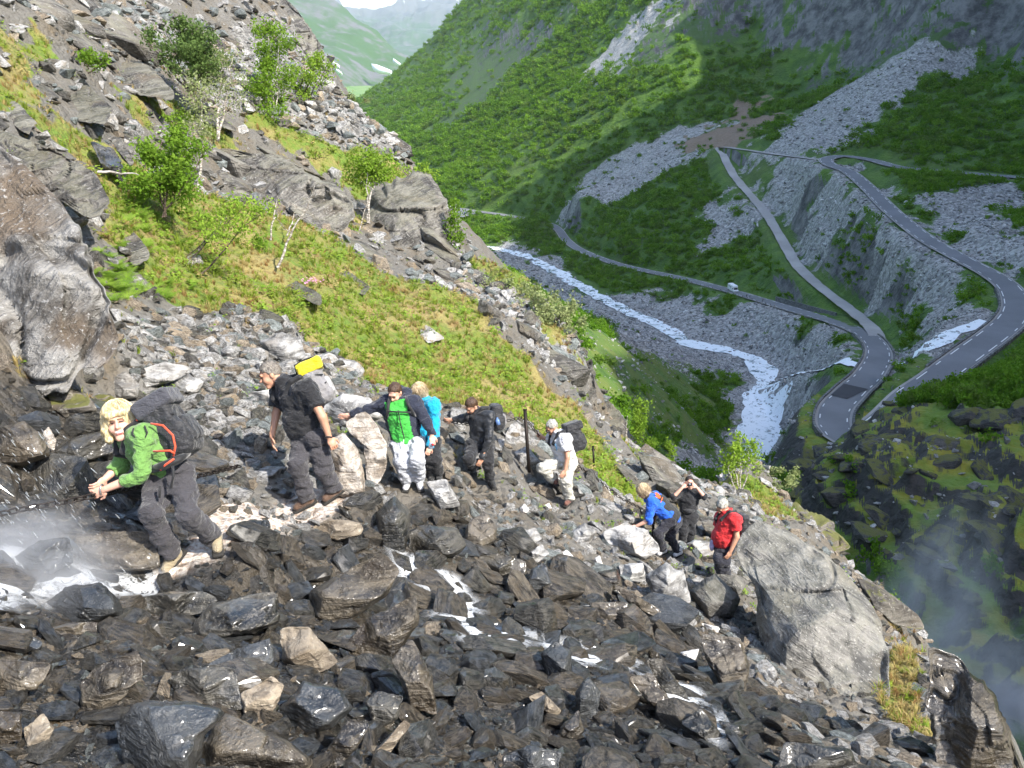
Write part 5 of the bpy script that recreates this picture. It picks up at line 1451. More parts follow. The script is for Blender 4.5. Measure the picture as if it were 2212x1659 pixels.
def rucksack(label, J, spec, center, half, mats, h=.010, lid=True, straps=True, extra=None, lean=0.0):
    """a rucksack carried on the back: main sack, lid, pocket, shoulder straps, hip belt"""
    ox, oy, k = spec['tf']; D = spec['d']
    C = P(ox + center[0] * k, oy + center[1] * k, D + center[2])
    a = J['neck'] - J['pelvis']; a /= np.linalg.norm(a)
    mid = J['neck'] * .5 + J['pelvis'] * .5
    n = C - mid; n = n - a * (n @ a); n /= np.linalg.norm(n)
    if lean: a = a + n * lean; a /= np.linalg.norm(a); n = n - a * (n @ a); n /= np.linalg.norm(n)
    w_ = np.cross(a, n)
    A = np.array([w_, n, a]); hw, hn, ha = half
    base = C - a * ha
    root = empty('rucksack', base); tag(root, label, 'rucksack')
    rp = base
    b = Blob(); b.box(C, A, np.array([hw, hn, ha]) - .055, .055, .03); b.box(C - a * ha * .35 + n * hn * .3, A, np.array([hw * 1.08, hn * .85, ha * .5]) - .05, .05, .03)
    build('main_sack', b, h, mats[0], root, rp, noise=(.012, 13, (1, 1, 1)))
    if lid:
        q = Blob(); q.box(C + a * (ha * .93) + n * .015, A, np.array([hw * 1.06, hn * 1.25, .06]) - .025, .03, .03); build('lid', q, h, mats[1], root, rp, noise=(.006, 12, (1, 1, 1)))
    q = Blob(); q.box(C + n * (hn * .98) - a * ha * .25, A, np.array([hw * .72, .04, ha * .42]) - .03, .036, .02); pk = build('pocket', q, h, mats[2], root, rp, noise=(.006, 15, (1, 1, 1)))
    for e in (-1, 1):
        q = Blob(); q.cone(C + a * ha * .55 + w_ * e * hw * .9 - n * hn * .3, C + a * ha * .3 + w_ * e * hw * .95 + n * hn * 1.0, .009, .009, .004)
        q.cone(C - a * ha * .25 + w_ * e * hw * 1.02 - n * hn * .3, C - a * ha * .1 + w_ * e * hw * .98 + n * hn * .98, .009, .009, .004)
        build('compression_strap', q, .007, M_STRAP, root, rp)
    if straps:
        for S in 'LR':
            sh = J['sh' + S] * .62 + J['neck'] * .38
            front = -n
            p0 = C + a * ha * .75 - n * hn * .8
            top = sh + a * .085 * 1.0; chest_ = sh * .6 + J['chest'] * .4 + front * .155; low = J['chest'] * .4 + J['pelvis'] * .6 + (sh - J['neck']) * .9 + front * .02; back = C - a * ha * .75 - n * hn * .9 + (sh - J['neck']) * .6
            q = Blob(); q.chain([p0, top + n * .05, top + front * .045, chest_, low * .5 + chest_ * .5 + (sh - J['neck']) * .25, back], [.024, .026, .026, .024, .016, .012], .02)
            build('shoulder_strap', q, .009, mats[3] if len(mats) > 3 else M_STRAP, root, rp)
    return root, rp, C, A

WOMAN = dict(tf=(155.5, 820.8, .26565), d=6.0, h=.0085, label='blonde woman in a green top smiling as she grips the chain', female=True, size=.97, hs=1.17,
             J=dict(head=(388, 335, -.03), neck=(470, 465, .02), chest=(600, 540, .0), pelvis=(800, 735, .05), shL=(585, 445, -.14), elbL=(565, 770, -.20), wrL=(275, 885, -.22), haL=(150, 948, -.23),
                    shR=(445, 500, .17), elbR=(395, 690, .14), wrR=(275, 800, .04), haR=(215, 860, -.02), hipA=(715, 800, .06), kneeA=(655, 1085, -.20), ankA=(825, 1450, .0), toeA=(735, 1580, -.06),
                    hipB=(880, 785, .02), kneeB=(950, 1110, -.15), ankB=(1175, 1290, .16), toeB=(1185, 1405, .04)),
             face=(.28, -.10, 1), up=(-.20, 1, .2), hair='bob', hairmat=HR_BLOND, skin=SK_F, smile=True, brow=simple('fair_brow', (0.42, 0.30, 0.16)), top=[M_GREEN], sleeve='three', bottom=M_CHAR, shoe=M_SHOE_T, hem=.02, waist=.06, curlL=1.2, curlR=.9, sideL=(0, 1, .3), sideR=(0, 1, .2), loose=.014, tloose=.026)
TMAN = dict(tf=(527, 743, .2292), d=8.0, h=.009, label='man with greying hair in a black T-shirt stepping over white rock', size=1.04,
            J=dict(head=(245, 285, .0), neck=(390, 375, .0), chest=(500, 520, .0), pelvis=(620, 840, .03), shL=(600, 425, -.19), elbL=(740, 690, -.24), wrL=(805, 885, -.2), haL=(840, 950, -.2),
                   shR=(345, 450, .17), elbR=(305, 660, .17), wrR=(265, 870, .12), haR=(272, 960, .1), hipA=(570, 880, .08), kneeA=(505, 1150, -.15), ankA=(605, 1480, .0), toeA=(460, 1560, -.05),
                   hipB=(690, 880, -.05), kneeB=(745, 1160, -.05), ankB=(850, 1395, .1), toeB=(735, 1480, .04)),
            face=(-.88, -.5, .3), up=(-.35, .9, .25), hair='short', hairmat=HR_GREY, skin=SK_T, top=[M_DARK], sleeve='short', bottom=M_CHAR, shoe=M_SHOE_B, hem=.03, waist=.05, curlL=1.3, curlR=.5, sideL=(-1, 0, .4), sideR=(-.3, 0, -1), loose=.02, belly=True, front=(-.7, -.4, .1), tloose=.03, flare=1.2)
GMAN = dict(tf=(717, 795, .1822), d=9.8, label='man in a green and navy jacket and grey sweatpants looking down', size=1.0,
            J=dict(head=(745, 290, -.05), neck=(800, 405, .05), chest=(805, 570, .0), pelvis=(880, 860, .05), shL=(985, 420, .0), elbL=(1120, 640, -.08), wrL=(1185, 800, -.12), haL=(1195, 885, -.14),
                   shR=(640, 420, .03), elbR=(430, 490, .03), wrR=(220, 560, .06), haR=(125, 575, .06), hipA=(800, 890, .06), kneeA=(835, 1130, -.2), ankA=(890, 1380, -.02), toeA=(865, 1440, -.16),
                   hipB=(985, 870, .04), kneeB=(1010, 1100, -.24), ankB=(1030, 1340, .0), toeB=(1055, 1440, -.15)),
            face=(-.25, -.75, .75), up=(-.1, .8, .7), hair='short', hairmat=HR_BROWN, skin=SK_F, top=[M_BRGREEN, M_NAVY], sleeve_mid=1, sleeve='long', bottom=M_LGREY, shoe=M_SHOE_W, hem=.05, waist=.0, curlL=1.1, curlR=.15, sideL=(-1, 0, .4), sideR=(0, 1, .5), loose=.024, top_name='jacket', tloose=.034, flare=1.0)
def gm_pick(c, J, U):
    t = camdir((-.15, -.2, 1)); m = U.ids(c).copy()
    ax = J['neck'] - J['pelvis']; ax /= np.linalg.norm(ax)
    s = J['shL'] - J['shR']; s = s - ax * (s @ ax); s /= np.linalg.norm(s)
    mid = J['chest']
    rel = c - mid
    off = np.abs(rel @ s)
    m[(rel @ t < .02) | (off > .135) | (rel @ ax > .20)] = 1
    return m
GMAN['pick'] = gm_pick
TURQ = dict(tf=(717, 795, .1822), d=10.55, label='blond hiker in a turquoise jacket half hidden behind the man in green', size=.95, female=True,
            J=dict(head=(1030, 290, .0), neck=(1085, 400, .05), chest=(1120, 560, .05), pelvis=(1140, 850, .05), shL=(1195, 430, -.05), elbL=(1215, 680, -.1), wrL=(1160, 930, -.2), haL=(1135, 1010, -.22),
                   shR=(1010, 440, .15), elbR=(1000, 650, .2), wrR=(1040, 850, .1), haR=(1045, 900, .1), hipA=(1100, 880, .1), kneeA=(1140, 1090, -.1), ankA=(1190, 1290, .05), toeA=(1170, 1340, -.1),
                   hipB=(1195, 880, .0), kneeB=(1230, 1100, -.12), ankB=(1270, 1290, .05), toeB=(1260, 1340, -.1)),
            face=(-.6, -.65, .35), up=(-.1, .85, .5), hair='long', hairmat=HR_SAND, skin=SK_F, top=[M_TURQ], sleeve='long', bottom=M_DARK, shoe=M_SHOE_K, hem=.12, loose=.03, top_name='jacket', curlL=.9, sideL=(-1, 0, .4))
BMAN = dict(tf=(933, 829, .1458), d=12.0, label='dark-haired man all in black holding the chain with one hand', size=1.02,
            J=dict(head=(585, 325, -.03), neck=(690, 400, .0), chest=(740, 560, .0), pelvis=(735, 850, .03), shL=(845, 480, -.12), elbL=(850, 810, -.22), wrL=(735, 1110, -.2), haL=(695, 1190, -.2),
                   shR=(600, 470, .08), elbR=(430, 520, .12), wrR=(295, 535, .12), haR=(205, 545, .12), hipA=(625, 890, .06), kneeA=(550, 1120, -.32), ankA=(640, 1230, .05), toeA=(570, 1250, -.05),
                   hipB=(815, 890, .0), kneeB=(835, 1180, -.12), ankB=(875, 1460, .03), toeB=(930, 1540, -.14)),
            face=(-.6, -.75, .35), up=(-.3, .75, .65), hair='short', hairmat=HR_BROWN, skin=SK_T, top=[cloth('black_base_layer', (0.014, 0.016, 0.020), .55, .3)], sleeve='long', bottom=M_DARK, shoe=M_SHOE_K, hem=.04, loose=.010, curlL=.9, curlR=1.0, sideL=(-1, 0, .4), sideR=(0, 1, .4))
WMAN = dict(tf=(1106, 872.6, .1458), d=12.8, label='grey-haired man in a white T-shirt and beige trousers lifting one leg', size=1.0,
            J=dict(head=(585, 335, .0), neck=(685, 440, .0), chest=(735, 610, .0), pelvis=(805, 830, .03), shL=(790, 530, -.17), elbL=(825, 790, -.22), wrL=(785, 985, -.22), haL=(730, 1080, -.24),
                   shR=(615, 510, .16), elbR=(540, 530, .28), wrR=(470, 500, .2), haR=(415, 480, .2), hipA=(740, 850, .06), kneeA=(450, 950, -.12), ankA=(640, 1130, .1), toeA=(660, 1180, -.06),
                   hipB=(865, 855, -.03), kneeB=(800, 1140, -.12), ankB=(850, 1430, .03), toeB=(780, 1500, -.08)),
            face=(-.75, -.6, .25), up=(-.1, .85, .5), hair='short', hairmat=HR_SILV, skin=SK_T, top=[M_WHITE], sleeve='short', bottom=M_BEIGE, shoe=cloth('red_brown_sandal', (0.16, 0.07, 0.05)), hem=.07, waist=.02, loose=.024, curlL=.6, curlR=1.0, sideL=(-1, 0, .4), sideR=(0, 1, .4), tloose=.03)
BLUEW = dict(tf=(1330.6, 1002, .1458), d=13.3, label='woman in a blue top and charcoal vest bending to touch the rock', size=.97, female=True,
             J=dict(head=(400, 410, .0), neck=(490, 500, .02), chest=(620, 580, .03), pelvis=(850, 800, .05), shL=(525, 560, -.12), elbL=(490, 835, -.15), wrL=(300, 925, -.1), haL=(205, 945, -.1),
                    shR=(560, 480, .2), elbR=(590, 720, .25), wrR=(560, 880, .3), hipA=(800, 850, -.02), kneeA=(625, 1030, -.15), ankA=(700, 1295, .0), toeA=(600, 1345, -.06),
                    hipB=(880, 840, .14), kneeB=(800, 1080, .02), ankB=(930, 1320, .14), toeB=(850, 1365, .06)),
             face=(-.75, -.75, .05), up=(-.6, .55, .5), hair='long', hairmat=HR_SAND, skin=SK_F, top=[M_BLUE], sleeve='elbow', bottom=cloth('navy_legging', (0.012, 0.012, 0.02)), shoe=M_SHOE_W, hem=.10, waist=.18, curlL=.25, sideL=(0, 1, .4), tloose=.02, thin=-.026, flare=1.0)
PHOTO = dict(tf=(1330.6, 1002, .1458), d=15.5, label='man in black holding a small camera up to his eyes', size=1.0,
             J=dict(head=(1090, 275, .0), neck=(1080, 385, .04), chest=(1070, 520, .0), pelvis=(1070, 740, .03), shL=(1190, 445, .02), elbL=(1310, 490, -.18), wrL=(1195, 350, -.2), haL=(1145, 300, -.19),
                    shR=(960, 445, .02), elbR=(850, 490, -.18), wrR=(985, 350, -.2), haR=(1035, 300, -.19), hipA=(1010, 780, .0), kneeA=(1000, 1000, -.1), ankA=(985, 1230, .02), toeA=(970, 1270, -.12),
                    hipB=(1130, 780, .0), kneeB=(1110, 1000, -.06), ankB=(1085, 1240, .02), toeB=(1090, 1280, -.12)),
             face=(0, -.12, 1), up=(0, 1, .1), hair='short', hairmat=HR_DK, skin=SK_F, top=[M_DARK], sleeve='elbow', bottom=M_DARK, shoe=M_SHOE_K, hem=.06, loose=.014, curlL=.8, curlR=.8, sideL=(1, 0, -.3), sideR=(-1, 0, -.3))
REDM = dict(tf=(1330.6, 1002, .1458), d=12.5, label='man in a red T-shirt holding a pale cloth beside the huge boulder', size=1.04,
            J=dict(head=(1575, 625, .0), neck=(1645, 730, .0), chest=(1660, 890, .0), pelvis=(1600, 1190, .05), shL=(1765, 830, -.15), elbL=(1790, 1080, -.2), wrL=(1695, 1300, -.2), haL=(1640, 1390, -.2),
                   shR=(1560, 800, .16), elbR=(1490, 1000, .18), wrR=(1450, 1140, .12), haR=(1430, 1220, .1), hipA=(1555, 1220, .08), kneeA=(1525, 1430, -.12), ankA=(1545, 1640, .0), toeA=(1480, 1700, -.12),
                   hipB=(1650, 1220, .0), kneeB=(1610, 1450, -.1), ankB=(1625, 1680, .02), toeB=(1570, 1740, -.12)),
            face=(-.55, -.75, .25), up=(-.2, .85, .55), hair='short', hairmat=HR_SILV, skin=SK_T, top=[M_RED], sleeve='short', bottom=cloth('navy_trouser', (0.015, 0.016, 0.026)), shoe=M_SHOE_K, hem=.06, loose=.024, curlL=.6, curlR=1.1, sideL=(-1, 0, .4), sideR=(-1, 0, -.4), belly=True, front=(-.6, -.3, .2))
PEOPLE = {}
for nm, spc in (('woman', WOMAN), ('tman', TMAN), ('gman', GMAN), ('turq', TURQ), ('bman', BMAN), ('wman', WMAN), ('bluew', BLUEW), ('photo', PHOTO), ('redm', REDM)):
    PEOPLE[nm] = person(spc)

# rucksacks and the small things the hikers wear or hold
def tube(name, pts, r, mat, parent=None, root=(0, 0, 0), seg=8):
    pts = np.array(pts, float) - np.array(root); n = len(pts)
    r = np.broadcast_to(np.asarray(r, float), (n,))
    V = []; prev = None
    for i in range(n):
        t = pts[min(i + 1, n - 1)] - pts[max(i - 1, 0)]; t /= np.linalg.norm(t) + 1e-12
        a = np.cross(t, [0, 0, 1.0]) if prev is None else prev - t * (prev @ t)
        if np.linalg.norm(a) < 1e-4: a = np.cross(t, [1.0, 0, 0])
        a /= np.linalg.norm(a); prev = a; b = np.cross(t, a)
        for s in range(seg):
            an = 2 * np.pi * s / seg
            V.append(pts[i] + (a * math.cos(an) + b * math.sin(an)) * r[i])
    F = [tuple(q) for q in grid_faces(n, seg, True).tolist()] + [tuple(range(seg - 1, -1, -1)), tuple(range((n - 1) * seg, n * seg))]
    return obj(name, mesh_from(name, V, F), mat, parent)

def zz(spec, x, y, dd=0.0):
    ox, oy, k = spec['tf']; return P(ox + x * k, oy + y * k, spec['d'] + dd)

_, _, J, pt, A = PEOPLE['woman']
ub = Blob(); ax_ = J['neck'] - J['pelvis']; ax_ /= np.linalg.norm(ax_); ub.cone(J['pelvis'] + ax_ * .035, J['pelvis'] + ax_ * .10, .142, .140, .01, flat=True); ub.cut(J['pelvis'] + ax_ * .02, -ax_)
build('undershirt', ub, .009, M_LIME, PEOPLE['woman'][0], PEOPLE['woman'][1], noise=(.006, 14, (1, 1, 1)))
rk, rp, C, A = rucksack('big black rucksack with orange piping on the blonde woman', J, WOMAN, (815, 395, .05), (.165, .115, .235), [M_PACKB, cloth('dark_grey_lid', (0.055, 0.055, 0.065)), M_PACKB], h=.009, lean=.3)
for L in ([(500, 235, -.06), (560, 240, -.05), (575, 280, -.08), (525, 330, -.12)], [(640, 355, -.20), (740, 370, -.20), (820, 450, -.20), (840, 540, -.20), (825, 620, -.20)], [(660, 580, -.22), (800, 575, -.23), (835, 600, -.22)], [(720, 735, -.21), (760, 690, -.22), (830, 640, -.21)]):
    tube('piping', [zz(WOMAN, *q) for q in L], .008, M_ORANGE, rk, rp, 6)
tube('hip_belt', [zz(WOMAN, 640, 730, -.12), zz(WOMAN, 740, 700, -.20), zz(WOMAN, 860, 650, -.17), zz(WOMAN, 950, 600, -.02)], [.028, .034, .034, .02], M_STRAP, rk, rp)
tube('loop_strap', [zz(WOMAN, x, y, -.215) for x, y in ((590, 370), (612, 430), (590, 480), (530, 485), (490, 440), (500, 390))], .006, M_STRAP, rk, rp, 6)
for L in ([(820, 700), (825, 780), (805, 880)], [(715, 860), (712, 960)]):
    tube('hanging_strap', [zz(WOMAN, x, y, -.23) for x, y in L], .010, M_STRAP, rk, rp, 6)
br = tube('bracelet', [zz(WOMAN, 240 + 14 * math.cos(a) + 4, 890 + 42 * math.sin(a), -.22 + .035 * math.cos(a)) for a in np.linspace(0, 6.28, 17)], .006, simple('charm_silver', (0.5, 0.47, 0.45), .3, Metallic=.8)); tag(br, 'beaded charm bracelet on the wrist of the blonde woman', 'bracelet')

_, _, J, pt, A = PEOPLE['tman']
rk, rp, C, A = rucksack('grey rucksack with a yellow lid on the man in the black T-shirt', J, TMAN, (690, 385, .05), (.15, .10, .21), [M_PACKG, M_YEL, cloth('light_grey_pocket', (0.36, 0.35, 0.35))], h=.010)
for e in (-.45, .45):
    q0 = C + A[2] * .21 + A[0] * .15 * e
    tube('lid_strap', [q0 - A[1] * .13 - A[2] * .06, q0 - A[1] * .11 + A[2] * .055, q0 + A[2] * .068, q0 + A[1] * .125 + A[2] * .05, q0 + A[1] * .15 - A[2] * .10], .010, M_STRAP, rk, rp, 6)
wt = tube('wrist_watch', [zz(TMAN, 797 + 30 * math.cos(a), 885 + 10 * math.sin(a), -.2 + .034 * math.sin(a)) for a in np.linspace(0, 6.28, 17)], .008, M_STRAP); tag(wt, 'dark wristwatch of the man in the black T-shirt', 'watch')

_, _, J, pt, A = PEOPLE['gman']
rk = empty('rucksack', zz(GMAN, 800, 800, .2)); tag(rk, 'small black rucksack whose straps cross the green jacket', 'rucksack'); rp = np.array(rk.location)
b = Blob(); ctr = J['chest'] * .7 + J['pelvis'] * .3 - camdir((-.1, -.2, 1)) * .20
ax = np.array([RIGHT, FWD, UPC]); b.box(ctr, ax, np.array([.13, .06, .19]) - .04, .04); build('main_sack', b, .012, M_PACKB, rk, rp)
for L in ([(690, 340, -.05), (670, 430, -.14), (660, 520, -.16), (650, 600, -.10)], [(880, 340, -.05), (900, 430, -.15), (940, 500, -.15), (985, 570, -.06)]):
    tube('shoulder_strap', [zz(GMAN, *q) for q in L], .021, M_STRAP, rk, rp)
tube('chest_strap', [zz(GMAN, 665, 515, -.17), zz(GMAN, 790, 520, -.20), zz(GMAN, 940, 525, -.16)], .011, M_STRAP, rk, rp)
tube('zip', [zz(GMAN, 785, 500, -.185), zz(GMAN, 810, 650, -.185), zz(GMAN, 860, 840, -.165)], .007, M_STRAP, PEOPLE['gman'][0], PEOPLE['gman'][1])
hd = Blob(); hd.chain([zz(GMAN, 700, 330, .12), zz(GMAN, 800, 260, .17), zz(GMAN, 890, 290, .12), zz(GMAN, 880, 380, -.02)], [.05, .06, .06, .045], .03); build('hood', hd, .011, M_NAVY, PEOPLE['gman'][0], PEOPLE['gman'][1])
tube('drawstring', [zz(GMAN, 850, 850, -.17), zz(GMAN, 845, 930, -.19)], .006, M_WHITE, PEOPLE['gman'][0], PEOPLE['gman'][1], 6)
bt = empty('water_bottle', zz(GMAN, 1195, 960, -.15)); tag(bt, 'clear water bottle with a red cap held by the man in green', 'bottle')
tube('bottle_body', [zz(GMAN, 1170, 960, -.15), zz(GMAN, 1180, 900, -.15), zz(GMAN, 1188, 880, -.15)], [.032, .032, .016], simple('pale_plastic', (0.55, 0.62, 0.72), .15, Transmission_Weight=.5), bt, np.array(bt.location))
tube('cap', [zz(GMAN, 1192, 915, -.19), zz(GMAN, 1200, 900, -.19)], .017, simple('red_plastic', (0.6, 0.03, 0.03), .4), bt, np.array(bt.location))

_, _, J, pt, A = PEOPLE['bman']
rk, rp, C, A = rucksack('black rucksack with a bottle pocket on the man all in black', J, BMAN, (955, 490, .06), (.14, .09, .20), [M_PACKB, M_PACKB, M_PACKG], h=.012, lid=False)
bo = tube('flask', [zz(BMAN, 985, 610, -.16), zz(BMAN, 970, 540, -.16), zz(BMAN, 968, 520, -.16), zz(BMAN, 966, 500, -.16)], [.036, .036, .018, .018], simple('blue_plastic', (0.12, 0.2, 0.38), .2)); tag(bo, 'blue-grey water flask in the side pocket of the black rucksack', 'bottle')
_, _, J, pt, A = PEOPLE['wman']
rk, rp, C, A = rucksack('bulging black rucksack on the man in the white T-shirt', J, WMAN, (930, 500, .05), (.15, .11, .21), [M_PACKB, M_PACKB, M_PACKB], h=.012)
tube('shirt_print', [zz(WMAN, 640, 590, -.16), zz(WMAN, 655, 640, -.165), zz(WMAN, 668, 690, -.165)], .012, cloth('blue_print', (0.16, 0.36, 0.52)), PEOPLE['wman'][0], PEOPLE['wman'][1])
sg = tube('sunglasses', [zz(WMAN, 505, 390, -.1), zz(WMAN, 520, 425, -.12), zz(WMAN, 570, 415, -.12)], .014, M_LENS); tag(sg, 'dark glasses on the man in the white T-shirt', 'glasses')

root, rp, J, pt, A = PEOPLE['bluew']
# the vest over the blue top: a second skin on the back and sides
v = Blob(); v.cone(J['neck'], J['chest'], .085, .155, .05); v.cone(J['chest'], J['pelvis'], .155, .150, .05); v.cone(J['shL'] * .7 + J['neck'] * .3, J['shR'] * .7 + J['neck'] * .3, .085, .085, .05)
axs = J['neck'] - J['pelvis']; axs /= np.linalg.norm(axs)
v.cut(J['pelvis'] - axs * .05, -axs); v.cut(J['chest'] * .5 + J['pelvis'] * .5 - camdir((.55, .6, .3)) * .02, -camdir((.55, .7, .35)))
build('vest', v, .011, M_VEST, root, rp, noise=(.006, 12, (1, 1, 1)))
def decal(name, polys, spec, dd, mat, parent, rpp, push):
    """flat print: thin raised shapes laid on the cloth"""
    V, F = [], []
    for poly in polys:
        i0 = len(V)
        for x, y in poly: V.append(zz(spec, x, y, dd) - rpp)
        F.append(tuple(range(i0, len(V))))
    me = mesh_from(name, V, F, False)
    o = obj(name, me, mat, parent)
    m = o.modifiers.new('thick', 'SOLIDIFY'); m.thickness = .004
    return o
M_LOGO = cloth('orange_print', (0.75, 0.16, 0.04), .7, .1)
build_dd = -.135
decal('back_print', [[(575, 430), (600, 420), (650, 455), (665, 500), (640, 515), (600, 500), (575, 480), (595, 475)]], BLUEW, build_dd, M_LOGO, root, rp, 0)
decal('back_lettering', [[(655 + 3 * i, 568 - 8 * i + 4), (659 + 3 * i, 562 - 8 * i), (672 + 3 * i, 568 - 8 * i), (668 + 3 * i, 575 - 8 * i)] for i in range(0, 10)], BLUEW, build_dd - .01, M_LOGO, root, rp, 0)

root, rp, J, pt, A = PEOPLE['photo']
cm = empty('camera_compact', zz(PHOTO, 1090, 315, -.2)); tag(cm, 'small dark compact camera in front of the face of the man in black', 'camera'); cp_ = np.array(cm.location)
b = Blob(); b.box(zz(PHOTO, 1090, 305, -.20), np.array([RIGHT, FWD, UPC]), np.array([.048, .010, .026]), .006); build('camera_body', b, .006, M_LENS, cm, cp_)
tube('lens', [zz(PHOTO, 1090, 303, -.215), zz(PHOTO, 1090, 304, -.25)], .02, M_METAL, cm, cp_, 14)
wb = tube('waist_bag', [zz(PHOTO, 985, 700, -.05), zz(PHOTO, 1040, 705, -.16), zz(PHOTO, 1110, 700, -.16), zz(PHOTO, 1170, 690, -.05)], [.02, .05, .05, .02], M_PACKB); tag(wb, 'black waist bag on the man with the camera', 'bag')
_, _, J, pt, A = PEOPLE['redm']
rk, rp, C, A = rucksack('flat black rucksack on the man in red', J, REDM, (1865, 920, .06), (.14, .07, .20), [M_PACKB, M_PACKB, M_PACKB], h=.013, lid=False)
cl = Blob(); cl.ell(zz(REDM, 1440, 1180, .05), np.eye(3), (.05, .05, .09), .02); cl.ell(zz(REDM, 1425, 1235, .05), np.eye(3), (.045, .05, .06), .03); cl.cone(zz(REDM, 1450, 1140, .08), zz(REDM, 1470, 1230, .05), .035, .02, .03)
V, Q = cl.mesh(.009, (.016, 22, (1, 1, .5))); o = obj('folded_cloth', mesh_from('folded_cloth', V, Q.astype(np.int32)), cloth('lilac_cloth', (0.52, 0.47, 0.70))); tag(o, 'pale lilac cloth hanging from the hand of the man in red', 'cloth')
# ------------------------------------------------------------------ plants of the near slope
def leaf_material(name, a, b, c=None, trans=.35):
    T = NT(name)
    rnd = T.n('ObjectInfo').outputs['Random']
    co = T.n('TexCoord').outputs['Object']
    n = T.noise(co, 2.2, 2)
    col = T.mix(T.ramp(T.math('ADD', T.math('MULTIPLY', n, .6), T.math('MULTIPLY', rnd, .45)), .25, .75), a, b)
    if c: col = T.mix(T.ramp(rnd, .68, .80), col, c)
    d = T.n('BsdfDiffuse'); T.set(d, 0, col)
    t = T.n('BsdfTranslucent'); T.set(t, 0, T.mix(.5, col, tuple(min(1, x * 1.6) for x in b)))
    m = T.n('MixShader'); T.set(m, 0, trans)
    T.t.links.new(d.outputs[0], m.inputs[1]); T.t.links.new(t.outputs[0], m.inputs[2]); T.t.links.new(m.outputs[0], T.out.inputs[0])
    return T.m
L_GRASS = leaf_material('grass_blade', (0.16, 0.22, 0.03), (0.31, 0.39, 0.06), (0.42, 0.33, 0.14))
L_DRY = leaf_material('dry_grass_blade', (0.36, 0.27, 0.10), (0.50, 0.41, 0.20), (0.30, 0.17, 0.07))
L_FERN = leaf_material('fern_frond', (0.14, 0.25, 0.03), (0.26, 0.38, 0.06))
L_BIRCH = leaf_material('birch_leaf', (0.12, 0.22, 0.025), (0.26, 0.38, 0.05))
L_BIRCHD = leaf_material('birch_leaf_dark', (0.11, 0.17, 0.05), (0.20, 0.28, 0.09))
L_WILLOW = leaf_material('willow_leaf', (0.16, 0.20, 0.07), (0.30, 0.34, 0.15))
def bark(name, a, b):
    T = NT(name); co = T.n('TexCoord').outputs['Object']
    n = T.noise(T.vmath('MULTIPLY', co, (9, 9, 22)), 1.0, 4)
    T.bsdf(Base_Color=T.mix(T.ramp(n, .4, .65), a, b), Roughness=.85, Normal=T.bump(n, .5, .02)); return T.m
B_WHITE = bark('birch_bark', (0.18, 0.15, 0.12), (0.58, 0.54, 0.48)); B_DARK = bark('dark_stem', (0.05, 0.035, 0.025), (0.14, 0.10, 0.07))

def tuft_mesh(name, seed, nb=16, droop=.5):
    r = np.random.RandomState(seed); V, F = [], []
    for i in range(nb):
        a = r.uniform(0, 6.28); L = r.uniform(.55, 1.0); w_ = r.uniform(.018, .034); dr = r.uniform(.15, droop + .2)
        p0 = np.array([math.cos(a) * r.uniform(0, .16), math.sin(a) * r.uniform(0, .16), -.05])
        out = np.array([math.cos(a), math.sin(a), 0]); sd = np.array([-math.sin(a), math.cos(a), 0])
        pts = [p0, p0 + out * L * dr * .35 + np.array([0, 0, L * .55]), p0 + out * L * dr * 1.15 + np.array([0, 0, L * (.95 - dr * .45)])]
        i0 = len(V)
        V += [pts[0] - sd * w_, pts[0] + sd * w_, pts[1] - sd * w_ * .8, pts[1] + sd * w_ * .8, pts[2]]
        F += [(i0, i0 + 1, i0 + 3, i0 + 2), (i0 + 2, i0 + 3, i0 + 4)]
    return mesh_from(name, V, F, False)
def herb_mesh(name, seed, nl=26):
    r = np.random.RandomState(seed); V, F = [], []
    for i in range(nl):
        c = np.array([r.normal(0, .4), r.normal(0, .4), r.uniform(.05, .6)]); a = r.uniform(0, 6.28); t = r.uniform(-.5, .5); s = r.uniform(.10, .2)
        u = np.array([math.cos(a), math.sin(a), t]) * s; v = np.array([-math.sin(a), math.cos(a), r.uniform(-.3, .3)]) * s * .6
        i0 = len(V); V += [c - u, c + v, c + u, c - v]; F.append((i0, i0 + 1, i0 + 2, i0 + 3))
    return mesh_from(name, V, F, False)

def scatter_plants(name, n, r0, r1, cond, smin, smax, mats, templ, label, seed):
    q = np.random.RandomState(seed)
    az = q.uniform(math.radians(-43), math.radians(40), n); rg = r0 * (r1 / r0) ** q.uniform(0, 1, n)
    x, y = np.sin(az) * rg, np.cos(az) * rg
    g, w_, p_, s_ = near_masks(x, y)
    dry = fbm(x * .55, y * .55, 8.8, 3, seed=71)
    z = near_h(x, y)
    d = y * cp - z * sp; px = CX + FPX * x / d; py = CY - FPX * (y * sp + z * cp) / d
    k = cond(g, w_, p_, s_, dry, q, n) & (px > -60) & (px < 2280) & (py > -80) & (py < 1740)
    x, y, z, rg = x[k], y[k], z[k], rg[k]
    sc = q.uniform(smin, smax, len(x)) * np.clip(.75 + rg / 45, .8, 1.6)
    R_ = np.stack([q.normal(0, .18, len(x)), q.normal(0, .18, len(x)), q.uniform(0, 6.28, len(x))], 1)
    S_ = sc[:, None] * q.uniform(.8, 1.25, (len(x), 3))
    return stuff(name, templ, mats, np.stack([x, y, z - .01], 1), R_, S_, label)
TUF = [tuft_mesh('tuft', 20 + k, 16 + 2 * k, .4 + .1 * (k % 3)) for k in range(4)]
scatter_plants('grass', 60000, 5, 60, lambda g, w_, p_, s_, dry, q, n: (g > .3 + .25 * q.uniform(0, 1, n)) & (dry < .25 + .5 * q.normal(0, 1, n)) & (q.uniform(0, 1, n) < .8), .10, .22, [L_GRASS], [m.copy() for m in TUF], 'fresh green grass on the slope', 91)
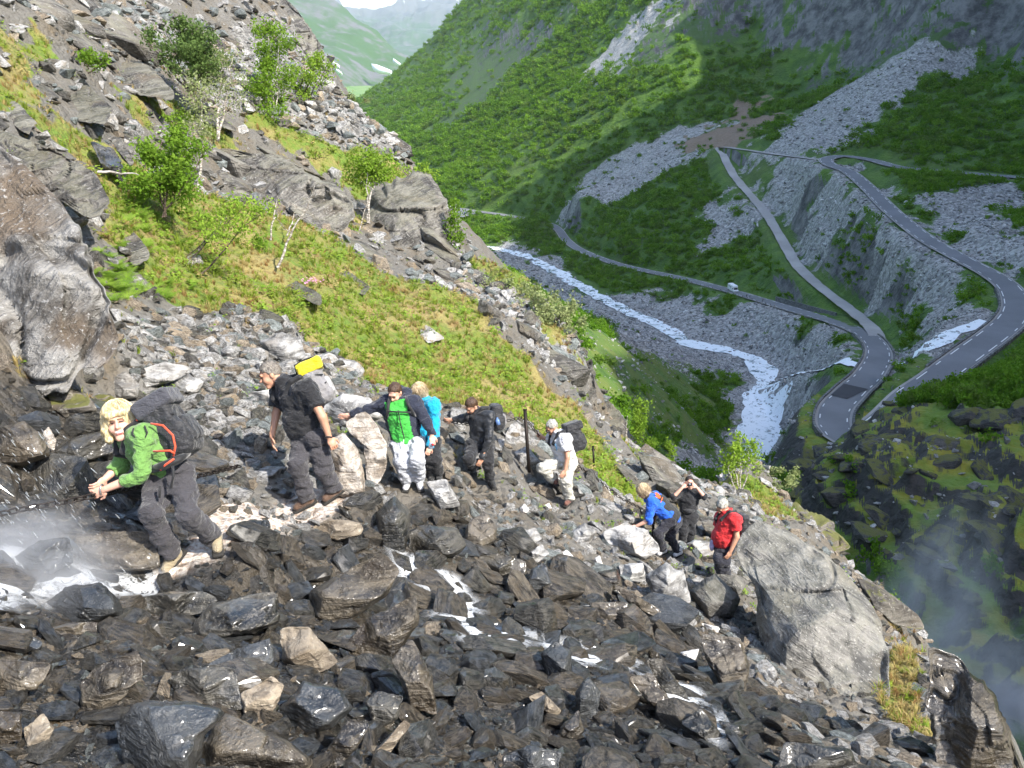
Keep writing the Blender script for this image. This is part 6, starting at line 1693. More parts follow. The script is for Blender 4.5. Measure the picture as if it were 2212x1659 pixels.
scatter_plants('dry_grass', 34000, 5, 60, lambda g, w_, p_, s_, dry, q, n: (g > .2 + .25 * q.uniform(0, 1, n)) & (dry > .0 + .35 * q.normal(0, 1, n)), .09, .20, [L_DRY], [m.copy() for m in TUF], 'straw coloured and rusty dry grass on the slope', 92)
scatter_plants('low_herbs', 40000, 6, 60, lambda g, w_, p_, s_, dry, q, n: (g > .35) & (dry < -.05 + .3 * q.normal(0, 1, n)) & (q.uniform(0, 1, n) < .5), .10, .24, [L_FERN, L_GRASS], [herb_mesh('herb', 40 + k) for k in range(4)], 'low leafy herbs in the grass', 93)
scatter_plants('weeds', 6000, 9.5, 60, lambda g, w_, p_, s_, dry, q, n: (g < .3) & (w_ < .4) & (fbm(q.uniform(0, 1, n) * 0 + dry * 3, dry, 2.0, 2) > -.2) & (q.uniform(0, 1, n) <   .45), .07, .17, [L_GRASS, L_DRY, L_FERN, L_GRASS], [TUF[0].copy(), TUF[1].copy(), herb_mesh('herb', 50), TUF[2].copy()], 'scattered weeds and grass between the scree stones', 94)

def fern_mesh(seed, nf=9):
    r = np.random.RandomState(seed); V, F = [], []
    for k in range(nf):
        a = 6.28 * k / nf + r.uniform(-.3, .3); L = r.uniform(.75, 1.05)
        out = np.array([math.cos(a), math.sin(a), 0]); sd = np.array([-math.sin(a), math.cos(a), 0])
        pts = [out * L * t * (.55 + .35 * t) + np.array([0, 0, L * (.95 * t - .55 * t * t)]) for t in np.linspace(0, 1, 14)]
        for i in range(2, 13):
            w_ = .26 * L * math.sin(math.pi * (i / 13.5) ** .7) + .02
            t = pts[i] - pts[i - 1]
            for sg in (-1, 1):
                i0 = len(V); tip = pts[i] + sd * sg * w_ + t * .9 + np.array([0, 0, -.03])
                V += [pts[i] - t * .34, pts[i] + t * .34, tip]; F.append((i0, i0 + 1, i0 + 2))
    return mesh_from('fern', V, F, False)
FERNS = [fern_mesh(s) for s in (3, 4, 5)]
for m in FERNS: m.materials.append(L_FERN)
rs = np.random.RandomState(12)
fern_spots = []
for (x0, y0, x1, y1, n) in ((200, 535, 330, 655, 30), (255, 590, 430, 655, 12), (240, 440, 430, 540, 26), (430, 440, 560, 540, 8)):
    for i in range(n):
        fern_spots.append((rs.uniform(x0, x1), rs.uniform(y0, y1)))
for i, (px, py) in enumerate(fern_spots):
    p = near_hit(px, py)
    if p is None: continue
    o = bpy.data.objects.new('fern', FERNS[i % 3]); COL.objects.link(o)
    s_ = rs.uniform(.2, .36); o.scale = (s_,) * 3; o.location = (p[0], p[1], float(near_h(p[0], p[1]))); o.rotation_euler = (rs.normal(0, .15), rs.normal(0, .15), rs.uniform(0, 6.28))
    tag(o, 'bright green fern on the slope behind the great rock wall', 'fern', 'ferns above the path')

def wiggle(a, b, n, amp, r):
    t = np.linspace(0, 1, n)[:, None]
    p = a + (b - a) * t
    w_ = np.cumsum(r.normal(0, 1, (n, 3)), 0); w_ = w_ - w_[0] - (w_[-1] - w_[0]) * t
    return p + w_ * amp * np.linalg.norm(b - a) / math.sqrt(n)

def tree(label, base_px, top_px, crown, leafmat, barkmat, d=None, nleaf=1400, leaf=.075, stems=1, nlimb=14, seed=1, cat='birch tree', name='birch_tree', group=None, thick=.05, crown_lo=.3, spread=.32, droop=0.0, bare=False, depth_amp=.8):
    r = np.random.RandomState(seed)
    bp = near_hit(*base_px) if d is None else P(base_px[0], base_px[1], d)
    d = float(bp @ FWD)
    root = empty(name, bp); tag(root, label, cat, group)
    VV, FF = [], []; nv = 0; tips = []
    Ht = np.linalg.norm(P(top_px[0], top_px[1], d) - bp)
    def add(pts, r0, r1, seg=6):
        nonlocal nv
        v, f = tube_geo(pts, r0, r1, seg); VV.append(v - bp); FF.append(f + nv); nv += len(v)
    for s in range(stems):
        top = P(top_px[0] + (s - (stems - 1) / 2) * spread * 60 * r.uniform(.6, 1.4), top_px[1] + abs(s - (stems - 1) / 2) * 14, d + r.uniform(-.15, .15) * Ht * depth_amp)
        tr = wiggle(bp + r.normal(0, .03, 3), top, 12, .05, r)
        add(tr, thick * r.uniform(.7, 1), thick * .18)
        nl = max(3, nlimb // stems)
        for k in range(nl):
            t = crown_lo + (1 - crown_lo) * (k + r.uniform(0, 1)) / nl
            i = min(10, int(t * 11)); p0 = tr[i] + (tr[i + 1] - tr[i]) * (t * 11 - i)
            a = r.uniform(0, 6.28); L = Ht * spread * (1.15 - t * .75) * r.uniform(.6, 1.2)
            dr = np.array([math.cos(a), math.sin(a), r.uniform(.25, .9) - droop]); dr /= np.linalg.norm(dr)
            lb = wiggle(p0, p0 + dr * L, 7, .09, r); add(lb, thick * .34 * (1.1 - t * .6), thick * .06, 5)
            for j in range(4):
                q0 = lb[2 + j]; d2 = dr + r.normal(0, .6, 3); d2 /= np.linalg.norm(d2)
                tw = wiggle(q0, q0 + d2 * L * r.uniform(.25, .5), 4, .1, r); add(tw, thick * .10, thick * .03, 4)
                tips += [tw[-1], tw[2], tw[1]]
            tips += [lb[-1], lb[-2], lb[4], lb[3]]
        tips.append(tr[-1])
    o = obj('trunk', mesh_from('trunk', np.vstack(VV), np.vstack(FF).astype(np.int32)), barkmat, root)
    if not bare:
        tips = np.array(tips); c = tips[r.randint(0, len(tips), nleaf)] + r.normal(0, .075 * Ht * .35 + .05, (nleaf, 3))
        u = r.normal(0, 1, (nleaf, 3)); u /= np.linalg.norm(u, axis=1)[:, None]; v = np.cross(u, r.normal(0, 1, (nleaf, 3))); v /= np.linalg.norm(v, axis=1)[:, None]
        s = leaf * r.uniform(.6, 1.25, (nleaf, 1))
        V = np.stack([c - u * s * .6, c + v * s * .42, c + u * s * .7, c - v * s * .42], 1).reshape(-1, 3) - bp
        obj('crown', mesh_from('crown', V, np.arange(nleaf * 4).reshape(-1, 4).astype(np.int32), False), leafmat, root)
    return root

tree('tall pale birch with a sparse crown and bare white trunk', (428, 412), (432, 175), None, L_WILLOW, B_WHITE, d=21, nleaf=1300, leaf=.06, nlimb=16, seed=3, crown_lo=.35, spread=.24, thick=.055)
tree('dense dark bushy birch in front of the scree', (415, 205), (405, 45), None, L_BIRCHD, B_DARK, d=27, nleaf=6500, leaf=.085, stems=6, nlimb=40, seed=4, crown_lo=.1, spread=.46)
tree('pale half-bare birch beside the dense dark one', (470, 300), (490, 110), None, L_WILLOW, B_WHITE, d=27, nleaf=1400, leaf=.06, stems=2, nlimb=18, seed=14, crown_lo=.2, spread=.36)
tree('slender leafy birch on the scree below the skyline crag', (600, 300), (585, 62), None, L_BIRCH, B_WHITE, d=33, nleaf=6000, leaf=.09, stems=3, nlimb=32, seed=5, crown_lo=.08, spread=.28)
tree('spreading birch leaning towards the skyline', (640, 250), (690, 120), None, L_BIRCH, B_DARK, d=36, nleaf=2600, leaf=.085, stems=3, nlimb=20, seed=6, crown_lo=.2, spread=.42)
tree('bright green young birch bush above the ferns', (355, 468), (370, 285), None, L_BIRCH, B_DARK, d=16.5, nleaf=7500, leaf=.058, stems=6, nlimb=40, seed=7, crown_lo=.08, spread=.40, thick=.022)
tree('thin leaning birch sapling with few leaves', (430, 588), (580, 450), None, L_BIRCH, B_DARK, d=15.5, nleaf=900, leaf=.05, stems=1, nlimb=14, seed=8, crown_lo=.3, spread=.3, thick=.022)
tree('second thin sapling crossing a fallen branch', (400, 560), (530, 430), None, L_BIRCH, B_DARK, d=16.5, nleaf=800, leaf=.05, stems=2, nlimb=12, seed=9, crown_lo=.35, spread=.3, thick=.02)
tree('round-headed birch on a curved white stem by the tall crag', (795, 480), (805, 330), None, L_BIRCH, B_WHITE, d=29.5, nleaf=3000, leaf=.085, stems=2, nlimb=20, seed=10, crown_lo=.45, spread=.40, thick=.05)
tree('slim young tree growing at the sheer face of the tall crag', (985, 602), (985, 440), None, L_BIRCH, B_WHITE, d=30.5, nleaf=1300, leaf=.085, nlimb=16, seed=11, crown_lo=.15, spread=.13, thick=.03)
tree('small upright sapling in the middle of the grass slope', (557, 606), (560, 512), None, L_BIRCH, B_DARK, d=19.5, nleaf=600, leaf=.05, nlimb=12, seed=12, crown_lo=.1, spread=.22, thick=.015)
tree('pale willow bush on the scree above the river', (1120, 690), (1105, 600), None, L_WILLOW, B_DARK, d=27, nleaf=2000, leaf=.08, stems=5, nlimb=26, seed=13, crown_lo=.1, spread=.65, thick=.03)
tree('willow bush with dark twisted limbs near the skyline', (1165, 735), (1170, 635), None, L_WILLOW, B_DARK, d=26, nleaf=2200, leaf=.08, stems=4, nlimb=26, seed=15, crown_lo=.1, spread=.6, thick=.04)
tree('low willow clump below the stepped cliff', (1215, 735), (1210, 665), None, L_WILLOW, B_DARK, d=27, nleaf=1500, leaf=.08, stems=4, nlimb=20, seed=16, crown_lo=.1, spread=.6, thick=.03)
tree('light green conical sapling below the rock nose', (1385, 985), (1385, 872), None, L_BIRCH, B_DARK, d=31, nleaf=1300, leaf=.08, nlimb=22, seed=17, crown_lo=.05, spread=.22, thick=.025)
tree('sunlit lone birch standing above the rapids', (1600, 1075), (1600, 950), None, L_BIRCH, B_WHITE, d=24.5, nleaf=1500, leaf=.08, stems=3, nlimb=18, seed=18, crown_lo=.4, spread=.36, thick=.03)
tree('grey-green bush beside the lone birch', (1655, 1062), (1658, 1005), None, L_WILLOW, B_DARK, d=29, nleaf=1300, leaf=.09, stems=4, nlimb=18, seed=19, crown_lo=.1, spread=.6, thick=.02)
tree('tiny bright sapling in front of the grass strip', (1445, 1000), (1446, 955), None, L_BIRCH, B_DARK, d=29, nleaf=400, leaf=.07, nlimb=10, seed=20, crown_lo=.05, spread=.25, thick=.015)
tree('small bush hanging over the smooth tilted slab', (190, 150), (200, 110), None, L_BIRCH, B_DARK, d=20, nleaf=700, leaf=.06, stems=3, nlimb=12, seed=21, crown_lo=.1, spread=.5, thick=.02)
tree('green bush growing by the overhanging block', (385, 275), (380, 240), None, L_BIRCH, B_DARK, d=22, nleaf=600, leaf=.06, stems=3, nlimb=10, seed=22, crown_lo=.1, spread=.5, thick=.02)
tree('sparse bush on the skyline beside the brown brow', (745, 235), (740, 195), None, L_WILLOW, B_DARK, d=43, nleaf=800, leaf=.1, stems=4, nlimb=14, seed=23, crown_lo=.1, spread=.7, thick=.03)
tree('bush on the ledge under the tall crag', (905, 400), (880, 350), None, L_BIRCH, B_DARK, d=33, nleaf=700, leaf=.08, stems=4, nlimb=12, seed=24, crown_lo=.1, spread=.7, thick=.02)
for i, (b, t, dd, lab) in enumerate((((600, 574), (680, 400), 18.5, 'bare white dead birch stem leaning in the grass'), ((585, 520), (600, 420), 20, 'forked dead birch beside the leaning one'), ((617, 510), (640, 440), 20.5, 'small bare shrub with twisted grey twigs'), ((770, 512), (800, 420), 27, 'bare forked branch below the round-headed birch'),
                                   ((1352, 965), (1355, 900), 25, 'thin white dead stem by the rock nose'), ((1590, 1060), (1572, 1008), 24, 'dead grey twigs near the lone birch'), ((210, 372), (300, 378), 15.8, 'fallen white branch on the bank'), ((430, 545), (490, 470), 16.5, 'fallen grey branch lying across the herbs'))):
    tree(lab, b, t, None, None, B_WHITE, d=dd, nlimb=6 if i not in (6, 7) else 3, seed=40 + i, bare=True, cat='dead branch', name='dead_branch', thick=.05 if i in (0, 6, 7) else .03, spread=.28 if i not in (6, 7) else .1, crown_lo=.35)
# pink flowers in the grass
p = near_hit(672, 618)
fl = empty('flower_clump', p); tag(fl, 'clump of pink flowers in the grass slope', 'flowers')
r = np.random.RandomState(5); V, F = [], []
for i in range(90):
    c = np.array([r.normal(0, .14), r.normal(0, .14), .10 + r.uniform(0, .1)]); a = r.uniform(0, 6.28); s = .022
    u = np.array([math.cos(a), math.sin(a), .3]) * s; v = np.array([-math.sin(a), math.cos(a), .2]) * s
    i0 = len(V); V += [c - u, c + v, c + u, c - v]; F.append((i0, i0 + 1, i0 + 2, i0 + 3))
obj('blossom', mesh_from('blossom', V, F, False), simple('pink_petal', (0.72, 0.30, 0.52), .7), fl)
o = obj('foliage', tuft_mesh('foliage', 77, 24), L_GRASS, fl); o.scale = (.22, .22, .16)
# ------------------------------------------------------------------ roads, river, walls of the valley
def ribbon(name, S, wl, wr, dz, mat, parent=None, wob=0.0, seed=0, across=1):
    S = np.asarray(S); n = len(S)
    t = np.gradient(S[:, :2], axis=0); t /= np.linalg.norm(t, axis=1)[:, None] + 1e-9
    nrm = np.stack([-t[:, 1], t[:, 0]], 1)
    wl = np.broadcast_to(wl, n).astype(float); wr = np.broadcast_to(wr, n).astype(float)
    if wob:
        wl = wl * (1 + wob * fbm(np.arange(n) * .35, 0, seed, 3)); wr = wr * (1 + wob * fbm(np.arange(n) * .35, 9, seed, 3))
    V = []
    for k in range(across + 1):
        f = k / across
        off = (wl * (1 - f) - wr * f)[:, None]
        V.append(np.concatenate([S[:, :2] + nrm * off, (S[:, 2] + dz)[:, None]], 1))
    V = np.stack(V, 1).reshape(-1, 3)
    F = grid_faces(n, across + 1)
    me = mesh_from(name, V, F.astype(np.int32)); me.update()
    return obj(name, me, mat, parent)
def road_mat(name, a, b, sc=.6):
    T = NT(name); co = T.n('TexCoord').outputs['Object']
    n = T.noise(co, sc, 5, .6); n2 = T.noise(co, sc * .12, 3)
    c = T.mix(n, a, b); c = T.mix(T.ramp(n2, .4, .65, 0, .5), c, tuple(x * 1.25 for x in b))
    T.bsdf(Base_Color=c, Roughness=.9); return T.m
M_ASPH = road_mat('asphalt', (0.13, 0.135, 0.145), (0.165, 0.17, 0.18)); M_GRAV = road_mat('gravel_track', (0.25, 0.24, 0.225), (0.36, 0.35, 0.33)); M_SHOULD = road_mat('road_shoulder', (0.24, 0.23, 0.215), (0.33, 0.32, 0.30)); M_PAINT = simple('road_paint', (0.72, 0.72, 0.70), .7); M_PATCHA = road_mat('fresh_asphalt', (0.035, 0.035, 0.04), (0.05, 0.05, 0.055))
RS = spline(ROAD, 2.0); TS = spline(TRACK, 2.0); RVS = spline(RIVER, 2.0); BRS = spline(BROOK, 1.5)
for S in (RS, TS):                                   # even out the gradient
    for k in range(12): S[1:-1, 2] = (S[:-2, 2] + 2 * S[1:-1, 2] + S[2:, 2]) / 4
road_w = np.interp(np.arange(len(RS)) / len(RS), [0, .3, .44, .52, 1], [2.7, 2.7, 3.1, 2.9, 2.8])
rd = tag(ribbon('road', RS, road_w + .55, road_w + .55, .05, M_SHOULD, across=2), kind='structure')
ra = ribbon('asphalt', RS, road_w, road_w, .12, M_ASPH, rd, across=2)
t = np.gradient(RS[:, :2], axis=0); t /= np.linalg.norm(t, axis=1)[:, None]; nrm = np.stack([-t[:, 1], t[:, 0]], 1)
V, F = [], []
cum = np.concatenate([[0], np.cumsum(np.linalg.norm(np.diff(RS[:, :3], axis=0), axis=1))])
for side in (-1, 1):
    s0 = 0.0
    while s0 < cum[-1] - 4:
        i0, i1 = np.searchsorted(cum, s0), np.searchsorted(cum, s0 + 3.0)
        if i1 < len(RS) and np.hypot(*RS[i0, :2]) < 480:
            c0 = RS[i0, :2] + nrm[i0] * side * (road_w[i0] - .4); c1 = RS[i1, :2] + nrm[i1] * side * (road_w[i1] - .4)
            w0, w1_ = nrm[i0] * .11, nrm[i1] * .11; b = len(V)
            V += [(*(c0 - w0), RS[i0, 2] + .15), (*(c0 + w0), RS[i0, 2] + .15), (*(c1 + w1_), RS[i1, 2] + .15), (*(c1 - w1_), RS[i1, 2] + .15)]; F.append((b, b + 1, b + 2, b + 3))
        s0 += 7.0
obj('road_marking', mesh_from('road_marking', V, F, False), M_PAINT, rd)
# the dark repaired patch in the bend
k = int(np.argmin(np.hypot(RS[:, 0] - P(1838, 852, 170)[0], RS[:, 1] - P(1838, 852, 170)[1])))
V = [(*(RS[k - 3, :2] + nrm[k - 3] * 2.6), RS[k - 3, 2] + .24), (*(RS[k - 3, :2] - nrm[k - 3] * 2.6), RS[k - 3, 2] + .24), (*(RS[k + 2, :2] - nrm[k + 2] * 2.7), RS[k + 2, 2] + .24), (*(RS[k + 2, :2] + nrm[k + 2] * .6), RS[k + 2, 2] + .24)]
obj('asphalt_patch', mesh_from('asphalt_patch', V, [(0, 1, 2, 3)], False), M_PATCHA, rd)
tag(ribbon('track', TS, 2.4, 2.4, .06, M_GRAV, wob=.12, across=2), kind='structure')
# car park at the far bend
pk = [Zp(x, y, -128.2) for x, y in ((955, 447), (1012, 452), (1030, 462), (1000, 470), (962, 468))]
V = [tuple(p + np.array([0, 0, .4])) for p in pk]
tag(obj('car_park', mesh_from('car_park', V, [tuple(range(len(V)))], False), M_ASPH), kind='structure')

def water_mat(name, foam_lo, foam_hi, sc, deep=(0.10, 0.17, 0.18)):
    T = NT(name); co = T.n('TexCoord').outputs['Object']
    n = T.noise(co, sc, 6, .72, .8); n2 = T.noise(co, sc * .25, 3, .6)
    f = T.ramp(T.math('ADD', T.math('MULTIPLY', n, .75), T.math('MULTIPLY', n2, .4)), foam_lo, foam_hi)
    c = T.mix(f, deep, (0.80, 0.84, 0.86))
    T.bsdf(Base_Color=c, Roughness=T.ramp(f, 0, 1, .15, .8), Normal=T.bump(n, .7, .3)); return T.m
M_RIVER = water_mat('river_water', .47, .58, .42, (0.10, 0.16, 0.165)); M_RAPID = water_mat('rapid_water', .42, .54, .7)
i_up = np.arange(len(RVS)) / len(RVS)
wr = np.interp(i_up, [0, .3, .6, .75, .88, 1], [3.6, 3.9, 3.4, 3.4, 5.4, 5.0])
nsp = int(len(RVS) * .66)
for r_i, (seg_, mt_) in enumerate(((slice(0, nsp + 1), M_RIVER), (slice(nsp, len(RVS)), M_RAPID))):
    wm = ribbon('river', RVS[seg_], wr[seg_], wr[seg_], .10, mt_, wob=.35, seed=2, across=8)
    v = np.array([q.co for q in wm.data.vertices]); v[:, 2] += .14 * fbm(v[:, 0] * .5, v[:, 1] * .5, 1.0, 3, seed=4)
    v[:, 2] = np.maximum(v[:, 2], val_h(v[:, 0], v[:, 1]) + .12)
    wm.data.vertices.foreach_set('co', v.astype(np.float32).ravel()); tag(wm, kind='structure')
db_ = near_line(BRS[:, 0].copy(), BRS[:, 1].copy(), RS, 30)[0]
run = []
for i in range(len(BRS) + 1):
    if i < len(BRS) and db_[i] > 3.6: run.append(i)
    elif len(run) > 4:
        bw = ribbon('brook', BRS[run], 2.3, 2.3, .10, M_RAPID, wob=.4, seed=5, across=6)
        v = np.array([q.co for q in bw.data.vertices]); v[:, 2] += .12 * fbm(v[:, 0] * .8, v[:, 1] * .8, 1.0, 3, seed=6)
        v[:, 2] = np.maximum(v[:, 2], val_h(v[:, 0], v[:, 1]) + .3)
        bw.data.vertices.foreach_set('co', v.astype(np.float32).ravel()); tag(bw, kind='structure'); run = []
    else: run = []

# dry-stone retaining walls along the bends
def stone_wall_mat():
    T = NT('dry_stone_wall'); co = T.n('TexCoord').outputs['Object']
    vo = T.n('TexVoronoi', ins={'Scale': 1.6}); T.set(vo, 'Vector', T.vmath('MULTIPLY', co, (1, 1, 1.7)))
    s = T.n('SeparateColor'); T.set(s, 0, vo.outputs['Color'])
    T.bsdf(Base_Color=T.mix(s.outputs[0], (0.07, 0.07, 0.07), (0.20, 0.20, 0.195)), Roughness=.95, Normal=T.bump(vo.outputs['Distance'], .8, .4)); return T.m
M_WALL = stone_wall_mat()
def retaining(label, i0, i1, side, off, hup, hdown):
    S = RS[i0:i1]; n_ = nrm[i0:i1]
    V, F = [], []
    for q, nn in zip(S, n_):
        o0 = q[:2] + nn * side * off; o1 = q[:2] + nn * side * (off + .45)
        V += [(*o0, q[2] - hdown), (*o0, q[2] + hup), (*o1, q[2] + hup), (*o1, q[2] - hdown)]
    for i in range(len(S) - 1):
        for a in range(3): F.append((4 * i + a, 4 * i + a + 1, 4 * i + a + 5, 4 * i + a + 4))
    F += [(0, 3, 2, 1), tuple(4 * (len(S) - 1) + a for a in range(4))]
    w_ = obj('retaining_wall', mesh_from('retaining_wall', V, F, False), M_WALL); w_.data.polygons.foreach_set('use_smooth', [False] * len(w_.data.polygons))
    tag(w_, label, 'wall'); return w_
def near_idx(px, py, z): p = Zp(px, py, z); return int(np.argmin(np.hypot(RS[:, 0] - p[0], RS[:, 1] - p[1])))
iA, iB = near_idx(1868, 722, -79), near_idx(1805, 885, -68.3); iC, iD = near_idx(1660, 652, -95), near_idx(1785, 690, -85.5)
iE, iF = near_idx(2185, 690, -56), near_idx(2140, 592, -54.7)
retaining('grey masonry wall round the outside of the lower hairpin', iA, iB + 8, -1 if False else 1, 3.4, .45, 4.0)
retaining('grey masonry wall on the inside of the lower hairpin', iA, iB + 8, -1, 3.4, .45, 4.0)
retaining('long dark wall holding the slope above the camper van road', iC, iD, 1, 3.6, 2.0, .6)
retaining('wall carrying the bend above the side stream', min(iE, iF) - 14, max(iE, iF), 1, 3.3, .4, 4.5)
retaining('outer parapet of the bend above the side stream', min(iE, iF) - 14, max(iE, iF), -1, 3.3, .45, 2.0)
# guard stones along the lower road
gs = stone_mesh('guard_stone', 888, 14, slab=.9, bev=0); gs.materials.append(RM['grey'])
i0, i1 = near_idx(1340, 572, -113), near_idx(1700, 665, -92)
sgn = 1 if (nrm[i0] @ np.array([0, -1.0])) > 0 else -1
last = -9
for i in range(i0, i1):
    if cum[i] - last < 2.9: continue
    last = cum[i]
    o = bpy.data.objects.new('guard_stone', gs); COL.objects.link(o); q = RS[i, :2] + nrm[i] * sgn * 3.15
    o.location = (q[0], q[1], RS[i, 2] + .4); o.scale = (.34, .3, .5); o.rotation_euler = (0, 0, i * 1.3)
    tag(o, 'dark upright guard stone at the river side of the camper van road', 'guard stone', 'guard stones along the lower road')

# ------------------------------------------------------------------ camper van, far people and cars
def bx(bm, c, s, rot=None):
    r = bmesh.ops.create_cube(bm, size=1)
    for v in r['verts']: v.co = Vector(c) + Vector((v.co.x * s[0], v.co.y * s[1], v.co.z * s[2]))
    return r['verts']
def bmo(name, parts, mat, parent, bev=0.0):
    bm = bmesh.new()
    for c, s in parts: bx(bm, c, s)
    if bev: bmesh.ops.bevel(bm, geom=bm.edges[:], offset=bev, segments=2, affect='EDGES', profile=.6)
    me = bpy.data.meshes.new(name); bm.to_mesh(me); bm.free()
    return obj(name, me, mat, parent)
def prof(name, outline, y0, y1, mat, parent):
    n = len(outline); V = [(x, y0, z) for x, z in outline] + [(x, y1, z) for x, z in outline]
    F = [tuple(range(n))[::-1], tuple(range(n, 2 * n))] + [(i, (i + 1) % n, n + (i + 1) % n, n + i) for i in range(n)]
    me = mesh_from(name, V, F, False); o = obj(name, me, mat, parent)
    m = o.modifiers.new('bevel', 'BEVEL'); m.width = .08; m.segments = 2
    return o
M_VANW = simple('white_gelcoat', (0.82, 0.83, 0.84), .35, .03); M_GLASS = simple('car_glass', (0.015, 0.018, 0.022), .1, spec=.6); M_TYRE = simple('tyre', (0.02, 0.02, 0.02), .9)
def wheel(parent, x, y):
    V, F = tube_geo(np.array([(x, y - .12, .34), (x, y + .12, .34)]), .34, .34, 16)
    F = [tuple(f) for f in F.tolist()] + [tuple(range(16)), tuple(range(31, 15, -1))]
    w_ = obj('wheel', mesh_from('wheel', V, F), M_TYRE, parent)
    V, F = tube_geo(np.array([(x, y - .13, .34), (x, y + .13, .34)]), .18, .18, 12)
    obj('rim', mesh_from('rim', V, [tuple(f) for f in F.tolist()] + [tuple(range(12)), tuple(range(23, 11, -1))]), M_METAL, w_)
iv = near_idx(1590, 630, -99.5)
dirv = RS[iv + 2, :2] - RS[iv - 2, :2]
van = empty('camper_van', (RS[iv, 0] - .3, RS[iv, 1] + .4, RS[iv, 2] + .12), math.atan2(dirv[1], dirv[0])); tag(van, 'white camper van driving on the lower road', 'camper van')
prof('body', [(-3.2, .45), (2.0, .45), (2.9, .5), (3.05, 1.15), (2.35, 1.3), (1.75, 2.1), (1.9, 2.75), (1.4, 2.95), (-3.1, 2.95), (-3.25, 2.7)], -1.1, 1.1, M_VANW, van)
for y in (-1.105, 1.105):
    bmo('side_window', [((-1.9, y, 2.0), (.9, .02, .5))], M_GLASS, van); bmo('side_window', [((-.3, y, 2.0), (.8, .02, .5))], M_GLASS, van); bmo('cab_window', [((1.45, y, 1.75), (.7, .02, .55))], M_GLASS, van)
    bmo('side_stripe', [((-.8, y, 1.25), (4.4, .02, .08))], simple('grey_stripe', (0.4, 0.42, 0.45)), van)
ws = bmo('windscreen', [((0, 0, 0), (.03, 1.8, .85))], M_GLASS, van); ws.location = (2.1, 0, 1.74); ws.rotation_euler = (0, -.63, 0)
bmo('bumper', [((3.0, 0, .55), (.25, 2.1, .3))], simple('grey_bumper', (0.3, 0.3, 0.31)), van, .05); bmo('roof_hatch', [((-1.2, 0, 3.0), (.7, .7, .12))], M_VANW, van, .04)
for y in (-.75, .75): bmo('headlight', [((3.06, y, .95), (.06, .36, .2))], M_METAL, van)
for x in (-2.0, 2.05):
    for y in (-1.0, 1.0): wheel(van, x, y)
def walker(px, py, z, label, top, face):
    b = Zp(px, py, z); i = int(np.argmin(np.hypot(RS[:, 0] - b[0], RS[:, 1] - b[1]))); b = np.array([b[0], b[1], RS[i, 2] + .12])
    r = empty('person', b); tag(r, label, 'person', 'walkers on the lower road')
    B = Blob(); u = np.array([0, 0, 1.0]); l = np.array([math.cos(face), math.sin(face), 0]) * .12; f = np.array([-math.sin(face), math.cos(face), 0]) * .1
    B.ell(b + u * 1.62, np.eye(3), (.085, .1, .12), .03); B.cone(b + u * 1.35, b + u * .95, .15, .14, .05); B.cone(b + u * 1.5, b + u * 1.3, .05, .1, .04)
    for e in (-1, 1):
        B.cone(b + u * 1.38 + l * e * 1.4, b + u * 1.08 + l * e * 2.0, .05, .045, .03); B.cone(b + u * 1.08 + l * e * 2.0, b + u * .85 + l * e * 1.9 + f, .042, .035, .02)
        B.cone(b + u * .92 + l * e * .8, b + u * .5 + l * e * .8 + f * e, .085, .06, .04); B.cone(b + u * .5 + l * e * .8 + f * e, b + u * .06 + l * e * .8 - f * e * .6, .055, .045, .03); B.cone(b + u * .05 + l * e * .8 - f * e * .6, b + u * .04 + l * e * .8 - f * e * .6 + f * 1.6, .05, .04, .02)
    V, Q = B.mesh(.03); me = mesh_from('body', V - b, Q.astype(np.int32)); o = obj('body', me, [SK_F, top, M_DARK, HR_DK], r)
    zc = (V[Q].mean(1) - b)[:, 2]; me.polygons.foreach_set('material_index', np.where(zc > 1.68, 3, np.where(zc > 1.5, 0, np.where(zc > .95, 1, 2))).astype(np.int32))
walker(1612, 648, -98, 'far walker in dark clothes beside a pale-topped companion', M_DARK, .4); walker(1619, 647, -97.6, 'far walker in a pale top on the lower road', M_LGREY, .2); walker(1647, 655, -95, 'lone far walker in dark red on the lower road', cloth('dark_red', (0.10, 0.03, 0.03)), .9)
for i, (px, py, col, lab) in enumerate(((985, 459, (0.35, 0.36, 0.38), 'silver car parked at the far bend'), (1006, 462, (0.05, 0.06, 0.09), 'dark car parked at the far bend'), (972, 452, (0.6, 0.6, 0.6), 'white car parked at the far bend'))):
    b = Zp(px, py, -127.6); c = empty('parked_car', b, .4 + i * .9); tag(c, lab, 'car', 'cars in the far car park')
    prof('body', [(-2.1, .35), (2.1, .35), (2.15, .75), (1.2, .92), (.6, 1.42), (-1.3, 1.45), (-2.0, .95)], -.85, .85, simple('car_paint_%d' % i, col, .3, .02), c)
    for y in (-.86, .86): bmo('side_window', [((-.3, y, 1.15), (1.7, .02, .35))], M_GLASS, c)
    for x in (-1.3, 1.35):
        for y in (-.8, .8): wheel(c, x, y)

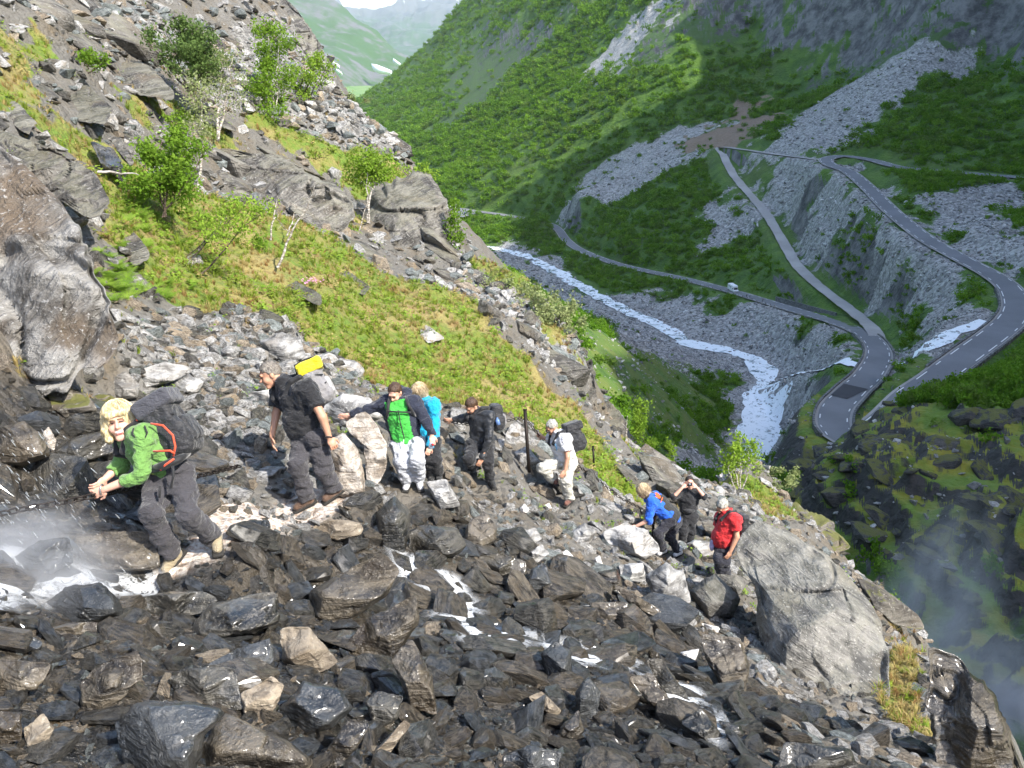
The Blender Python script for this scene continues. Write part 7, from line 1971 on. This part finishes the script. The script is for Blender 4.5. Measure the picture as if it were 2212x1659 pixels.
# ------------------------------------------------------------------ woods and boulders of the valley
def crown_mesh(seed, n=170, leaf=.30):
    r = np.random.RandomState(seed)
    lob = r.normal(0, .42, (6, 3)); lob[:, 2] = np.abs(lob[:, 2]) * .8 + .45
    c = lob[r.randint(0, 6, n)] + r.normal(0, .24, (n, 3)); c[:, 2] = np.maximum(c[:, 2], .08)
    u = r.normal(0, 1, (n, 3)); u /= np.linalg.norm(u, axis=1)[:, None]; v = np.cross(u, r.normal(0, 1, (n, 3))); v /= np.linalg.norm(v, axis=1)[:, None]
    s = leaf * r.uniform(.5, 1.1, (n, 1))
    V = np.stack([c - u * s * .6, c + v * s * .5, c + u * s * .6, c - v * s * .5], 1).reshape(-1, 3)
    return mesh_from('crown', V, np.arange(4 * n).reshape(-1, 4).astype(np.int32), False)
L_WOOD = leaf_material('birch_wood_leaf', (0.07, 0.155, 0.013), (0.15, 0.28, 0.024), (0.12, 0.19, 0.035), .3)
L_WOOD2 = leaf_material('alder_leaf', (0.085, 0.175, 0.016), (0.17, 0.30, 0.03), None, .3)
CROWNS = [crown_mesh(60 + k) for k in range(7)]
for k, m in enumerate(CROWNS): m.materials.append((L_WOOD, L_WOOD2)[k % 2])
V, F = tube_geo(np.array([(0, 0, -.3), (.02, 0, .3), (-.02, .03, .8)]), .07, .03, 6); TRUNK = mesh_from('trunk', V, F.astype(np.int32)); TRUNK.materials.append(B_DARK)
q = np.random.RandomState(404); N1 = 90000
az = q.uniform(math.radians(-24), math.radians(37), N1); rg = 70 * (2300 / 70) ** q.uniform(0, 1, N1) ** .85
x, y = np.sin(az) * rg, np.cos(az) * rg
z = val_h(x, y); cv = val_cover(x, y)
zx = val_h(x + 2, y, False); z0_ = val_h(x - 2, y, False); zy = val_h(x, y + 2, False); z1_ = val_h(x, y - 2, False)
slope = np.hypot((zx - z0_) / 4, (zy - z1_) / 4)
d = y * cp - z * sp; px = CX + FPX * x / d; py = CY - FPX * (y * sp + z * cp) / d
dR = np.minimum(near_line(x, y, ROAD_S, 30)[0], near_line(x, y, TRACK_S, 30)[0]); dW = np.minimum(near_line(x, y, RIVER_S, 30)[0], near_line(x, y, BROOK_S, 30)[0] + 3)
bare = np.maximum.reduce([cv['stone'], cv['earth'], cv['cliff'], cv['gully']])
den = np.where(bare > .75, .03, np.where(bare > .3, .3, 1.0)) * np.where(cv['grass'] > .5, .12, 1.0) * np.where(cv['moss'] > .35, .006, 1.0) * np.where(slope > 1.25, .05, 1.0)
clump = fbm(x * .03, y * .03, 5.5, 3, seed=81)
den = den * np.clip(.85 + clump * .8, .35, 1)
den = np.where((rg < 190) & (x < 40), den * .15, den)
ok = (px > -40) & (px < 2260) & (py > -60) & (py < 1250) & (dR > np.where(py < 430, 11, 6.5)) & (dW > 9) & (q.uniform(0, 1, N1) < den) & (y < 2250) & (z < 140)
I = np.nonzero(ok)[0]
sz_ = q.uniform(1.0, 2.3, N1) * np.clip(rg / 420, .62, 2.6) * np.where(bare > .5, .6, 1)
order = I[np.argsort(-(sz_[I] / d[I]))]
vis_i = [i for i in order if py[i] > 250 and not (px[i] < 960 + .7 * (py[i] - 450))][:290]
TREE_L = {0: 'leafy birch bush in the wood above the river', 1: 'leafy alder bush on the valley side'}
for i in vis_i:
    k = q.randint(7)
    o = bpy.data.objects.new('birch_bush', None); COL.objects.link(o); o.location = (x[i], y[i], z[i] - .1); o.rotation_euler = (0, 0, q.uniform(0, 6.28)); o.scale = (sz_[i] * q.uniform(.85, 1.2), sz_[i] * q.uniform(.85, 1.2), sz_[i] * q.uniform(.95, 1.35))
    st = cv['stone'][i] > .5
    lab = 'small green birch bush standing alone among grey stones' if st else 'green birch bush in the wood beside the hairpin road' if px[i] > 1600 else 'green birch bush in the wood along the river road'
    tag(o, lab, 'bush', 'lone bushes among the stones' if st else 'birch bushes by the hairpins' if px[i] > 1600 else 'birch bushes by the river road')
    for nm, mm in (('crown', CROWNS[k]), ('trunk', TRUNK)):
        c = bpy.data.objects.new(nm, mm); COL.objects.link(c); c.parent = o
rest = np.array([i for i in order if i not in set(vis_i)])
S_ = sz_[rest][:, None] * q.uniform(.85, 1.25, (len(rest), 3))
R_ = np.zeros((len(rest), 3)); R_[:, 2] = q.uniform(0, 6.28, len(rest))
stuff('wood', [m.copy() for m in CROWNS], [L_WOOD, L_WOOD2, L_WOOD], np.stack([x[rest], y[rest], z[rest] - .1], 1), R_, S_, 'green birch wood covering the far valley side')
# mossy blocks of the bluff across the gorge
MOSM = []
for t in range(8):
    mm = STONES[t * 2 + 1].copy(); mm.materials.clear(); mm.materials.append(RM['mossy2']); MOSM.append(mm)
mb = np.nonzero((cv['moss'] > .6) & (rg < 140) & (px > 1690) & (px < 2230) & (py > 860) & (py < 1420))[0]
mb = mb[:150]
for n_i, i in enumerate(mb[:60]):
    o = bpy.data.objects.new('mossy_block', MOSM[n_i % 8]); COL.objects.link(o)
    s_ = q.uniform(1.2, 3.4) * d[i] / 95; o.scale = (s_, s_ * q.uniform(.7, 1.1), s_ * q.uniform(.7, 1.1)); o.location = (x[i], y[i], z[i] - s_ * .15); o.rotation_euler = (q.uniform(-.4, .4), q.uniform(-.4, .4), q.uniform(0, 6.28))
    tag(o, 'dark mossy block on the bluff across the gorge', 'rock', 'mossy blocks on the bluff')
# stones of the fans and the river bed
ok = (px > -40) & (px < 2260) & (py > 60) & (py < 1250) & (dR > 4.2) & (rg < 620) & ((cv['stone'] > .2 + .6 * q.uniform(0, 1, N1)) | ((cv['moss'] > .5) & (q.uniform(0, 1, N1) < .15)) | ((cv['grass'] > .4) & (q.uniform(0, 1, N1) < .2))) & (cv['cliff'] < .4)
I = np.nonzero(ok)[0]
s2 = (.22 + .85 * q.uniform(0, 1, len(I)) ** 4) * np.clip(rg[I] / 260, .7, 1.5)
R_ = q.uniform(-.6, .6, (len(I), 3)); R_[:, 2] = q.uniform(0, 6.28, len(I))
VST = [rock_mat('fan_stone_%d' % k, a, b, c, scale=.8, bumpd=.1) for k, (a, b, c) in enumerate((((0.17, 0.168, 0.16), (0.42, 0.415, 0.40), (0.30, 0.28, 0.25)), ((0.26, 0.255, 0.245), (0.58, 0.57, 0.55), (0.42, 0.39, 0.35)), ((0.09, 0.09, 0.09), (0.26, 0.255, 0.25), (0.18, 0.17, 0.16))))]
stuff('fan_stones', tcopies(PEB, 9), VST, np.stack([x[I], y[I], z[I] + .1], 1), R_, s2[:, None] * q.uniform(.7, 1.3, (len(I), 3)), 'grey stones of the fans and the river bed')
q2 = np.random.RandomState(505); N2 = 70000
az = q2.uniform(math.radians(-3), math.radians(37), N2); rg2 = 150 * (560 / 150) ** q2.uniform(0, 1, N2)
x2, y2 = np.sin(az) * rg2, np.cos(az) * rg2; cv2 = val_cover(x2, y2); k2 = (cv2['stone'] > .2 + .6 * q2.uniform(0, 1, N2)) & (cv2['cliff'] < .4)
x2, y2, rg2 = x2[k2], y2[k2], rg2[k2]; z2 = val_h(x2, y2)
dR2 = np.minimum(near_line(x2, y2, ROAD_S, 30)[0], near_line(x2, y2, TRACK_S, 30)[0]); dW2 = np.minimum(near_line(x2, y2, RIVER_S, 30)[0] - 2.2, near_line(x2, y2, BROOK_S, 30)[0]); k2 = (dR2 > 4.0) & (dW2 > 1.2 + 1.5 * q2.uniform(0, 1, len(dW2)))
x2, y2, z2, rg2 = x2[k2], y2[k2], z2[k2], rg2[k2]
s2 = (.16 + .5 * q2.uniform(0, 1, len(x2)) ** 3) * np.clip(rg2 / 260, .75, 1.6)
R_ = q2.uniform(-.6, .6, (len(x2), 3)); R_[:, 2] = q2.uniform(0, 6.28, len(x2))
stuff('river_gravel', tcopies(PEB, 9), VST, np.stack([x2, y2, z2 + .05], 1), R_, s2[:, None] * q2.uniform(.7, 1.3, (len(x2), 3)), 'pale gravel and cobbles of the valley floor')

# ------------------------------------------------------------------ far mountains with snow
def far_mat(name, green, rock):
    T = NT(name); co = T.n('TexCoord').outputs['Object']
    n = T.noise(co, .004, 6, .65, .3); st = T.noise(T.vmath('MULTIPLY', co, (.006, .006, .0012)), 1.0, 5, .65)
    z_ = T.n('SeparateXYZ'); T.set(z_, 0, co)
    c = T.mix(T.ramp(st, .48, .62), green, rock)
    c = T.mix(T.ramp(T.math('ADD', z_.outputs[2], T.math('MULTIPLY', n, 500)), 350, 700), c, rock)
    sn = T.ramp(T.math('ADD', z_.outputs[2], T.math('MULTIPLY', st, 900)), 1150, 1260)
    c = T.mix(sn, c, (0.85, 0.87, 0.9))
    T.bsdf(Base_Color=c, Roughness=.95); return T.m
def range_mesh(name, cols, mat, rough, seed, rows=60, ncol=150):
    """cols: (px, top y, top depth, foot y, foot depth)"""
    c = np.array(cols, float); t = np.linspace(0, 1, ncol)
    xs = np.interp(t, np.linspace(0, 1, len(c)), c[:, 0])
    g = lambda k: np.interp(xs, c[:, 0], c[:, k])
    V = []
    for f in np.linspace(0, 1.25, rows):
        for i in range(ncol):
            a = P(xs[i], g(1)[i], g(2)[i]); b = P(xs[i], g(3)[i], g(4)[i])
            p = b + (a - b) * min(f, 1.0)
            if f > 1: p = p + np.array([0, (f - 1) * 4000, -(f - 1) * 1500])
            V.append(p)
    V = np.array(V); amp = rough * np.clip(np.repeat(np.linspace(0, 1.25, rows), ncol) * 2.5, .1, 1)
    nz_ = fbm(V[:, 0] * .0016, V[:, 1] * .0016, V[:, 2] * .0016, 5, seed=seed)
    V[:, 2] += nz_ * amp; V[:, 1] += fbm(V[:, 0] * .003, V[:, 2] * .003, 3.3, 4, seed=seed + 3) * amp * 1.3
    return tag(obj(name, mesh_from(name, V, grid_faces(rows, ncol).astype(np.int32)), mat), kind='structure')
range_mesh('mountain', [(420, -220, 5600, 215, 3300), (600, -60, 5600, 215, 3400), (720, 5, 5400, 205, 3700), (800, 62, 5200, 190, 4200), (880, 120, 5000, 150, 4600), (930, 150, 5000, 160, 4700)], far_mat('far_slope', (0.035, 0.085, 0.02), (0.11, 0.11, 0.11)), 60, 5)
range_mesh('mountain', [(560, -40, 13000, 140, 9000), (690, -15, 13000, 140, 9000), (745, 14, 12500, 140, 8500), (800, 20, 12500, 140, 8000), (850, 5, 12500, 140, 8000), (900, 1, 13000, 140, 8000), (1000, -12, 13000, 140, 8500), (1150, -20, 13000, 140, 9000)], far_mat('far_range', (0.03, 0.07, 0.025), (0.09, 0.095, 0.10)), 130, 9)
M_SNOW = simple('old_snow', (0.82, 0.84, 0.88), .6, .04)
def snow(poly, d, th=6):
    c = np.mean(poly, 0); V = [P(px_, py_, d) for px_, py_ in poly]; ctr = P(c[0], c[1], d - th); n = len(V)
    V = V + [ctr] + [p + FWD * th * 3 for p in V]
    F = [(i, (i + 1) % n, n) for i in range(n)] + [(i, n + 1 + i, n + 1 + (i + 1) % n, (i + 1) % n) for i in range(n)]
    return tag(obj('snow_patch', mesh_from('snow_patch', V, F), M_SNOW), kind='structure')
snow([(802, 137), (815, 140), (845, 152), (842, 157), (815, 154), (804, 146)], 4150, 10); snow([(850, 126), (865, 137), (862, 140), (848, 130)], 4350, 8); snow([(712, 128), (732, 140), (730, 144), (710, 132)], 3750, 8); snow([(690, 120), (700, 128), (696, 130), (688, 124)], 3700, 8); snow([(727, 148), (738, 156), (735, 158), (725, 151)], 3650, 8)
# ------------------------------------------------------------------ hand chain, posts, falling water, mist
M_IRON = simple('rusty_iron', (0.035, 0.028, 0.024), .55, .3, Metallic=.6)
def link_mesh(L=.075, w_=.042, r=.0065):
    a = np.linspace(0, 2 * np.pi, 17)[:-1]
    pts = np.stack([np.sign(np.cos(a)) * (L - w_) / 2 + np.cos(a) * w_ / 2, np.sin(a) * w_ / 2, a * 0], 1)
    V = []
    n = len(pts)
    for i in range(n):
        t = pts[(i + 1) % n] - pts[i - 1]; t /= np.linalg.norm(t); b = np.array([0, 0, 1.0]); s = np.cross(t, b)
        for k in range(6):
            an = 2 * np.pi * k / 6; V.append(pts[i] + (s * math.cos(an) + b * math.sin(an)) * r)
    F = []
    for i in range(n):
        for k in range(6):
            F.append((i * 6 + k, i * 6 + (k + 1) % 6, ((i + 1) % n) * 6 + (k + 1) % 6, ((i + 1) % n) * 6 + k))
    m = mesh_from('link', V, F); m.materials.append(M_IRON); return m
LINK = link_mesh()
def chain(label, pts, pitch=.060):
    S = spline(np.array(pts), .01); cum_ = np.concatenate([[0], np.cumsum(np.linalg.norm(np.diff(S, axis=0), axis=1))])
    root = empty('hand_chain', S[0]); tag(root, label, 'chain')
    k = 0; s = 0.0
    while s < cum_[-1] - pitch and k < 290:
        p = np.array([np.interp(s, cum_, S[:, a]) for a in range(3)]); q_ = np.array([np.interp(s + pitch, cum_, S[:, a]) for a in range(3)])
        o = bpy.data.objects.new('link', LINK); COL.objects.link(o); o.parent = root
        rot = Vector(q_ - p).to_track_quat('X', 'Z') @ Matrix.Rotation((k % 2) * math.pi / 2 + .4, 3, 'X').to_quaternion()
        o.location = (p + q_) / 2 - S[0]; o.rotation_mode = 'QUATERNION'; o.rotation_quaternion = rot
        s += pitch; k += 1
chain('iron chain held by the blonde woman, running into the spray', [P(-60, 1122, 5.5), P(60, 1098, 5.55), P(130, 1086, 5.65), P(192, 1073, 5.74), P(260, 1060, 5.95), P(330, 1046, 6.35), P(420, 1030, 7.0), P(520, 1006, 7.9)])
chain('iron chain between the hand of the man all in black and the post', [P(958, 907, 12.12), P(985, 913, 12.15), P(1030, 918, 12.4), P(1080, 912, 12.7), P(1128, 902, 12.95)], .075)
chain('iron chain from the post to the man in the white T-shirt and down the slope', [P(1136, 905, 12.9), P(1152, 925, 12.9), P(1166, 942, 13.0), P(1190, 960, 13.4), P(1240, 1000, 14.2), P(1290, 1035, 14.8), P(1340, 1075, 15), P(1410, 1110, 14)], .075)
def post(label, b, t, d, r=.022):
    p0, p1 = P(*b, d), P(*t, d); ax = p1 - p0
    o = empty('chain_post', p0); tag(o, label, 'post')
    tube('shaft', [p0 - ax * .15, p0 + ax * .5, p1], r, M_IRON, o, p0, 10); tube('cap', [p1, p1 + ax / np.linalg.norm(ax) * .02], r * 1.25, M_IRON, o, p0, 10)
    c = p1 - ax * .16; tube('eyelet', [c + np.array([math.cos(a) * .03, -.01, math.sin(a) * .03]) for a in np.linspace(0, 6.28, 12)], .007, M_IRON, o, p0, 6)
post('tall rusty iron post beside the man in the white T-shirt', (1142, 1003), (1134, 886), 12.9, .028)
post('thin iron post in the grass behind the man in the white T-shirt', (1283, 1003), (1281, 965), 17)
post('dark iron post beside the leg of the woman in the blue top', (1411, 1188), (1411, 1100), 13.5, .024)

def foam_mat():
    T = NT('stream_foam'); co = T.n('TexCoord').outputs['Object']
    n = T.noise(T.vmath('MULTIPLY', co, (9, 6, 6)), 1.0, 6, .8, .6)
    f = T.math('MULTIPLY', T.ramp(n, .36, .56), T.attr('inside'))
    wat = T.n('BsdfPrincipled', ins={'Base Color': (0.85, 0.87, 0.88, 1), 'Roughness': .7, 'Normal': T.bump(n, .6, .05)})
    gl = T.n('BsdfGlossy', ins={'Color': (.7, .7, .7, 1), 'Roughness': .08, 'Normal': T.bump(n, .8, .06)})
    tr = T.n('BsdfTransparent')
    m0 = T.n('MixShader', ins={0: T.math('MULTIPLY', T.attr('inside'), .10)}); T.t.links.new(tr.outputs[0], m0.inputs[1]); T.t.links.new(gl.outputs[0], m0.inputs[2])
    m1 = T.n('MixShader', ins={0: f}); T.t.links.new(m0.outputs[0], m1.inputs[1]); T.t.links.new(wat.outputs[0], m1.inputs[2])
    T.t.links.new(m1.outputs[0], T.out.inputs[0]); return T.m
M_FOAM = foam_mat()
STREAMS = [[(-60, 1185), (60, 1212), (150, 1240), (250, 1252), (310, 1258), (335, 1275), (300, 1292), (180, 1300), (60, 1312), (-60, 1335)],
           [(850, 1200), (900, 1212), (940, 1242), (990, 1268), (1015, 1318), (1065, 1366), (1135, 1378), (1125, 1412), (1040, 1404), (980, 1362), (945, 1312), (915, 1282), (875, 1262)],
           [(1175, 1388), (1250, 1398), (1330, 1418), (1375, 1438), (1362, 1464), (1260, 1444), (1188, 1424)], [(1425, 1465), (1505, 1518), (1565, 1588), (1545, 1624), (1470, 1562), (1415, 1502)]]
for poly in STREAMS:
    W = [near_hit(*q_) for q_ in poly]; W = [(p[0], p[1]) for p in W if p is not None]
    A_ = np.array(W); lo, hi = A_.min(0) - .1, A_.max(0) + .1; st = .045
    gx_, gy_ = np.meshgrid(np.arange(lo[0], hi[0], st), np.arange(lo[1], hi[1], st)); sh = gx_.shape
    gz_ = near_h(gx_.ravel(), gy_.ravel()) + .05 + .04 * fbm(gx_.ravel() * 5, gy_.ravel() * 5, 1.1, 3, seed=33)
    me = mesh_from('stream', np.stack([gx_.ravel(), gy_.ravel(), gz_], 1), grid_faces(*sh).astype(np.int32))
    put_attr(me, 'inside', soft_poly(gx_.ravel() + .12 * fbm(gx_.ravel() * 3, gy_.ravel() * 3, 2.2, 3), gy_.ravel(), W, .16))
    tag(obj('stream', me, M_FOAM), kind='structure')
# spray drops
q = np.random.RandomState(61); n = 650
px_ = q.uniform(-60, 330, n) ; py_ = q.uniform(930, 1300, n); k = (py_ - 930) / 370
keep = q.uniform(0, 1, n) < np.clip((1.1 - px_ / (160 + 190 * k)), 0, 1); px_, py_ = px_[keep], py_[keep]
dd = q.uniform(5.1, 6.6, len(px_)); pos = np.array([P(a, b, c) for a, b, c in zip(px_, py_, dd)])
gzz = near_h(pos[:, 0], pos[:, 1]); ok = pos[:, 2] > gzz + .02; pos = pos[ok]
V, F = ICO[1]; drop = mesh_from('drop', V, F.astype(np.int32))
R_ = np.zeros((len(pos), 3)); R_[:, 1] = -.45 + q.normal(0, .12, len(pos)); sc_ = q.uniform(.0015, .0042, len(pos))
stuff('spray', [drop], [simple('water_drop', (0.8, 0.84, 0.88), .1, Transmission_Weight=.75)], pos, R_, np.stack([sc_, sc_, sc_ * q.uniform(4, 10, len(pos))], 1), 'white spray of water drops falling at the path')
def mist(name, C, ax, rad, dens, col, scale, label):
    V, F = ICO[3]; me = mesh_from(name, V, F.astype(np.int32)); o = obj(name, me); o.location = C; o.scale = rad; o.rotation_euler = ax
    T = NT(name); co = T.n('TexCoord').outputs['Object']
    ln = T.n('VectorMath', operation='LENGTH'); T.set(ln, 0, co)
    n_ = T.noise(T.vmath('MULTIPLY', co, (scale, scale, scale)), 1.0, 4, .6, .5)
    dn = T.math('MULTIPLY', T.math('MULTIPLY', T.ramp(ln.outputs['Value'], .98, .0), T.ramp(n_, .32, .68)), dens)
    v_ = T.n('VolumePrincipled', ins={'Color': (*col, 1), 'Density': dn, 'Anisotropy': .2}); T.t.links.new(v_.outputs[0], T.out.inputs['Volume'])
    me.materials.append(T.m); tag(o, label, kind='stuff'); return o
mist('mist', P(-10, 1240, 5.2), (0, 0, 0), (1.0, .8, .42), 6.5, (.95, .96, .98), 2.2, 'fine mist above the splashing stream')
mist('gorge_mist', P(2000, 1340, 58), (0, .25, .4), (4.6, 5, 13), .34, (.9, .94, .98), 2.0, 'drifting mist rising from the waterfall gorge')
mist('gorge_mist', P(2150, 1560, 50), (0, .2, .4), (9, 8, 9), .22, (.9, .94, .98), 2.0, 'mist low in the gorge below the dark buttress')
mist('gorge_mist', P(2215, 1590, 48), (0, .2, .4), (3.6, 4, 4.5), 2.2, (.97, .98, .99), 2.0, 'thick white spray where the waterfall strikes the gorge floor')

# ------------------------------------------------------------------ the air
x0, x1, y0, y1, z0, z1 = -9500, 9500, -700, 19000, -700, 2600
V = [(x, y, z) for x in (x0, x1) for y in (y0, y1) for z in (z0, z1)]
F = [(0, 1, 3, 2), (4, 6, 7, 5), (0, 4, 5, 1), (2, 3, 7, 6), (0, 2, 6, 4), (1, 5, 7, 3)]
hz = obj('haze', mesh_from('haze', V, F, False)); T = NT('haze_air')
v_ = T.n('VolumePrincipled', ins={'Color': (.80, .90, 1.0, 1), 'Density': 3.4e-5, 'Anisotropy': .1}); T.t.links.new(v_.outputs[0], T.out.inputs['Volume'])
hz.data.materials.append(T.m); tag(hz, 'thin blue haze in the valley air', kind='stuff')
